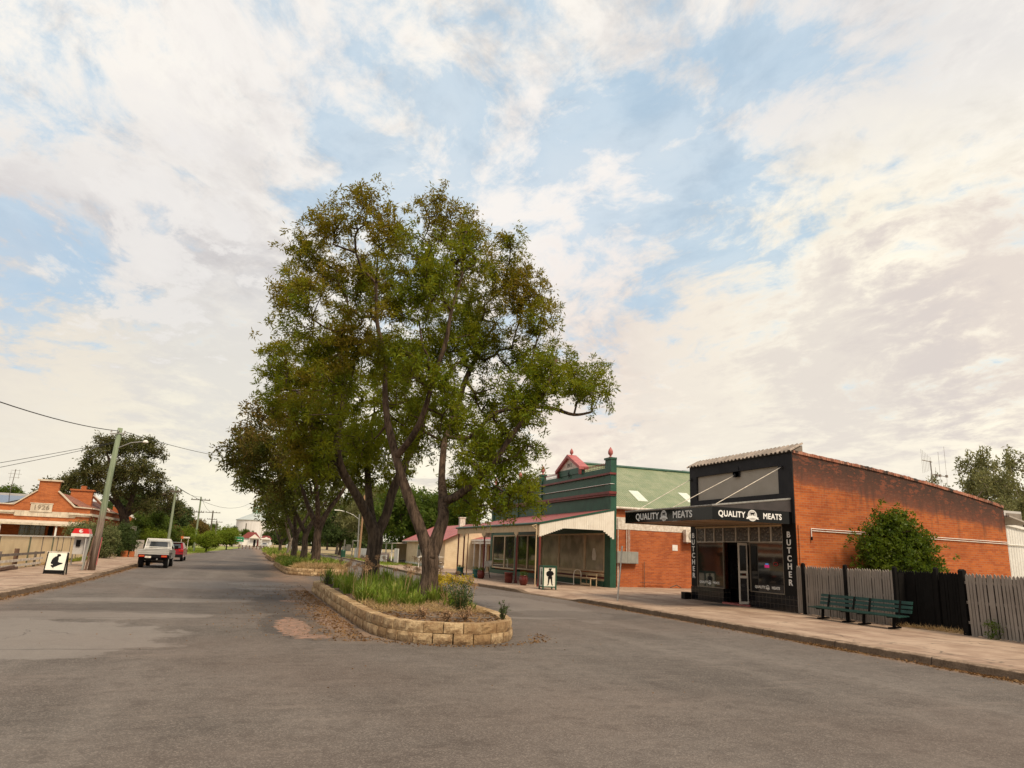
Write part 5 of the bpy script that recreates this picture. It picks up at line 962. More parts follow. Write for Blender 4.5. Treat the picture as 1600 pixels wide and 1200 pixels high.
# ================================================================ 1926 building
hb = thing('brick_building', (-12, 66, .1), 'orange brick building with stepped gable and a stone plaque reading 1926', 'building')
BY = 66.0
mb = MB(); out_ = [(-26, 2.60), (-11.9, 2.60), (-11.9, 3.80), (-13.0, 3.86), (-14.33, 5.02), (-14.33, 5.80), (-15.74, 5.80), (-15.74, 5.02), (-17.2, 3.86), (-26, 3.80)]
mb.prism([(x, BY, z) for x, z in out_], (0, .35, 0)); w_ = mb.build('gable_wall', M_BRICKM, hb)
mb = MB(); mb.box(-14.28, -11.9, BY+.36, BY+20, .1, 3.80); mb.box(-26, -14.3, BY+1.6, BY+1.9, .1, 2.7); mb.build('wall', M_BRICKP, hb)
M_RENDER = plain('weathered_render', (.62, .54, .43), (.46, .38, .29), 2.5, .85, streak=.6)
mb = MB(); mb.prism([(-17.3, BY-.06, 3.44), (-12.6, BY-.06, 3.44), (-12.9, BY-.06, 3.02), (-17.0, BY-.06, 3.02)], (0, .055, 0)); mb.build('render_band', M_RENDER, w_)
mb = MB()
for x0, x1 in ((-26, -17.0), (-13.3, -11.72)): mb.box(x0, x1, BY-.22, BY-.001, 3.26, 3.40); mb.box(x0, x1-.08, BY-.14, BY-.001, 3.14, 3.259)
mb.box(-11.899, -11.70, BY-.05, BY+20, 3.22, 3.42); mb.bar((-26, BY+.12, 3.85), (-17.2, BY+.12, 3.90), .46, .09); mb.bar((-13.0, BY+.12, 3.90), (-11.78, BY+.12, 3.84), .46, .09); mb.bar((-17.2, BY+.12, 3.88), (-15.74, BY+.12, 5.06), .46, .08); mb.bar((-14.33, BY+.12, 5.06), (-13.0, BY+.12, 3.88), .46, .08)
mb.box(-15.88, -14.19, BY-.12, BY+.5, 5.801, 5.92); mb.box(-11.95, -11.72, BY+.5, BY+20, 3.801, 3.90); mb.build('coping', M_RENDER, w_)
mb = MB(); mb.box(-16.02, -14.55, BY-.08, BY-.001, 3.40, 4.06); pq = mb.build('date_plaque', M_RENDER, w_)
mb = MB(); mb.box(-16.08, -14.49, BY-.11, BY-.081, 4.0, 4.07); mb.box(-16.08, -14.49, BY-.11, BY-.081, 3.38, 3.44); mb.build('plaque_rim', M_RENDER, pq)
mb = MB(); place_text(mb, '1926', .48, .012, (-15.28, BY-.082, 3.72), (1, 0, 0), (0, 0, 1), depth=.02, sx=1.1); mb.build('lettering', plain('plaque_figures', (.30, .24, .18), None, 4, .8), pq)
# roofs
mb = MB(); mb.slab((-26, BY+.35, 3.75), (-16.0, BY+.35, 3.75), (-14.9, BY+9, 5.1), (-26, BY+9, 5.1), .08); mb.build('roof', M_GREYR, hb)
mb = MB(); mb.slab((-14.9, BY+.35, 5.1), (-12.1, BY+.35, 3.7), (-12.1, BY+20, 3.7), (-14.9, BY+20, 5.1), .08); mb.slab((-14.9, BY+.35, 5.1), (-17.6, BY+.35, 3.7), (-17.6, BY+20, 3.7), (-14.9, BY+20, 5.1), .08); mb.build('tiled_roof', M_TILER, hb)
mb = MB(); mb.slab((-25, BY+1.2, 3.98), (-18.2, BY+1.2, 3.98), (-17.6, BY+6.5, 4.80), (-25, BY+6.5, 4.80), .05); mb.build('solar_panel', glassmat('solar_glass', (.015, .017, .03), .15), hb)
for x, y, z in ((-17.3, BY+1.6, 4.02), (-16.9, BY+3.6, 4.32)): MB().box(x, x+.6, y, y+.6, z, z+.16).build('roof_vent', M_WHITE, hb)
mb = MB(); mb.box(-14.9, -13.2, BY+7, BY+7.6, 3.9, 5.55); mb.box(-15.0, -13.1, BY+6.9, BY+7.7, 5.551, 5.68); mb.box(-14.2, -13.8, BY+7.1, BY+7.5, 5.681, 6.0); mb.build('chimney', M_BRICKM, hb)
mb = MB(); mb.bar((-13.2, BY+7.3, 5.2), (-12.0, BY+8.6, 3.95), .4, .1); mb.build('barge_coping', M_WHITED, hb)
mb = MB(); mb.tube([(-19.2, BY+6, 4.6), (-19.1, BY+6, 7.0)], .03, 5)
for z, l in ((6.9, .35), (6.6, .5), (6.3, .4)): mb.bar((-19.1-l, BY+6, z), (-19.1+l, BY+6, z), .02, .02)
mb.tube([(-19.4, BY+6, 6.0), (-19.4, BY+6, 6.8)], .01, 4); mb.tube([(-18.8, BY+6, 6.2), (-18.8, BY+6, 7.0)], .01, 4); mb.build('aerial', M_WOODG, hb)
# veranda along the south front
mb = MB(); mb.slab((-26, BY-2.4, 2.46), (-12.1, BY-2.4, 2.46), (-12.1, BY-.002, 2.72), (-26, BY-.002, 2.72), .05); mb.box(-26, -12.1, BY-2.48, BY-2.41, 2.34, 2.5); mb.build('veranda_roof', M_RENDER, hb)
for x in (-24, -20.6, -17.2, -13.55): MB().tube([(x, BY-2.3, .1), (x, BY-2.3, 2.4)], .07, 8).build('veranda_post', M_WHITE, hb)
mb = MB(); frame_y = BY+1.55
for k in range(6): mb.box(-16.9+k*.35, -16.86+k*.35, frame_y-.05, frame_y, .9, 2.45)
for k in range(5): mb.box(-16.9, -15.12, frame_y-.045, frame_y, .9+k*.38, .94+k*.38)
wn = mb.build('window', plain('pale_window_bars', (.30, .29, .22)), hb); MB().box(-16.88, -15.13, frame_y, frame_y+.03, .92, 2.44).build('pane', glassmat('green_glass', (.06, .065, .035), .1), wn)
MB().box(-14.9, -13.9, BY+1.5, BY+1.58, .1, 2.3).build('door', M_BLACK, hb)
# street porch at the far end
mb = MB(); mb.slab((-13.6, BY+21, 5.0), (-11.2, BY+21, 3.55), (-11.2, BY+27, 3.55), (-13.6, BY+27, 5.0), .08); mb.build('porch_roof', plain('pale_roof_sheet', (.62, .55, .47)), hb)
mb = MB(); mb.box(-13.5, -11.6, BY+20.01, BY+27, .1, 3.6); mb.prism([(-13.6, BY+20.9, 3.6), (-11.5, BY+20.9, 3.6), (-13.6, BY+20.9, 4.85)], (0, .1, 0)); mb.build('porch_wall', M_BRICKP, hb)
mb = MB(); mb.box(-11.6, -9.9, BY+12, BY+12.2, 2.5, 2.75); mb.box(-10.1, -9.92, BY+12, BY+12.2, .1, 2.5); mb.box(-11.6, -11.5, BY+12, BY+12.2, .1, 2.5); mb.build('gate_arch', M_WHITED, hb)

# ================================================================ cottage with red roof, across the right carriageway
cg = thing('cottage', (16.5, 62, 0), 'cream weatherboard cottage with faded red iron roof and side veranda, seen under the ash trees', 'house')
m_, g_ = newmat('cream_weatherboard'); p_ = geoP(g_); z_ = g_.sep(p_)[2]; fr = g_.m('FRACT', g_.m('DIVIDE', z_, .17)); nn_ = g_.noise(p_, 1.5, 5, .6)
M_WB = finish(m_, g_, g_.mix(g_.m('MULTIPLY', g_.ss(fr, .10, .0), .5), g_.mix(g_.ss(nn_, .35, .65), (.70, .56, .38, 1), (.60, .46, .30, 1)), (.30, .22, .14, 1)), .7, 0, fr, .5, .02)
mb = MB(); mb.box(16.5, 22.5, 62, 78, -.1, 2.55); mb.prism([(16.5, 78, 2.551), (22.5, 78, 2.551), (19.5, 78, 4.0)], (0, -.2, 0)); mb.prism([(16.5, 62, 2.551), (22.5, 62, 2.551), (19.5, 62, 4.0)], (0, .2, 0)); mb.build('wall', M_WB, cg)
MB().box(16.44, 16.499, 62, 78, -.1, .38).build('base_board', M_WHITE, cg)
mb = MB(); mb.slab((16.1, 61.6, 2.50), (19.5, 61.6, 4.12), (19.5, 78.4, 4.12), (16.1, 78.4, 2.50), .05); mb.slab((19.5, 61.6, 4.12), (22.9, 61.6, 2.50), (22.9, 78.4, 2.50), (19.5, 78.4, 4.12), .05); rf = mb.build('roof', M_REDRX, cg)
mb = MB(); mb.box(16.03, 16.1, 61.6, 78.4, 2.42, 2.52); mb.build('gutter', M_WHITED, rf)
mb = MB(); mb.bar((16.1, 78.43, 2.46), (19.5, 78.43, 4.10), .04, .14); mb.bar((19.5, 78.43, 4.10), (22.9, 78.43, 2.46), .04, .14); mb.build('barge_board', M_MAROONL, rf)
mb = MB(); mb.box(18.9, 19.4, 66, 66.5, 3.6, 4.7); mb.box(18.85, 19.45, 65.95, 66.55, 4.7, 4.8); mb.build('chimney', M_WHITED, rf)
mb = MB(); frame_rect(mb, 16.47, 63.6, 64.9, .85, 2.15, .09, .03); w = mb.build('window', M_WHITE, cg); MB().box(16.475, 16.49, 63.7, 64.8, .95, 2.05).build('blind', plain('blue_blind', (.14, .26, .33)), w)
MB().box(16.46, 16.49, 66.1, 66.6, 1.45, 1.85).build('wall_vent', M_WOODR, cg)
mb = MB(); frame_rect(mb, 16.47, 71.0, 72.6, .85, 2.15, .09, .03); w = mb.build('window', M_WHITE, cg); MB().box(16.475, 16.49, 71.1, 72.5, .95, 2.05).build('pane', M_GLASS, w)
mb = MB(); mb.slab((14.9, 78.1, 2.2), (22.4, 78.1, 2.5), (22.4, 86, 2.5), (14.9, 86, 2.2), .05); vr2 = mb.build('veranda_roof', M_GREYR, cg)
for x, y in ((15.1, 79), (15.1, 82.5), (15.1, 85.8)): MB().box(x-.06, x+.06, y-.06, y+.06, 0, 2.2).build('post', M_WHITE, vr2)
mb = MB(); mb.box(15.0, 22, 78.1, 86, .0, .35); mb.build('veranda_floor', M_WOODG, cg); mb = MB(); mb.box(15.0, 15.06, 80, 85.8, .35, 1.1); mb.build('veranda_rail', plain('pinkish_board', (.55, .40, .33)), cg)
mb = MB(); mb.box(16.6, 22, 84, 84.2, 0, 2.3); mb.build('rear_wall', M_WB, cg)
fw_ = MB(); fw_.prism([(14.6, 79.2, .15), (14.6, 86.5, .15), (14.6, 86.5, .72), (14.6, 79.2, .95)], (.06, 0, 0)); tag(fw_.build('low_wall', M_WHITE), 'low sloping white wall in front of the cottage veranda', 'wall')
mb = MB(); mb.box(15.2, 15.25, 75.9, 78.1, .1, 1.65); tag(mb.build('white_gate', M_WHITE), 'tall white gate beside the cottage corner behind the big trunk', 'gate')
# ================================================================ small hall
sh = thing('small_hall', (19, 57, 0), 'small cream and brick hall with pink roof and white-posted porch next to the green shop', 'building')
mb = MB(); mb.box(20.2, 26, 58.6, 62.6, 0, 2.75); mb.build('wall', M_WB, sh); MB().box(19.9, 26, 56.2, 58.59, 0, 2.75).build('brick_wall', M_BRICKP, sh)
mb = MB(); mb.slab((18.9, 55.9, 2.72), (22.5, 59.3, 3.75), (22.5, 59.5, 3.75), (18.9, 63.0, 2.72), .05); mb.slab((18.9, 55.9, 2.72), (26.2, 55.9, 2.72), (24, 59.3, 3.75), (22.5, 59.3, 3.75), .05); mb.slab((18.9, 63, 2.72), (22.5, 59.5, 3.75), (24, 59.5, 3.75), (26.2, 63, 2.72), .05); mb.build('roof', M_REDRX, sh)
mb = MB(); mb.box(18.85, 18.92, 55.9, 63.0, 2.55, 2.73); mb.box(18.92, 19.0, 56, 62.9, 2.35, 2.5); mb.build('fascia', M_WHITE, sh)
for y in (56.2, 58.0, 59.6, 61.3, 62.8): MB().box(18.92, 19.02, y-.05, y+.05, .12, 2.55).build('post', M_WHITE, sh)
for y in (59.2, 60.3, 61.5): MB().box(20.15, 20.2, y, y+.5, .9, 2.2).build('window', M_MAROON, sh)
MB().box(19.85, 19.9, 57.0, 57.6, 1.3, 1.8).build('sign_board', M_BLACK, sh)
rl = MB()
for x, y in ((14.3, 62.2), (15.9, 62.2), (17.5, 62.2), (19.0, 62.2)): rl.tube([(x, y, .12), (x, y, 1.1)], .035, 6)
for z in (.62, 1.1): rl.tube([(14.3, 62.2, z), (19.0, 62.2, z)], .03, 6)
tag(rl.build('handrail', M_WHITE), 'white tube handrail leading to the small hall porch', 'handrail')
# ================================================================ fences
M_GAPSHADE = plain('picket_gap_shade', (.035, .026, .020), (.02, .015, .012), 4, .9, spec=.1)  # near-black colour standing in for yard shade between the pickets
def picket(mb, y, x, z0, z1, w, lean, q):
    j = q.uniform(-.012, .012); l = lean; h = z1-z0+q.uniform(-.015, .015)
    p = [(x+q.uniform(-.004, .004), y+j, z0), (x, y+w+j, z0), (x, y+w+j+l*h, z0+h-.05), (x, y+w/2+j+l*h, z0+h), (x, y+j+l*h, z0+h-.05)]
    mb.prism(p, (.02, 0, 0))
def picket_panel(label, y0, y1, mat, x=17.8, z1=1.72, lean=0.0, pitch=.092, w=.074, seed=1, gate=False, tilt=0.0, gap=None, skip=(), back=True):
    q = random.Random(seed); t = thing('picket_gate' if gate else 'picket_fence', (x, y0, .15), label, 'gate' if gate else 'fence', None if gate else 'picket fence panels beside the butcher shop'); mb = MB(); y = y0+.01; k = 0
    while y < y1-w:
        if k not in skip: picket(mb, y, x, .17+q.uniform(-.01, .01), z1+.0*y, w, lean, q)
        y += pitch; k += 1
    mb.build('pickets', mat, t)
    if back: MB().box(x+.075, x+.085, y0+.01, y1-.01, .17, z1-.10).build('gap_shade_sheet', M_GAPSHADE, t)  # added dark sheet: paints the yard shade showing through the picket gaps
    mb = MB()
    for z in (.45, .95, 1.45): mb.box(x+.021, x+.07, y0+lean*z, y1+lean*z, z, z+.07)
    mb.build('rail', mat, t); return t
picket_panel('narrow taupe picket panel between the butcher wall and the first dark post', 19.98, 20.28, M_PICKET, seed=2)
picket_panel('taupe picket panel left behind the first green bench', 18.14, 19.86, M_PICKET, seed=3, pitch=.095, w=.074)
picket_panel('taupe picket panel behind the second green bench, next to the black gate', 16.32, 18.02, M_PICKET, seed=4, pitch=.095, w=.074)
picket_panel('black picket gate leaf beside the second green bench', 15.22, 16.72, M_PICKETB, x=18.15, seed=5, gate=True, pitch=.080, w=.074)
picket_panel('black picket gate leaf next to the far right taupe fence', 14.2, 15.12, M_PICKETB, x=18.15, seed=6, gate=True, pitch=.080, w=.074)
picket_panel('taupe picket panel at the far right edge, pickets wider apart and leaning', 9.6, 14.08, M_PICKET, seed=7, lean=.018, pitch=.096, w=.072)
def fpost(y, x, label, h=1.78, w=.10):
    mb = MB(); mb.box(x-w/2, x+w/2, y-w/2, y+w/2, .15, h); mb.prism([(x-w/2, y-w/2, h), (x+w/2, y-w/2, h), (x, y-w/2+.01, h+.04)], (0, w, 0)); tag(mb.build('fence_post', M_PICKETB), label, 'fence post', 'black posts of the picket fence')
fpost(19.92, 17.8, 'first black fence post from the butcher shop'); fpost(18.08, 17.8, 'second black fence post from the butcher shop, between two taupe panels'); fpost(16.27, 17.85, 'black fence post left of the black gate')
fpost(15.17, 18.15, 'black fence post between the two black gate leaves', 1.80); fpost(14.14, 17.85, 'black fence post right of the black gate, where the leaning panel starts', 1.78, .14)
tag(MB().box(17.9, 18.13, 16.20, 16.225, .16, 1.66).build('fence_return', M_PICKETB), 'narrow black board closing the corner between fence and black gate', 'board')
mb = MB(); q = random.Random(3)
for k in range(9):      # return fence of the yard
    mb.box(17.9+.0, 17.95, 8.2+.14*k, 8.29+.14*k, .15, 1.7)
tag(mb.build('picket_fence', M_PICKET), 'short picket run beyond the right edge', 'fence')
# shrub in the yard
rg = np.random.default_rng(70)
BL = [(21.2, 19.1, 2.2, .8), (20.3, 19.2, 2.0, .65), (22.0, 19.1, 2.05, .75), (20.9, 19.0, 2.95, .62), (21.5, 19.2, 2.85, .6), (20.75, 19.1, 3.42, .38), (21.9, 19.0, 2.6, .45), (19.9, 19.1, 2.35, .4), (21.9, 19.1, 1.5, .8), (20.8, 19.0, 1.4, .8), (22.2, 19.1, 1.7, .5)]
make_tree('yard_bush', (21.2, 19.1, .1), 'rounded glossy green bush rising above the picket fence against the orange brick wall', 'bush', BL+[(20.4, 19.2, 2.7, .5), (21.9, 19.15, 2.55, .55), (21.2, 19.1, 3.25, .45), (22.1, 19.1, 2.2, .45)], sk((21.2, 19.1, .1, -1, .09), (21.2, 19.1, .7, 0, .08), (21.0, 19.1, 1.4, 1, .05), (20.9, 19.1, 2.3, 2, .03)), (M_BUSH, M_BARKD), 170, 14, .12, .055, 71, extra=1.8, spread=.07, flare=.1, step=.3)
# ================================================================ two green slat benches
def bench():
    t = thing('park_bench', (0, 0, 0), 'x', 'bench', 'green slatted benches by the picket fence'); L = 1.0
    for k in range(4): x = .06+.115*k; MB().box(-x-.10, -x, -L, L, .40-.008*k, .435-.008*k).build('seat_slat', M_BENCH, t)
    for k, z in enumerate((.50, .635, .77)): MB().prism([(.02+.03*k, -L, z), (.055+.03*k, -L, z), (.08+.03*k, -L, z+.095), (.045+.03*k, -L, z+.095)], (0, 2*L, 0)).build('back_slat', M_BENCH, t)
    for y in (-.58, .58):
        mb = MB(); mb.box(-.50, .02, y-.03, y+.03, .34, .375); mb.bar((-.25, y, .05), (-.22, y, .36), .07, .07, up=(1, 0, 0)); mb.bar((-.02, y, .33), (.10, y, .86), .05, .05, up=(1, 0, 0)); mb.bar((-.46, y, .03), (.02, y, .05), .07, .05); mb.build('leg_frame', M_PICKETB, t)
    return t
b1 = bench(); b1.location = (17.22, 17.78, .155); b1['label'] = 'green slatted bench nearer the butcher shop, left of the pair'; b1.rotation_euler[2] = rad(-1.5)
b2 = copy_tree(b1); b2.location = (17.16, 16.12, .155); b2['label'] = 'green slatted bench in front of the black gate, right of the pair'; b2.rotation_euler[2] = rad(1)
for b in (b1, b2): b.scale = (.90, .88, .86)
# ================================================================ leaning sign post, footpath bits
MB().tube([(13.45, 24.9, .15), (13.62, 24.86, 2.18)], .032, 8).build('bare_post', M_STEEL)
tag(bpy.data.objects['bare_post'], 'leaning bare steel post on the kerb in front of the meter box', 'post')
mb = MB(); mb.box(16.7, 17.5, 23.0, 24.1, .158, .170); tag(mb.build('door_mat', plain('worn_mat', (.09, .07, .06), (.06, .05, .04), 6, .9)), 'dark flat mat on the footpath outside the butcher door', 'mat')
MB().box(17.55, 17.86, 26.62, 26.9, .15, .44).build('ledge', M_BLACK); tag(bpy.data.objects['ledge'], 'low black block at the left foot of the butcher shopfront', 'block')
# ================================================================ box sign with figures
MAN = [(-.06, 1.0), (.08, 1.0), (.09, .96), (.05, .95), (.055, .90), (.03, .87), (.13, .83), (.19, .72), (.17, .62), (.10, .60), (.10, .50), (.13, .47), (.11, .42), (.12, .25), (.13, .08), (.17, .03), (.10, .03), (.08, .08), (.03, .38), (-.01, .40), (-.06, .10), (-.07, .04), (-.15, .0), (-.13, .04), (-.11, .10), (-.10, .40), (-.12, .46), (-.08, .52), (-.16, .56), (-.20, .66), (-.19, .76), (-.11, .85), (-.03, .87), (-.05, .90), (-.06, .94), (-.11, .95), (-.06, .965)]
LADY = [(-.03, 1.0), (.03, 1.0), (.05, .94), (.03, .88), (.10, .82), (.11, .70), (.07, .60), (.12, .35), (.16, .02), (-.12, .02), (-.10, .40), (-.07, .60), (-.11, .70), (-.09, .82), (-.02, .88), (-.05, .94)]
CROUCH = [(.10, .97), (.22, 1.0), (.34, .97), (.38, .90), (.36, .84), (.28, .82), (.24, .78), (.27, .62), (.26, .44), (.34, .38), (.50, .36), (.62, .34), (.60, .28), (.40, .20), (.18, .08), (.02, .02), (.06, -.06), (-.02, -.02), (-.18, .10), (-.20, .16), (-.06, .18), (-.05, .24), (-.20, .26), (-.24, .36), (-.22, .44), (-.20, .56), (-.12, .70), (.0, .80), (.10, .84), (.12, .90)]
cs = thing('box_sign', (13.95, 31.95, .15), 'square white box sign with green frame and black figure silhouettes on the footpath', 'sign')
W2 = .31; M_IVORY = plain('ivory_panel', (.76, .74, .64), (.68, .66, .56), 3, .6)
mb = MB(); mb.box(13.95-W2, 13.95+W2, 31.95-W2, 31.95+W2, .27, 1.16); mb.build('panel', M_IVORY, cs)
mb = MB()
for i in (-1, 1):
    for j in (-1, 1): mb.box(13.95+i*W2-.03, 13.95+i*W2+.03, 31.95+j*W2-.03, 31.95+j*W2+.03, .15, 1.19)
for z in (.25, 1.15):
    for i in (-1, 1): mb.box(13.95-W2, 13.95+W2, 31.95+i*W2-.022, 31.95+i*W2+.022, z, z+.05); mb.box(13.95+i*W2-.022, 13.95+i*W2+.022, 31.95-W2, 31.95+W2, z+.001, z+.051)
mb.build('frame', M_WGRN, cs); MB().box(13.95-W2-.03, 13.95+W2+.03, 31.95-W2-.03, 31.95+W2+.03, 1.205, 1.23).build('lid', M_WGRN, cs)
mb = MB(); flat(mb, [(a*.95, b*.78) for a, b in MAN], (13.97, 31.95-W2-.003, .33), (1, 0, 0), (0, 0, 1), .004); mb.build('figure', M_BLACK, cs)
mb = MB(); flat(mb, [(a*.8, b*.74) for a, b in LADY], (13.95-W2-.003, 31.95, .34), (0, -1, 0), (0, 0, 1), .004); mb.build('figure', M_BLACK, cs)
cs.rotation_euler[2] = rad(-6); cs.location.x = 13.56
sb = thing('sandwich_board', (-7.3, 35.5, .12), 'white sandwich board with black frame and crouching figure silhouette on the left footpath', 'sign')
for s_ in (-1, 1):
    yb, yt = 35.5+s_*.32, 35.5+s_*.04; up = Vector((0, yt-yb, 1.04)); un = up.normalized(); mb = MB()
    mb.prism([(-7.72, yb, .20), (-6.88, yb, .20), (-6.88, yt, 1.14), (-7.72, yt, 1.14)], (0, .02*s_, 0)); p = mb.build('panel', M_IVORY, sb)
    mb = MB(); mb.bar((-7.74, yb+.02*s_, .12), (-7.74, yt, 1.18), .05, .05, up=(0, 1, 0)); mb.bar((-6.86, yb+.02*s_, .12), (-6.86, yt, 1.18), .05, .05, up=(0, 1, 0)); mb.bar((-7.74, yb+.015*s_, .26), (-6.86, yb+.015*s_, .26), .03, .16); mb.build('frame', M_BLACK, sb)
mb = MB(); mb.bar((-7.8, 35.5, 1.18), (-6.8, 35.5, 1.18), .12, .05); mb.build('top_board', M_WHITED, sb)
sb.scale = (.82, .82, .86); sb.location.x -= .0; uv = Vector((0, .28, .94)).normalized(); mb = MB(); flat(mb, [(a*.62, b*.66) for a, b in CROUCH], (-7.38, 35.5-.32+.085-.03, .46), (1, 0, 0), tuple(uv), .012); mb.build('figure', M_BLACK, sb)
# ================================================================ pots, display stand, white bench
def pot(x, y, lab, mat, s=1.0, plant=None, prof=None):
    t = thing('plant_pot', (x, y, .15), lab, 'pot', 'glazed pots along the veranda')
    prof = prof or [(.15, 0), (.20, .08), (.245, .22), (.25, .32), (.22, .42), (.205, .46), (.225, .50), (.225, .52), (.195, .52), (.19, .46)]
    MB().lathe((x, y, .15), [(a*s, b*s) for a, b in prof], 18).build('pot', mat, t, smooth=True)
    MB().lathe((x, y, .15+.45*s), [(.19*s, 0), (.19*s, .01)], 14).build('potting_soil', M_SOIL, t)
    if plant: rg = np.random.default_rng(int(y)); pts = np.array([(x, y, .15+.55*s)])+rg.normal(size=(24, 3))*np.array([.09, .09, .06]); V, F = tufts(pts, 7, .09, .03, rg, .05); mesh_obj('foliage', V, F, plant, t)
CYL = [(.17, 0), (.20, .02), (.21, .25), (.215, .46), (.235, .47), (.235, .53), (.20, .53), (.195, .46)]
pot(13.6, 35.2, 'round maroon glazed pot beside the box sign', M_TERR, .95, M_MIDG)
pot(13.62, 37.5, 'maroon glazed pot at the foot of the second veranda post', M_TERR, 1.05, None, CYL)
pot(13.55, 42.2, 'maroon glazed pot next to the teal one at the third veranda post', M_TERR, .95, M_BUSH)
pot(13.6, 43.4, 'teal glazed pot next to the maroon one at the third veranda post', M_TEAL, .95, M_MIDG, CYL)
pot(13.6, 46.9, 'teal glazed pot at the far end of the veranda with a leafy plant', M_TEAL, 1.0, M_MIDG, CYL)
es = thing('display_stand', (14.35, 43.6, .15), 'small dark stand holding a tilted white notice under the veranda', 'stand'); mb = MB()
mb.bar((14.1, 43.6, .15), (14.3, 43.6, .95), .04, .04, up=(0, 1, 0)); mb.bar((14.6, 43.6, .15), (14.42, 43.6, .95), .04, .04, up=(0, 1, 0)); mb.bar((14.15, 43.6, .4), (14.55, 43.6, .4), .03, .03); mb.build('frame', M_BLACK, es)
mb = MB(); mb.prism([(14.0, 43.5, .80), (14.62, 43.5, .86), (14.72, 43.62, 1.22), (14.1, 43.62, 1.16)], (0, .02, 0)); nb_ = mb.build('notice_board', M_WHITED, es)
wb = thing('white_bench', (17.6, 39.4, .15), 'long cream-painted bench with hooped ends in front of the shop window', 'bench')
mb = MB(); mb.box(17.35, 17.75, 37.2, 41.6, .58, .62); mb.build('seat', M_CREAM, wb); mb = MB(); mb.box(17.76, 17.80, 37.2, 41.6, .72, .82); mb.box(17.76, 17.80, 37.2, 41.6, .88, .96); mb.build('backrest', M_CREAM, wb)
for y in (37.2, 41.6): MB().tube([(17.35, y, .15), (17.35, y, .75), (17.42, y, .92), (17.58, y, .98), (17.74, y, .92), (17.8, y, .75), (17.8, y, .15)], .025, 6).build('hoop_end', M_CREAMW, wb)
MB().tube([(17.4, 37.2, .2), (17.4, 41.6, .2)], .02, 6).build('foot_rail', M_CREAMW, wb)
wb = thing('white_bench', (17.7, 36, .15), 'short cream-painted rail seat under the window with the poster', 'bench'); mb = MB(); mb.box(17.6, 18.0, 35.6, 36.9, .56, .60); mb.build('seat', M_CREAM, wb); mb = MB(); mb.box(17.95, 18.0, 35.6, 36.9, .70, .8); mb.box(17.6, 17.64, 35.6, 36.9, .2, .3); mb.build('rail', M_CREAM, wb)
for y in (35.65, 36.85): mb = MB(); mb.box(17.6, 17.65, y-.02, y+.02, .15, .56); mb.box(17.95, 18.0, y-.02, y+.02, .15, .70); mb.build('leg', M_CREAM, wb)
# ================================================================ left side: sheet fence, rail fence, phone kiosk
m_, g_ = newmat('cream_sheet_metal'); p_ = geoP(g_); x_, y_, z_ = g_.sep(p_); rib = g_.m('FRACT', g_.m('DIVIDE', g_.m('ADD', x_, y_), .2)); nn_ = g_.noise(p_, .8, 5, .6)
c_ = g_.mix(g_.ss(nn_, .35, .65), (.86, .68, .42, 1), (.74, .57, .34, 1)); c_ = g_.mix(g_.m('MULTIPLY', g_.ss(rib, .12, .0), .35), c_, (.30, .22, .12, 1)); M_SHEET = finish(m_, g_, c_, .5, 0, rib, .4, .02)
M_OLV = plain('olive_green_paint', (.17, .18, .12), (.12, .13, .085), 4, .6)
ff = [(-10, y0, y1, z) for y0, y1, z in ((33.0, 37.4, 1.60), (37.4, 42.2, 1.60), (42.2, 44.6, 1.58), (44.6, 46.8, 1.58), (46.8, 47.9, 1.57), (47.9, 49.2, 1.57), (49.2, 51.2, 1.57), (51.2, 53.2, 1.57), (53.2, 56.5, 1.57))]
sf = thing('sheet_fence', (-10, 33, .1), 'cream sheet metal fence with olive posts along the left footpath', 'fence')
for k, (x, y0, y1, z) in enumerate(ff):
    MB().box(x-.02, x, y0+.03, y1-.03, .12, z).build('panel', M_SHEET, sf); w = .10 if k in (2, 4) else .035
    mb = MB(); mb.box(x-.05, x+.03, y0-w, y0+w, .1, z+.03); mb.build('post', M_OLV if k in (2, 4) else M_WOODG, sf)
MB().box(-10.05, -9.96, 33, 56.5, 1.585, 1.65).build('top_rail', M_CREAMW, sf)
tf = thing('rail_fence', (-10, 40.5, .1), 'low weathered timber post and rail fence on the left footpath edge', 'fence'); q = random.Random(6)
for x, y, h, w in ((-9.75, 36.9, .85, .11), (-9.75, 39.3, .95, .16), (-9.75, 42.6, .78, .10), (-9.75, 34.4, .85, .12)): MB().box(x-w/2, x+w/2, y-w/2, y+w/2, .1, .1+h).build('post', M_WOODR if w > .11 else M_WOODG, tf)
for z, y1 in ((.80, 43.9), (.53, 43.7), (.30, 43.5)): MB().bar((-9.66, 33.8, z-.02), (-9.66, y1, z+.01), .035, .11).build('rail', M_WOODG if z > .7 else M_WHITED, tf)
mb = MB(); mb.bar((-9.6, 33.5, .15), (-9.5, 38.7, .22), .12, .12); mb.bar((-9.45, 34.0, .18), (-9.5, 38.2, .30), .10, .10); tag(mb.build('timber_pile', M_WOODR), 'old timbers lying at the foot of the low rail fence', 'timber')
ph = thing('phone_kiosk', (-8.3, 45, .12), 'grey public phone kiosk with a red canopy behind the leaning pole', 'phone booth')
mb = MB(); mb.prism([(-8.72, 44.6, 1.84), (-7.9, 44.6, 1.84), (-7.98, 44.6, 2.10), (-8.62, 44.6, 2.10)], (0, .85, 0)); cn = mb.build('canopy', M_RED, ph)
mb = MB(); flat(mb, [(math.cos(a/12*2*math.pi)*.10, math.sin(a/12*2*math.pi)*.09) for a in range(13)], (-8.3, 44.597, 1.97), (1, 0, 0), (0, 0, 1), .006); mb.build('emblem', M_WHITE, cn); mb = MB(); flat(mb, [(0, 0), (.11, .015), (.11, .06), (.02, .05)], (-8.3, 44.59, 1.96), (1, 0, 0), (0, 0, 1), .006); mb.build('emblem_cut', M_RED, cn)
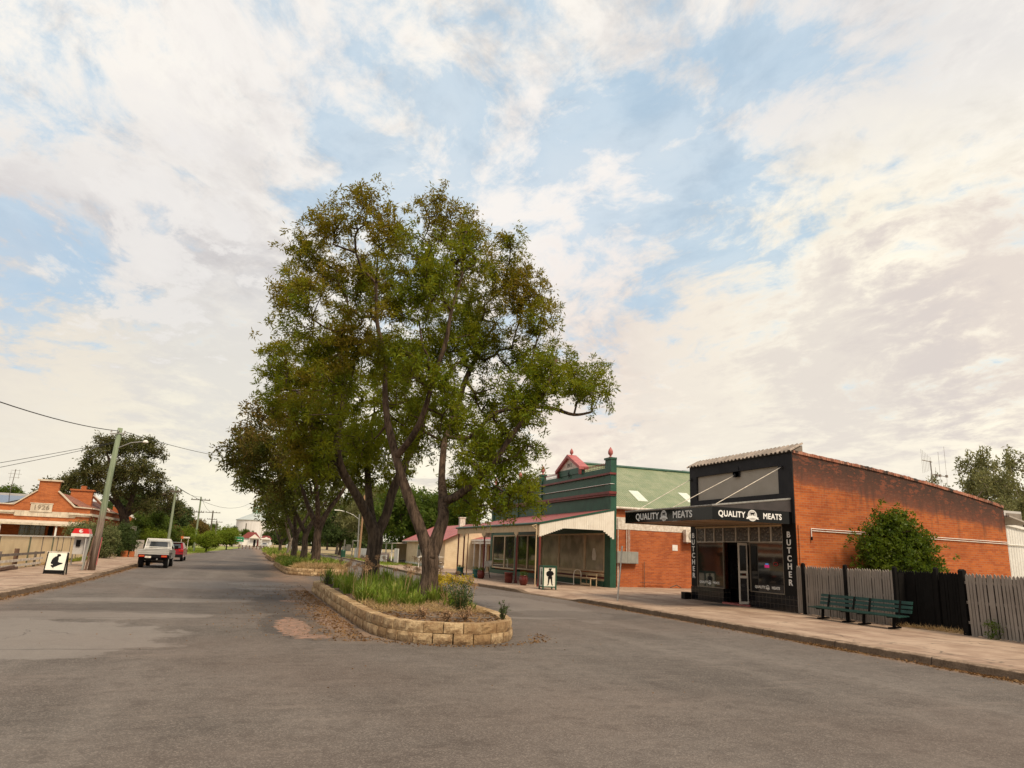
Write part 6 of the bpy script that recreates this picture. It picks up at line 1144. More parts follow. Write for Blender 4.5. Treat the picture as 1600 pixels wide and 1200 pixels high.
MB().box(-8.74, -7.88, 44.58, 45.47, 1.68, 1.838).build('header', M_WHITE, ph)
M_LGREY = plain('light_grey_panel', (.50, .48, .46), (.42, .40, .385), 3, .4)
MB().box(-8.05, -8.0, 44.65, 45.4, .35, 1.679).build('side_panel', M_LGREY, ph); MB().box(-8.62, -8.05, 45.35, 45.4, .9, 1.679).build('back_panel', M_LGREY, ph); MB().box(-8.62, -8.12, 44.95, 45.348, .75, 1.679).build('cabinet', M_LGREY, ph); MB().box(-8.5, -8.3, 44.90, 44.949, 1.15, 1.5).build('telephone', M_BLACK, ph)
for x in (-8.66, -8.02): MB().box(x-.03, x+.03, 45.3, 45.36, .12, 1.68).build('leg', M_STEEL, ph)
# ================================================================ parked ute and red car (both face away up the road)
M_CARW = plain('white_car_paint', (.42, .41, .39), (.35, .34, .32), 2, .3, .05); M_CARR = plain('red_car_paint', (.26, .008, .016), (.20, .006, .012), 2, .15, .2)
M_ALLOY = plain('tray_aluminium', (.50, .49, .48), (.38, .37, .36), 6, .4, .4); M_TAIL = plain('tail_lamp_red', (.50, .015, .012), (.35, .01, .01), 5, .2); M_AMB = plain('tail_lamp_amber', (.6, .22, .03), None, 5, .3); M_CHROME = plain('hub', (.5, .5, .5), (.4, .4, .4), 5, .3, .8)
def wheel(t, x, y, r_=.36, w=.24, side=1):
    o = MB().tube([(x-w/2, y, r_), (x+w/2, y, r_)], r_, 22).build('wheel', M_TYRE, t); mb = MB(); mb.tube([(x+side*(w/2+.001), y, r_), (x+side*(w/2+.02), y, r_)], r_*.6, 16); mb.build('rim', M_CHROME, o); return o
def profile_body(mb, prof, x0, x1, taper):   # side profile (y, z) swept across, greenhouse narrower with height
    n = len(prof); V = []
    for s_, xs in ((-1, x0), (1, x1)):
        for y, z in prof: k = max(0, z-taper[0])*taper[1]; V.append((xs-s_*k, y, z))
    mb.add(V, [tuple(range(n)), tuple(range(n, 2*n))]+[(k, (k+1) % n, n+(k+1) % n, n+k) for k in range(n)])
ut = thing('utility_truck', (-4.95, 48.6, 0), 'white tray-back ute parked at the left kerb seen from behind', 'ute'); X0, X1, Y0 = -5.95, -4.15, 48.45
mb = MB(); mb.box(X0, X1, Y0+.02, Y0+2.2, .86, .92); mb.build('tray_floor', M_ALLOY, ut)
mb = MB(); mb.box(X0, X1, Y0-.02, Y0+.03, .84, 1.14); mb.box(X0+.02, X1-.02, Y0-.035, Y0-.021, .95, .975); mb.box(X0+.02, X1-.02, Y0-.035, Y0-.021, 1.08, 1.11); mb.build('tailgate', M_CARW, ut)
for x in (X0, X1-.04): MB().box(x, x+.04, Y0+.031, Y0+2.2, .86, 1.14).build('tray_side', M_CARW, ut)
mb = MB(); mb.bar((X0+.08, Y0+2.2, 1.0), (X0+.20, Y0+2.2, 1.80), .05, .05, up=(0, 1, 0)); mb.bar((X1-.08, Y0+2.2, 1.0), (X1-.20, Y0+2.2, 1.80), .05, .05, up=(0, 1, 0)); mb.bar((X0+.2, Y0+2.2, 1.80), (X1-.2, Y0+2.2, 1.80), .05, .05)
for z in (1.18, 1.27): mb.bar((X0+.1, Y0+2.2, z), (X1-.1, Y0+2.2, z), .04, .04)
mb.build('headboard', M_WHITE, ut)
mb = MB(); profile_body(mb, [(Y0+2.3, .55), (Y0+2.3, 1.12), (Y0+2.4, 1.70), (Y0+2.6, 1.77), (Y0+3.4, 1.76), (Y0+4.0, 1.15), (Y0+5.0, 1.02), (Y0+5.1, .55)], X0+.06, X1-.06, (1.1, .27)); cb = mb.build('cab', M_CARW, ut)
MB().prism([(X0+.33, Y0+2.31, 1.22), (X1-.33, Y0+2.31, 1.22), (X1-.40, Y0+2.375, 1.62), (X0+.40, Y0+2.375, 1.62)], (0, -.01, 0)).build('rear_window', M_GLASSD, cb)
for s_, xs in ((-1, X0+.06), (1, X1-.06)):
    MB().prism([(xs-s_*.02, Y0+2.5, 1.2), (xs-s_*.02, Y0+3.8, 1.2), (xs-s_*.13, Y0+3.35, 1.64), (xs-s_*.13, Y0+2.55, 1.64)], (s_*.012, 0, 0)).build('side_window', M_GLASSD, cb)
    MB().box(xs+s_*.02, xs+s_*.24, Y0+3.75, Y0+3.85, 1.15, 1.38).build('mirror', M_BLACK, cb)
for x, c in ((X0+.10, M_TAIL), (X1-.42, M_TAIL)):
    o = MB().box(x, x+.32, Y0-.05, Y0-.021, .68, .80).build('tail_light', c, ut); MB().box(x+.03, x+.29, Y0-.052, Y0-.05, .73, .76).build('indicator', M_AMB, o)
mb = MB(); mb.box(X0+.05, X1-.05, Y0, Y0+.04, .66, .86); mb.box(X0+.35, X1-.35, Y0+.2, Y0+2.4, .45, .84); mb.box(X0+.2, X1-.2, Y0+.9, Y0+1.0, .3, .42); mb.build('chassis', M_BLACK, ut)
MB().box(X0+.45, X0+.80, Y0-.02, Y0-.003, .62, .74).build('number_plate', M_WHITED, ut)
MB().tube([(X1-.65, Y0-.04, .55), (X1-.65, Y0+.3, .58)], .05, 8).build('tow_ball', M_STEEL, ut)
for x, y, s_ in ((X0+.18, Y0+.95, -1), (X1-.18, Y0+.95, 1), (X0+.2, Y0+4.2, -1), (X1-.2, Y0+4.2, 1)): wheel(ut, x, y, side=s_)
for x in (X0+.18, X1-.18): MB().box(x-.14, x+.14, Y0+.42, Y0+.45, .25, .80).build('mud_flap', M_BLACK, ut)
for s_, xs in ((-1, X0+.05), (1, X1-.05)): mb = MB(); mb.tube([(xs-.13 if s_ > 0 else xs+.13, Y0+.95+.46*math.cos(a/8*math.pi), .42+.46*math.sin(a/8*math.pi)) for a in range(9)], .05, 5); mb.build('mudguard', M_BLACK, ut)
rc = thing('red_car', (-4.6, 64, 0), 'dark red hatchback parked ahead of the white ute', 'car'); X0, X1, Y0 = -5.5, -3.72, 64.0
mb = MB(); profile_body(mb, [(Y0+.05, .35), (Y0, .60), (Y0+.05, 1.0), (Y0+.35, 1.12), (Y0+.75, 1.58), (Y0+1.2, 1.66), (Y0+2.4, 1.62), (Y0+3.2, 1.15), (Y0+4.3, .95), (Y0+4.45, .40)], X0, X1, (1.0, .30)); bd = mb.build('body', M_CARR, rc)
MB().prism([(X0+.26, Y0+.345, 1.16), (X1-.26, Y0+.345, 1.16), (X1-.34, Y0+.65, 1.52), (X0+.34, Y0+.65, 1.52)], (0, -.02, .015)).build('rear_window', M_GLASSD, rc)
MB().prism([(X1-.06, Y0+.55, 1.08), (X1-.06, Y0+3.1, 1.12), (X1-.20, Y0+2.4, 1.56), (X1-.20, Y0+.9, 1.56)], (.012, 0, 0)).build('side_window', M_GLASSD, rc)
MB().box(X0+.3, X1-.3, Y0+.62, Y0+1.0, 1.655, 1.68).build('spoiler', M_CARW, rc)
MB().slab((X0+.22, Y0+.85, 1.69), (X1-.22, Y0+.85, 1.69), (X1-.22, Y0+2.3, 1.665), (X0+.22, Y0+2.3, 1.665), .03).build('roof_panel', M_CARW, rc)
mb = MB(); mb.box(X0+.02, X1-.02, Y0-.06, Y0+.2, .34, .62); mb.build('bumper', M_BLACK, rc)
for x in (X0+.02, X1-.36): MB().box(x, x+.34, Y0-.02, Y0+.12, .86, 1.04).build('tail_light', M_TAIL, rc)
MB().box(-4.85, -4.37, Y0-.035, Y0-.005, .70, .82).build('number_plate', M_WHITED, rc)
for x, y, s_ in ((X0+.12, Y0+.8, -1), (X1-.12, Y0+.8, 1), (X0+.12, Y0+3.5, -1), (X1-.12, Y0+3.5, 1)): wheel(rc, x, y, .33, .22, s_)
def tiny_car(x, y, lab, mat, seed=0):
    t = thing('parked_car', (x, y, 0), lab, 'car'); mb = MB(); profile_body(mb, [(y, .35), (y, .95), (y+.5, 1.05), (y+.9, 1.5), (y+2.4, 1.5), (y+3.1, 1.0), (y+4.2, .9), (y+4.3, .35)], x-.85, x+.85, (.95, .3)); mb.build('body', mat, t)
    MB().prism([(x-.6, y+.52, 1.08), (x+.6, y+.52, 1.08), (x+.5, y+.84, 1.42), (x-.5, y+.84, 1.42)], (0, -.02, .01)).build('rear_window', M_GLASSD, t); [wheel(t, x+a, y+b, .32, .2, 1 if a > 0 else -1) for a in (-.75, .75) for b in (.8, 3.4)]
tiny_car(8.6, 150, 'distant white car seen between the median trunks', M_CARW); tiny_car(5.2, 212, 'tiny white car far at the road end beside the red-roofed house', M_CARW)
ut.scale = (.95, 1, .95); rc.scale = (.95, 1, .88); rc.location.x -= .75
# ================================================================ poles and wires
def polemat():
    m, g = newmat('treated_pole_timber'); p = objco(g); z = g.sep(p)[2]; n = g.noise(g.scl(p, (9, 9, .5)), 2.0, 6, .7); s_ = g.ss(g.m('ADD', z, g.m('MULTIPLY', n, .9)), 2.6, 3.6)
    col = g.mix(s_, g.mix(g.ss(n, .35, .65), (.13, .095, .075, 1), (.30, .23, .19, 1)), g.mix(g.ss(n, .35, .65), (.15, .19, .12, 1), (.24, .28, .19, 1))); return finish(m, g, col, .9, 0, n, .7, .02, .2)
M_POLE = polemat()
M_POLEG = plain('green_treated_timber', (.25, .29, .20), (.17, .20, .13), 4, .9, stretch=(4, 4, .4)); M_POLED = plain('dark_pole_timber', (.12, .10, .08), (.08, .065, .05), 4, .9)
p1 = thing('power_pole', (-6.7, 39.9, .15), 'leaning timber power pole nearest the camera, green above and brown at its foot', 'power pole', 'power poles along the left side')
top1 = Vector((-6.50, 39.9, 7.05)); MB().tube([(-6.72, 39.9, .12), (-6.66, 39.9, 2.0), (-6.6, 39.9, 4.5), tuple(top1)], [.17, .155, .135, .115], 14).build('pole', M_POLE, p1, smooth=True)
mb = MB(); mb.tube([(-6.55, 39.85, 6.0), (-5.9, 39.8, 6.35), (-5.35, 39.75, 6.45)], .025, 6); ar = mb.build('lamp_arm', M_STEEL, p1)
MB().lathe((-5.25, 39.73, 6.38), [(.05, 0), (.13, .03), (.12, .10), (.05, .15)], 10).build('lamp_head', M_WHITE, ar)
mb = MB(); mb.bar((-6.9, 39.8, 6.72), (-6.2, 39.8, 6.80), .05, .06)
for x in (-6.85, -6.25, -6.55): mb.lathe((x, 39.8, 6.80), [(.03, 0), (.045, .03), (.03, .07), (.04, .10), (.02, .13)], 8)
mb.build('cross_arm', M_STEEL, p1)
for dx in (-.36, -.22): MB().bar((-6.72+dx, 39.7, .12), (-6.68+dx+.10, 39.7, 1.75), .07, .10, up=(0, 1, 0)).build('steel_support', M_GREYM if dx < -.3 else M_WOODR, p1)
MB().bar((-6.52, 39.72, .4), (-6.46, 39.72, 1.7), .03, .04).build('cable_guard', M_MAROONL, p1)
def pole(x, y, h, lean, lab, mat=M_POLEG, arms=((.3, 1.0),), r_=.14):
    t = thing('power_pole', (x, y, 0), lab, 'power pole', 'power poles along the left side'); MB().tube([(x, y, 0), (x+lean, y, h)], [r_, r_*.75], 10).build('pole', mat, t)
    for dz, w in arms:
        mb = MB(); z = h-dz; cx = x+lean*(z/h); mb.bar((cx-w, y-.1, z), (cx+w, y-.1, z), .10, .12)
        for k in (-.9, -.45, .45, .9): mb.tube([(cx+w*k, y-.1, z+.05), (cx+w*k, y-.1, z+.22)], .04, 6)
        mb.build('cross_arm', M_POLED, t)
    return (x+lean, y, h)
P2 = pole(-6.72, 75, 6.6, .03, 'slightly leaning green pole behind the red car, without long cross arms', arms=((.5, .45),), r_=.135)
P3 = pole(-6.7, 114, 7.8, .0, 'green power pole with wide cross arm standing in the lime green shrubs', arms=((.45, 1.3), (2.2, .7)))
P4 = pole(-6.95, 165, 7.75, -.05, 'dark power pole with cross arms, third down the left verge', M_POLED, ((.4, 1.5), (1.8, 1.0)), .17)
P5 = pole(-7.3, 200, 6.6, .0, 'most distant dark power pole on the left verge', M_POLED, ((.4, 1.4),), .18)
P6 = pole(3.3, 190, 6.0, .5, 'pale thin leaning pole in front of the red-roofed house', plain('pale_pole', (.5, .45, .36)), ((.3, .5),), .10)
P7 = pole(-.2, 300, 8.5, 0, 'dark thin pole against the white silo', M_POLED, (), .25)
def wire(a, b, sag, r_=.012, lab='cable strung between poles', n=24):
    pts = [tuple(Vector(a).lerp(Vector(b), k/n)-Vector((0, 0, sag*4*(k/n)*(1-k/n)))) for k in range(n+1)]
    return tag(MB().tube(pts, r_, 5, cap=False).build('overhead_cable', M_WIRE), lab, 'cable')
t1 = tuple(top1-Vector((0, 0, .15)))
wire(t1, (-8.6, 11, 5.5), .55, .018, 'thick black cable sweeping from the nearest pole to the top left edge')
wire((-6.6, 39.9, 6.35), (-12.2, 33.8, 3.72), .05, .012, 'thin cable running from the nearest pole to the left edge, upper of two')
wire((-6.6, 39.9, 6.3), (-12.2, 33.8, 3.45), .06, .012, 'thin cable running from the nearest pole to the left edge, lower of two')
wire(t1, (-6.7, 75, 6.35), .5, .014, 'cable from the nearest pole to the second pole over the gum tree')
wire((-6.3, 39.9, 6.9), (4.2, 66, 8.9), .6, .014, 'cable from the nearest pole into the median trees')
wire(P2, (3, 190, 14), 3.0, .02, 'cable from the second pole into the median trees')
wire(P2, P3, .3, .016, 'short cable between the second and third poles'); wire(P3, P4, .8, .02, 'cable between the third and fourth poles')
wire((18.45, 46.5, 7.15), (30, 37, 7.9), .3, .010, 'thin cable passing behind the parapet gable of the green shop')
# street light and timber pole on the right verge
sp = thing('street_light', (14.2, 98, 0), 'grey street light with long curved arm among trees on the right verge', 'street light')
MB().tube([(14.2, 98, 0), (14.0, 98, 5.9)], [.11, .08], 8).build('pole', M_STEEL, sp); ar = MB().tube([(14.0, 98, 5.2), (13.2, 98, 5.75), (12.2, 98, 6.1), (11.3, 98, 6.25)], .05, 6).build('arm', M_STEEL, sp); MB().box(10.7, 11.4, 97.9, 98.1, 6.2, 6.32).build('lamp_head', M_WHITE, ar)
MB().box(13.5, 14.25, 97.9, 98.1, 2.35, 2.45).build('bracket', M_STEEL, sp)
p8 = thing('timber_pole', (13.9, 94.5, 0), 'orange-brown timber pole with stay wire on the right verge', 'pole'); MB().tube([(13.9, 94.5, 0), (13.95, 94.5, 8.2)], [.15, .11], 10).build('pole', plain('orange_timber', (.34, .20, .11), (.24, .14, .08), 4, .9, stretch=(4, 4, .3)), p8); MB().tube([(13.95, 94.5, 7.0), (15.3, 94.5, 4.6)], .03, 5).build('stay', M_WHITE, p8)
# small signs far away
rs = thing('road_sign', (-6.85, 95, 0), 'small sign with orange left end on two posts behind the red car', 'sign'); mb = MB(); mb.box(-7.2, -6.9, 95, 95.04, 1.75, 2.05); mb.build('orange_plate', plain('orange_plate', (.6, .14, .04)), rs); MB().box(-6.899, -6.2, 95, 95.04, 1.82, 2.0).build('white_plate', M_WHITED, rs)
for x in (-7.1, -6.35): MB().box(x-.03, x+.03, 95.05, 95.1, 0, 1.75).build('post', M_WHITED, rs)
gsn = thing('direction_sign', (-1.1, 150, 0), 'green direction sign with white lettering and arrow on two posts at the road end', 'sign'); mb = MB(); mb.box(-2.1, -.2, 150, 150.05, 1.55, 2.55); pn = mb.build('panel', plain('road_sign_green', (.012, .20, .075), (.01, .16, .06)), gsn)
mb = MB(); frame_pts = [(-2.05, 1.60), (-.25, 1.60), (-.25, 2.50), (-2.05, 2.50)]
for (a, b), (c, d) in zip(frame_pts, frame_pts[1:]+frame_pts[:1]): mb.bar((a, 149.99, b), (c, 149.99, d), .01, .03)
mb.box(-1.8, -.9, 149.98, 149.995, 1.98, 2.08); flat(mb, [(0, -.12), (.22, 0), (0, .12)], (-.75, 149.98, 2.03), (1, 0, 0), (0, 0, 1), .01); mb.build('lettering', M_SIGNW, pn)
for x in (-1.8, -.5): MB().box(x-.04, x+.04, 150.06, 150.12, 0, 1.7).build('post', M_STEEL, gsn)
bn = thing('litter_bin', (12.95, 103, .1), 'dark green litter bin on the right verge under the trees', 'bin'); MB().lathe((12.95, 103, .1), [(.30, 0), (.34, .9), (.36, .92), (.30, 1.05)], 14).build('bin_body', M_DARKB if 'M_DARKB' in globals() else M_WGRN, bn)
wf = MB()
for y0, y1 in ((88, 90.3), (90.6, 92.6), (92.9, 95.5), (97, 104), (104.3, 111)): wf.prism([(15.6, y0, .1), (15.6, y1, .1), (15.6, y1, 1.45), (15.6, y0, 1.45)], (.05, 0, 0))
tag(wf.build('white_fence', M_WHITE), 'white panel fence beneath the trees beyond the cottage', 'fence')
gp = MB()
for x in (14.2, 15.4): gp.box(x-.08, x+.08, 112, 112.16, 0, 2.6)
gp.box(13.9, 14.5, 112.2, 112.3, 1.0, 1.6); gp.box(14.5, 15.2, 112.2, 112.3, .9, 1.9); tag(gp.build('garden_entrance', M_WHITED), 'pale gate posts and letterbox beyond the litter bin', 'gateposts')
fb = MB()
for k in range(9): fb.box(-1.2+k*.75, -1.0+k*.75, 176, 176.2, 0, .9)
fb.box(-1.2, 5.1, 176, 176.1, .6, .75); tag(fb.build('log_rail', M_WOODR), 'low brown rail fence in front of the far red-roofed house', 'fence')
ws = thing('white_shed', (28.7, 21, 0), 'white corrugated shed behind the end of the brick wall, at the right edge', 'shed'); mb = MB(); mb.prism([(28.75, 21.2, 0), (38, 21.2, 0), (38, 21.2, 2.6), (28.75, 21.2, 3.75)], (0, 5, 0)); mb.build('wall', M_WSHED, ws); mb = MB(); mb.bar((28.6, 21.15, 3.82), (38, 21.15, 2.66), .06, .10); mb.tube([(28.8, 21.15, 2.9), (38, 21.15, 2.8)], .02, 5); mb.build('trim', M_WHITE, ws)
ev = thing('evaporative_cooler', (30.6, 22, 3.5), 'boxy grey rooftop cooler unit at the right edge above the white shed', 'cooler'); MB().box(30.15, 31.4, 21.8, 23.0, 3.55, 4.35).build('cabinet', M_LGREY, ev); MB().box(30.45, 31.35, 21.77, 21.799, 3.65, 4.25).build('louvre', M_WOODG, ev)
# far house and silo
fh = thing('far_house', (3, 228, 0), 'small white house with deep red roof and two gabled porches at the far road end', 'house')
Yh = 248; k_ = Yh/230
mb = MB(); mb.box(-1.0, 7.6, Yh, Yh+8, -.3, 2.9); mb.build('wall', M_WHITE, fh)
mb = MB(); mb.slab((-1.4, Yh-.4, 2.8), (4.6, Yh-.4, 2.8), (3.2, Yh+4, 4.7), (.8, Yh+4, 4.7), .1); mb.slab((4.6, Yh-.2, 2.6), (8.2, Yh-.2, 2.6), (7.4, Yh+3.5, 3.7), (5.4, Yh+3.5, 3.7), .1); mb.build('roof', plain('deep_red_roof', (.17, .028, .02), (.13, .02, .016), 2, .8), fh)
mb = MB(); mb.prism([(1.2, Yh-1.2, 2.7), (4.4, Yh-1.2, 2.7), (2.8, Yh-1.2, 4.0)], (0, 2, 0)); mb.prism([(5.0, Yh-1.0, 2.5), (7.8, Yh-1.0, 2.5), (6.4, Yh-1.0, 3.3)], (0, 2, 0)); mb.build('porch_gable', M_CREAMW, fh)
MB().box(2.6, 3.3, Yh-.05, Yh-.001, 0, 2.3).build('door', M_BLACK, fh); MB().box(3.7, 4.3, Yh-.05, Yh-.001, .2, 2.3).build('window', M_MAROON, fh)
for x in (1.3, 4.3, 5.1, 7.7): MB().box(x-.08, x+.08, Yh-1.2, Yh-1.0, 0, 2.6).build('post', M_WHITE, fh)
hw = thing('long_white_building', (-12, 250, 0), 'long low white building beyond the lime green shrubs at the road end', 'building'); MB().box(-22, -1.6, 252, 258, 0, 2.6).build('wall', M_WHITED, hw); MB().slab((-22.3, 251.5, 2.6), (-1.3, 251.5, 2.6), (-1.3, 256, 3.9), (-22.3, 256, 3.9), .1).build('roof', M_GREYR, hw)
sl_ = thing('grain_silo', (3.5, 430, 0), 'large white round grain silo with grey cone roof and green cap on the skyline', 'silo'); cx = 4.4
m_, g_ = newmat('silo_concrete'); p_ = geoP(g_); z_ = g_.sep(p_)[2]; nn_ = g_.noise(g_.scl(p_, (1, 1, .1)), .6, 4, .6); M_SILO = finish(m_, g_, g_.mix(g_.ss(nn_, .35, .7), (.66, .64, .64, 1), (.56, .54, .53, 1)), .8)
MB().lathe((cx, 430, 0), [(10, 0), (10, 12.9)], 40).build('drum', M_SILO, sl_); MB().lathe((cx, 430, 12.9), [(10.4, 0), (10.4, .35), (2.4, 4.0)], 40).build('cone_roof', plain('silo_roof_sheet', (.40, .43, .42), (.34, .37, .36), .6), sl_); mb = MB(); mb.lathe((cx, 430, 16.7), [(2.1, 0), (2.1, 3.0), (2.5, 3.1), (1.6, 4.0), (.2, 4.3)], 16); mb.build('cap', plain('pale_green_cap', (.20, .30, .22), (.16, .25, .18), .6), sl_)
# ================================================================ hedges and background trees
def bush(name, lab, cat, lobes, mat, dens, per, L, Wd, seed, group=None, spread=.12, base=None):
    r = np.random.default_rng(seed); b = base or (lobes[0][0], lobes[0][1], .1); pts = lobe_points(lobes, dens, r); pts = pts[pts[:, 2] > .12]
    t = thing(name, b, lab, cat, group); V, F = tufts(pts, per, L, Wd, r, spread); mesh_obj('foliage', V, F, mat, t); mb = MB()
    for k in range(3): mb.tube([(b[0]+.1*k-.1, b[1], 0), (b[0]+.3*(k-1), b[1]+.1, 1.2)], [.05, .03], 6)
    mb.build('stem', M_BARKD, t); return t
bush('clipped_hedge', 'rounded olive-green clipped bush left, in front of the brick building behind the pole', 'hedge', [(-9.75, 61, 1.3, 1.0), (-9.8, 61, 1.95, .9), (-11.2, 62, 1.95, .9), (-11.0, 62, 1.2, .9), (-12.1, 62.5, 2.0, .75), (-9.75, 61, .8, .9), (-9.5, 61, 1.6, .85), (-10.3, 61, 2.2, .7)], M_OLIVE, 330, 12, .13, .05, 81, 'clipped bushes at the brick building')
bush('clipped_hedge', 'rounded dark clipped bush right, leaning beside the footpath before the ute', 'hedge', [(-9.4, 67, 1.2, 1.0), (-9.2, 67, 1.95, .9), (-9.7, 67, 2.0, .8), (-9.6, 67, .8, .9), (-9.0, 67.4, 1.4, .85)], M_DARKG, 330, 12, .14, .055, 82, 'clipped bushes at the brick building')
mb = MB(); mb.box(-8.9, -8.82, 71, 76, .1, 1.5); tag(mb.build('side_fence', M_WHITED), 'pale narrow fence panel right of the clipped bushes', 'fence')
mb = MB(); mb.box(-9.3, -8.8, 66.5, 67, .1, .65); mb.box(-8.7, -8.35, 66.6, 67, .1, .6); tag(mb.build('low_brick_pier', M_BRICKM), 'low orange brick piers at the foot of the clipped bush', 'brick pier')
make_tree('gum_tree', (-10.6, 77, 0), 'tall spreading dark gum tree with layered crown behind the brick building', 'tree', LOB_L, sk((-10.6, 77, 0, -1, .50), (-10.7, 77, 2.0, 0, .42), (-11.0, 77, 3.6, 1, .40), (-11.9, 77, 5.2, 2, .24), (-12.6, 77, 7.0, 3, .18), (-13.0, 76.8, 8.8, 4, .12), (-10.6, 77, 5.0, 2, .24), (-10.5, 77, 6.8, 6, .19), (-9.9, 76.5, 8.6, 7, .13), (-9.8, 77.5, 4.6, 2, .2), (-8.9, 78.5, 5.6, 9, .14), (-8.0, 80, 6.1, 10, .1), (-12.2, 78, 4.9, 2, .16), (-14.0, 78, 6.4, 12, .12)), (M_GUM, M_BARKD), 16, 20, .26, .10, 91, extra=1.7, flat_=.6, spread=.26, tip=.02, step=.8)
make_tree('gum_tree', (-21, 96, 0), 'dark low crown of a tree seen over the tiled roof ridge', 'tree', LOB_L2, fork_tree(-21, 96, 5, .25, 9, z0=0), (M_GUM, M_BARKD), 18, 16, .42, .16, 92, extra=1.6, spread=.35, tip=.02, step=1.2)
PROTO = {}
def proto(kind, h, w, mat, bm, n, per, L, Wd, seed, shape='round'):
    r = np.random.default_rng(seed); lobes = []
    for k in range(n):
        u = r.random(); a = r.uniform(0, 6.28)
        if shape == 'round': z = h*(.38+.52*u); rw = w*.5*math.sqrt(max(.05, 1-((u-.45)/.62)**2)); q_ = w*.17
        elif shape == 'column': z = h*(.12+.8*u); rw = w*.5*(1-.8*u); q_ = w*.20*(1.15-.6*u)
        elif shape == 'lolly': z = h*(.42+.42*u); rw = w*.42*math.sqrt(max(.05, 1-((u-.4)/.65)**2)); q_ = w*.2
        else: z = h*(.5+.45*u); rw = w*.5; q_ = w*.12
        d = math.sqrt(r.random())*rw; lobes.append((math.cos(a)*d, math.sin(a)*d, z, q_*r.uniform(.75, 1.25)))
    PROTO[kind] = (lobes, h, w, mat, bm, per, L, Wd, seed)
def place(kind, x, y, s, lab, name='tree', cat='tree', group=None, sz=None, rz=None):
    if isinstance(PROTO[kind], tuple):
        lobes, h, w, mat, bm, per, L, Wd, seed = PROTO[kind]; T = fork_tree(0, 0, h*.8, h*.028, seed, z0=0)
        t = make_tree(name, (0, 0, 0), lab, cat, lobes, T, (mat, bm), 15/(w*.17)**2*.9, per, L, Wd, seed, group, extra=1.7, spread=L*.8, tip=h*.0022, step=h*.11); PROTO[kind] = t
    else: t = copy_tree(PROTO[kind]); tag(t, lab, cat, group); t.name = name
    t.location = (x, y, 0); sc = s; t.scale = (sc, sc, sz or sc); t.rotation_euler[2] = R.uniform(0, 6.28) if rz is None else rz; return t
proto('broad', 8, 7.5, M_MIDG, M_BARKD, 26, 26, .40, .15, 201); proto('dark', 8, 7, M_DARKG, M_BARKD, 24, 26, .40, .15, 202); proto('rust', 6, 7, M_RUST, M_BARKD, 20, 22, .38, .15, 203)
proto('lime', 3.2, 4.0, M_LIME, M_BARKD, 18, 26, .24, .09, 204, 'lolly'); proto('gum', 12, 11, M_GUML, M_BARKP, 24, 22, .46, .15, 205, 'gum'); proto('pine', 11, 6, M_MIDG, M_BARKD, 30, 22, .36, .12, 206, 'column'); proto('willow', 8, 8, M_GUML, M_BARKP, 26, 30, .5, .09, 207)
# left side beyond the hedges
place('broad', -9.6, 84, .52, 'bright leafy bush behind the clipped bushes', sz=.52); place('lime', -8.6, 80, .75, 'yellow-green bush just right of the dark clipped bush', 'shrub_tree', rz=2); place('dark', -11.5, 92, .75, 'dark tree filling the gap right of the clipped bushes', sz=.6); place('broad', -8.9, 90, .5, 'rounded green tree directly behind the white ute')
place('rust', -8.6, 98, .52, 'brownish bush behind the red car'); place('dark', -13.5, 110, 1.05, 'dark tree under the right limb of the big gum tree'); place('dark', -11.5, 122, .9, 'dark rounded tree behind the lime green shrub'); place('rust', -15, 150, 1.3, 'wide rusty-brown tree behind the power poles')
place('rust', -9.5, 158, .9, 'small rusty-brown tree near the third pole')
place('lime', -8.2, 118, .98, 'lime green rounded shrub tree left of the pole with wide cross arm', 'shrub_tree', group='lime green rounded trees on the verge'); place('lime', -5.0, 112, .88, 'lime green lollipop tree on the grass right of the pole', 'shrub_tree', group='lime green rounded trees on the verge', rz=1.0); place('lime', -3.2, 152, 1.25, 'lime green spreading tree beside the green direction sign', 'shrub_tree', group='lime green rounded trees on the verge')
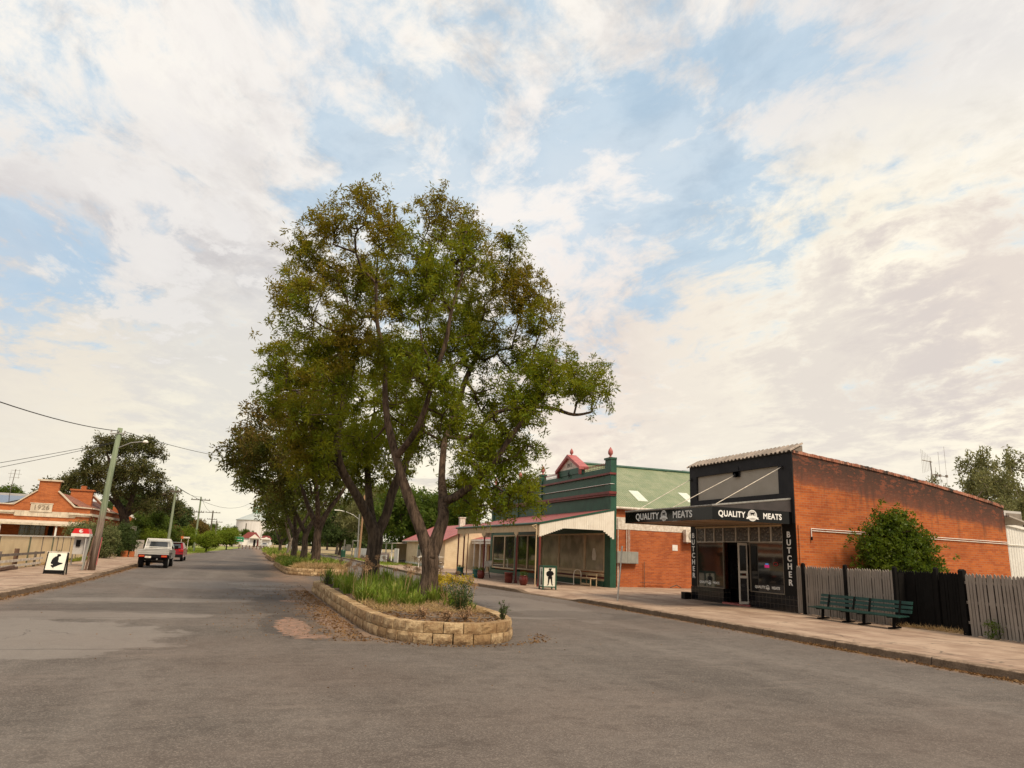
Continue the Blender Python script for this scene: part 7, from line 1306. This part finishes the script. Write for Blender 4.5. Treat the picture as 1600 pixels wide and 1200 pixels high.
# far skyline
for k, (x, y, s, kd, lab) in enumerate([(-26, 270, 1.0, 'dark', 'far dark tree left on the skyline behind the long white building'), (-12, 285, .9, 'broad', 'far green tree behind the lime green tree'), (0, 300, .75, 'broad', 'far green tree under the silo, left'), (9, 300, .8, 'dark', 'far green tree under the silo, right'), (-5, 340, 1.0, 'dark', 'far dark tree left of the silo'), (16, 260, 1.1, 'dark', 'far dark tree right of the red-roofed house'), (26, 250, 1.3, 'broad', 'far green tree right beyond the median trunks'), (-40, 240, 1.6, 'dark', 'far dark tree behind the tiled roof'), (-60, 220, 1.6, 'broad', 'far green tree left of the tiled roof')]): place(kd, x, y, s, lab)
# right side: thick trees behind the cottage and along the right carriageway
for x, y, s, kd, lab in [(14.8, 122, 1.05, 'dark', 'dense dark tree left of the street light'), (17.5, 108, 1.15, 'willow', 'pale weeping tree behind the street light'), (12.8, 150, 1.0, 'broad', 'green tree seen between the median trunks'), (20.5, 100, 1.2, 'broad', 'leafy green tree behind the white panel fence'), (24.5, 98, 1.15, 'broad', 'green tree just left of the cottage roof'), (21, 124, 1.5, 'broad', 'tall green tree beyond the white fence'),
    (27, 92, 1.05, 'pine', 'upright tree above the cottage roof between the trunk forks'), (31.5, 88, .95, 'pine', 'upright tree above the cottage roof, right of the forks'), (34, 84, 1.0, 'broad', 'green tree behind the veranda roof end'), (37, 80, .95, 'pine', 'upright tree just left of the green parapet'), (12, 185, 1.3, 'dark', 'distant dark tree at the end of the right carriageway'), (29, 112, 1.35, 'dark', 'dark tree behind the cottage'), (17, 145, 1.2, 'willow', 'pale weeping tree farther along the right carriageway')]: place(kd, x, y, s, lab)
for x, y, s, lab, sz in [(90, 64, 1.0, 'pale gum tree at the far right edge above the brick wall', .98), (83, 62, .9, 'pale gum tree behind the brick wall, middle of the right group', .78), (76, 64, .6, 'low pale gum tree behind the television aerial', .5), (102, 66, 1.15, 'gum tree at the right picture edge, largest of the group', 1.0), (84, 54, .8, 'dense low gum tree right of the wall end', .62), (77, 52, .7, 'dense low tree just above the end of the brick wall', .55), (88, 58, .85, 'low gum tree filling the gap above the white shed', .6)]: place('gum', x, y, s, lab, 'gum_tree', sz=sz*1.42)
# unbroken far wood that closes the horizon
rg = np.random.default_rng(99); n = 9000; x = rg.uniform(-420, 520, n); y = 520+rg.uniform(0, 40, n)-np.abs(x)*.3; hh = 7+3*np.sin(x*.05)+2.5*np.sin(x*.17+1); z = rg.random(n)**.8*hh
V, F = tufts(np.stack([x, y, z], 1), 8, 3.2, 1.5, rg, 1.5); tag(mesh_obj('distant_woodland', V, F, M_DARKG), kind='stuff')
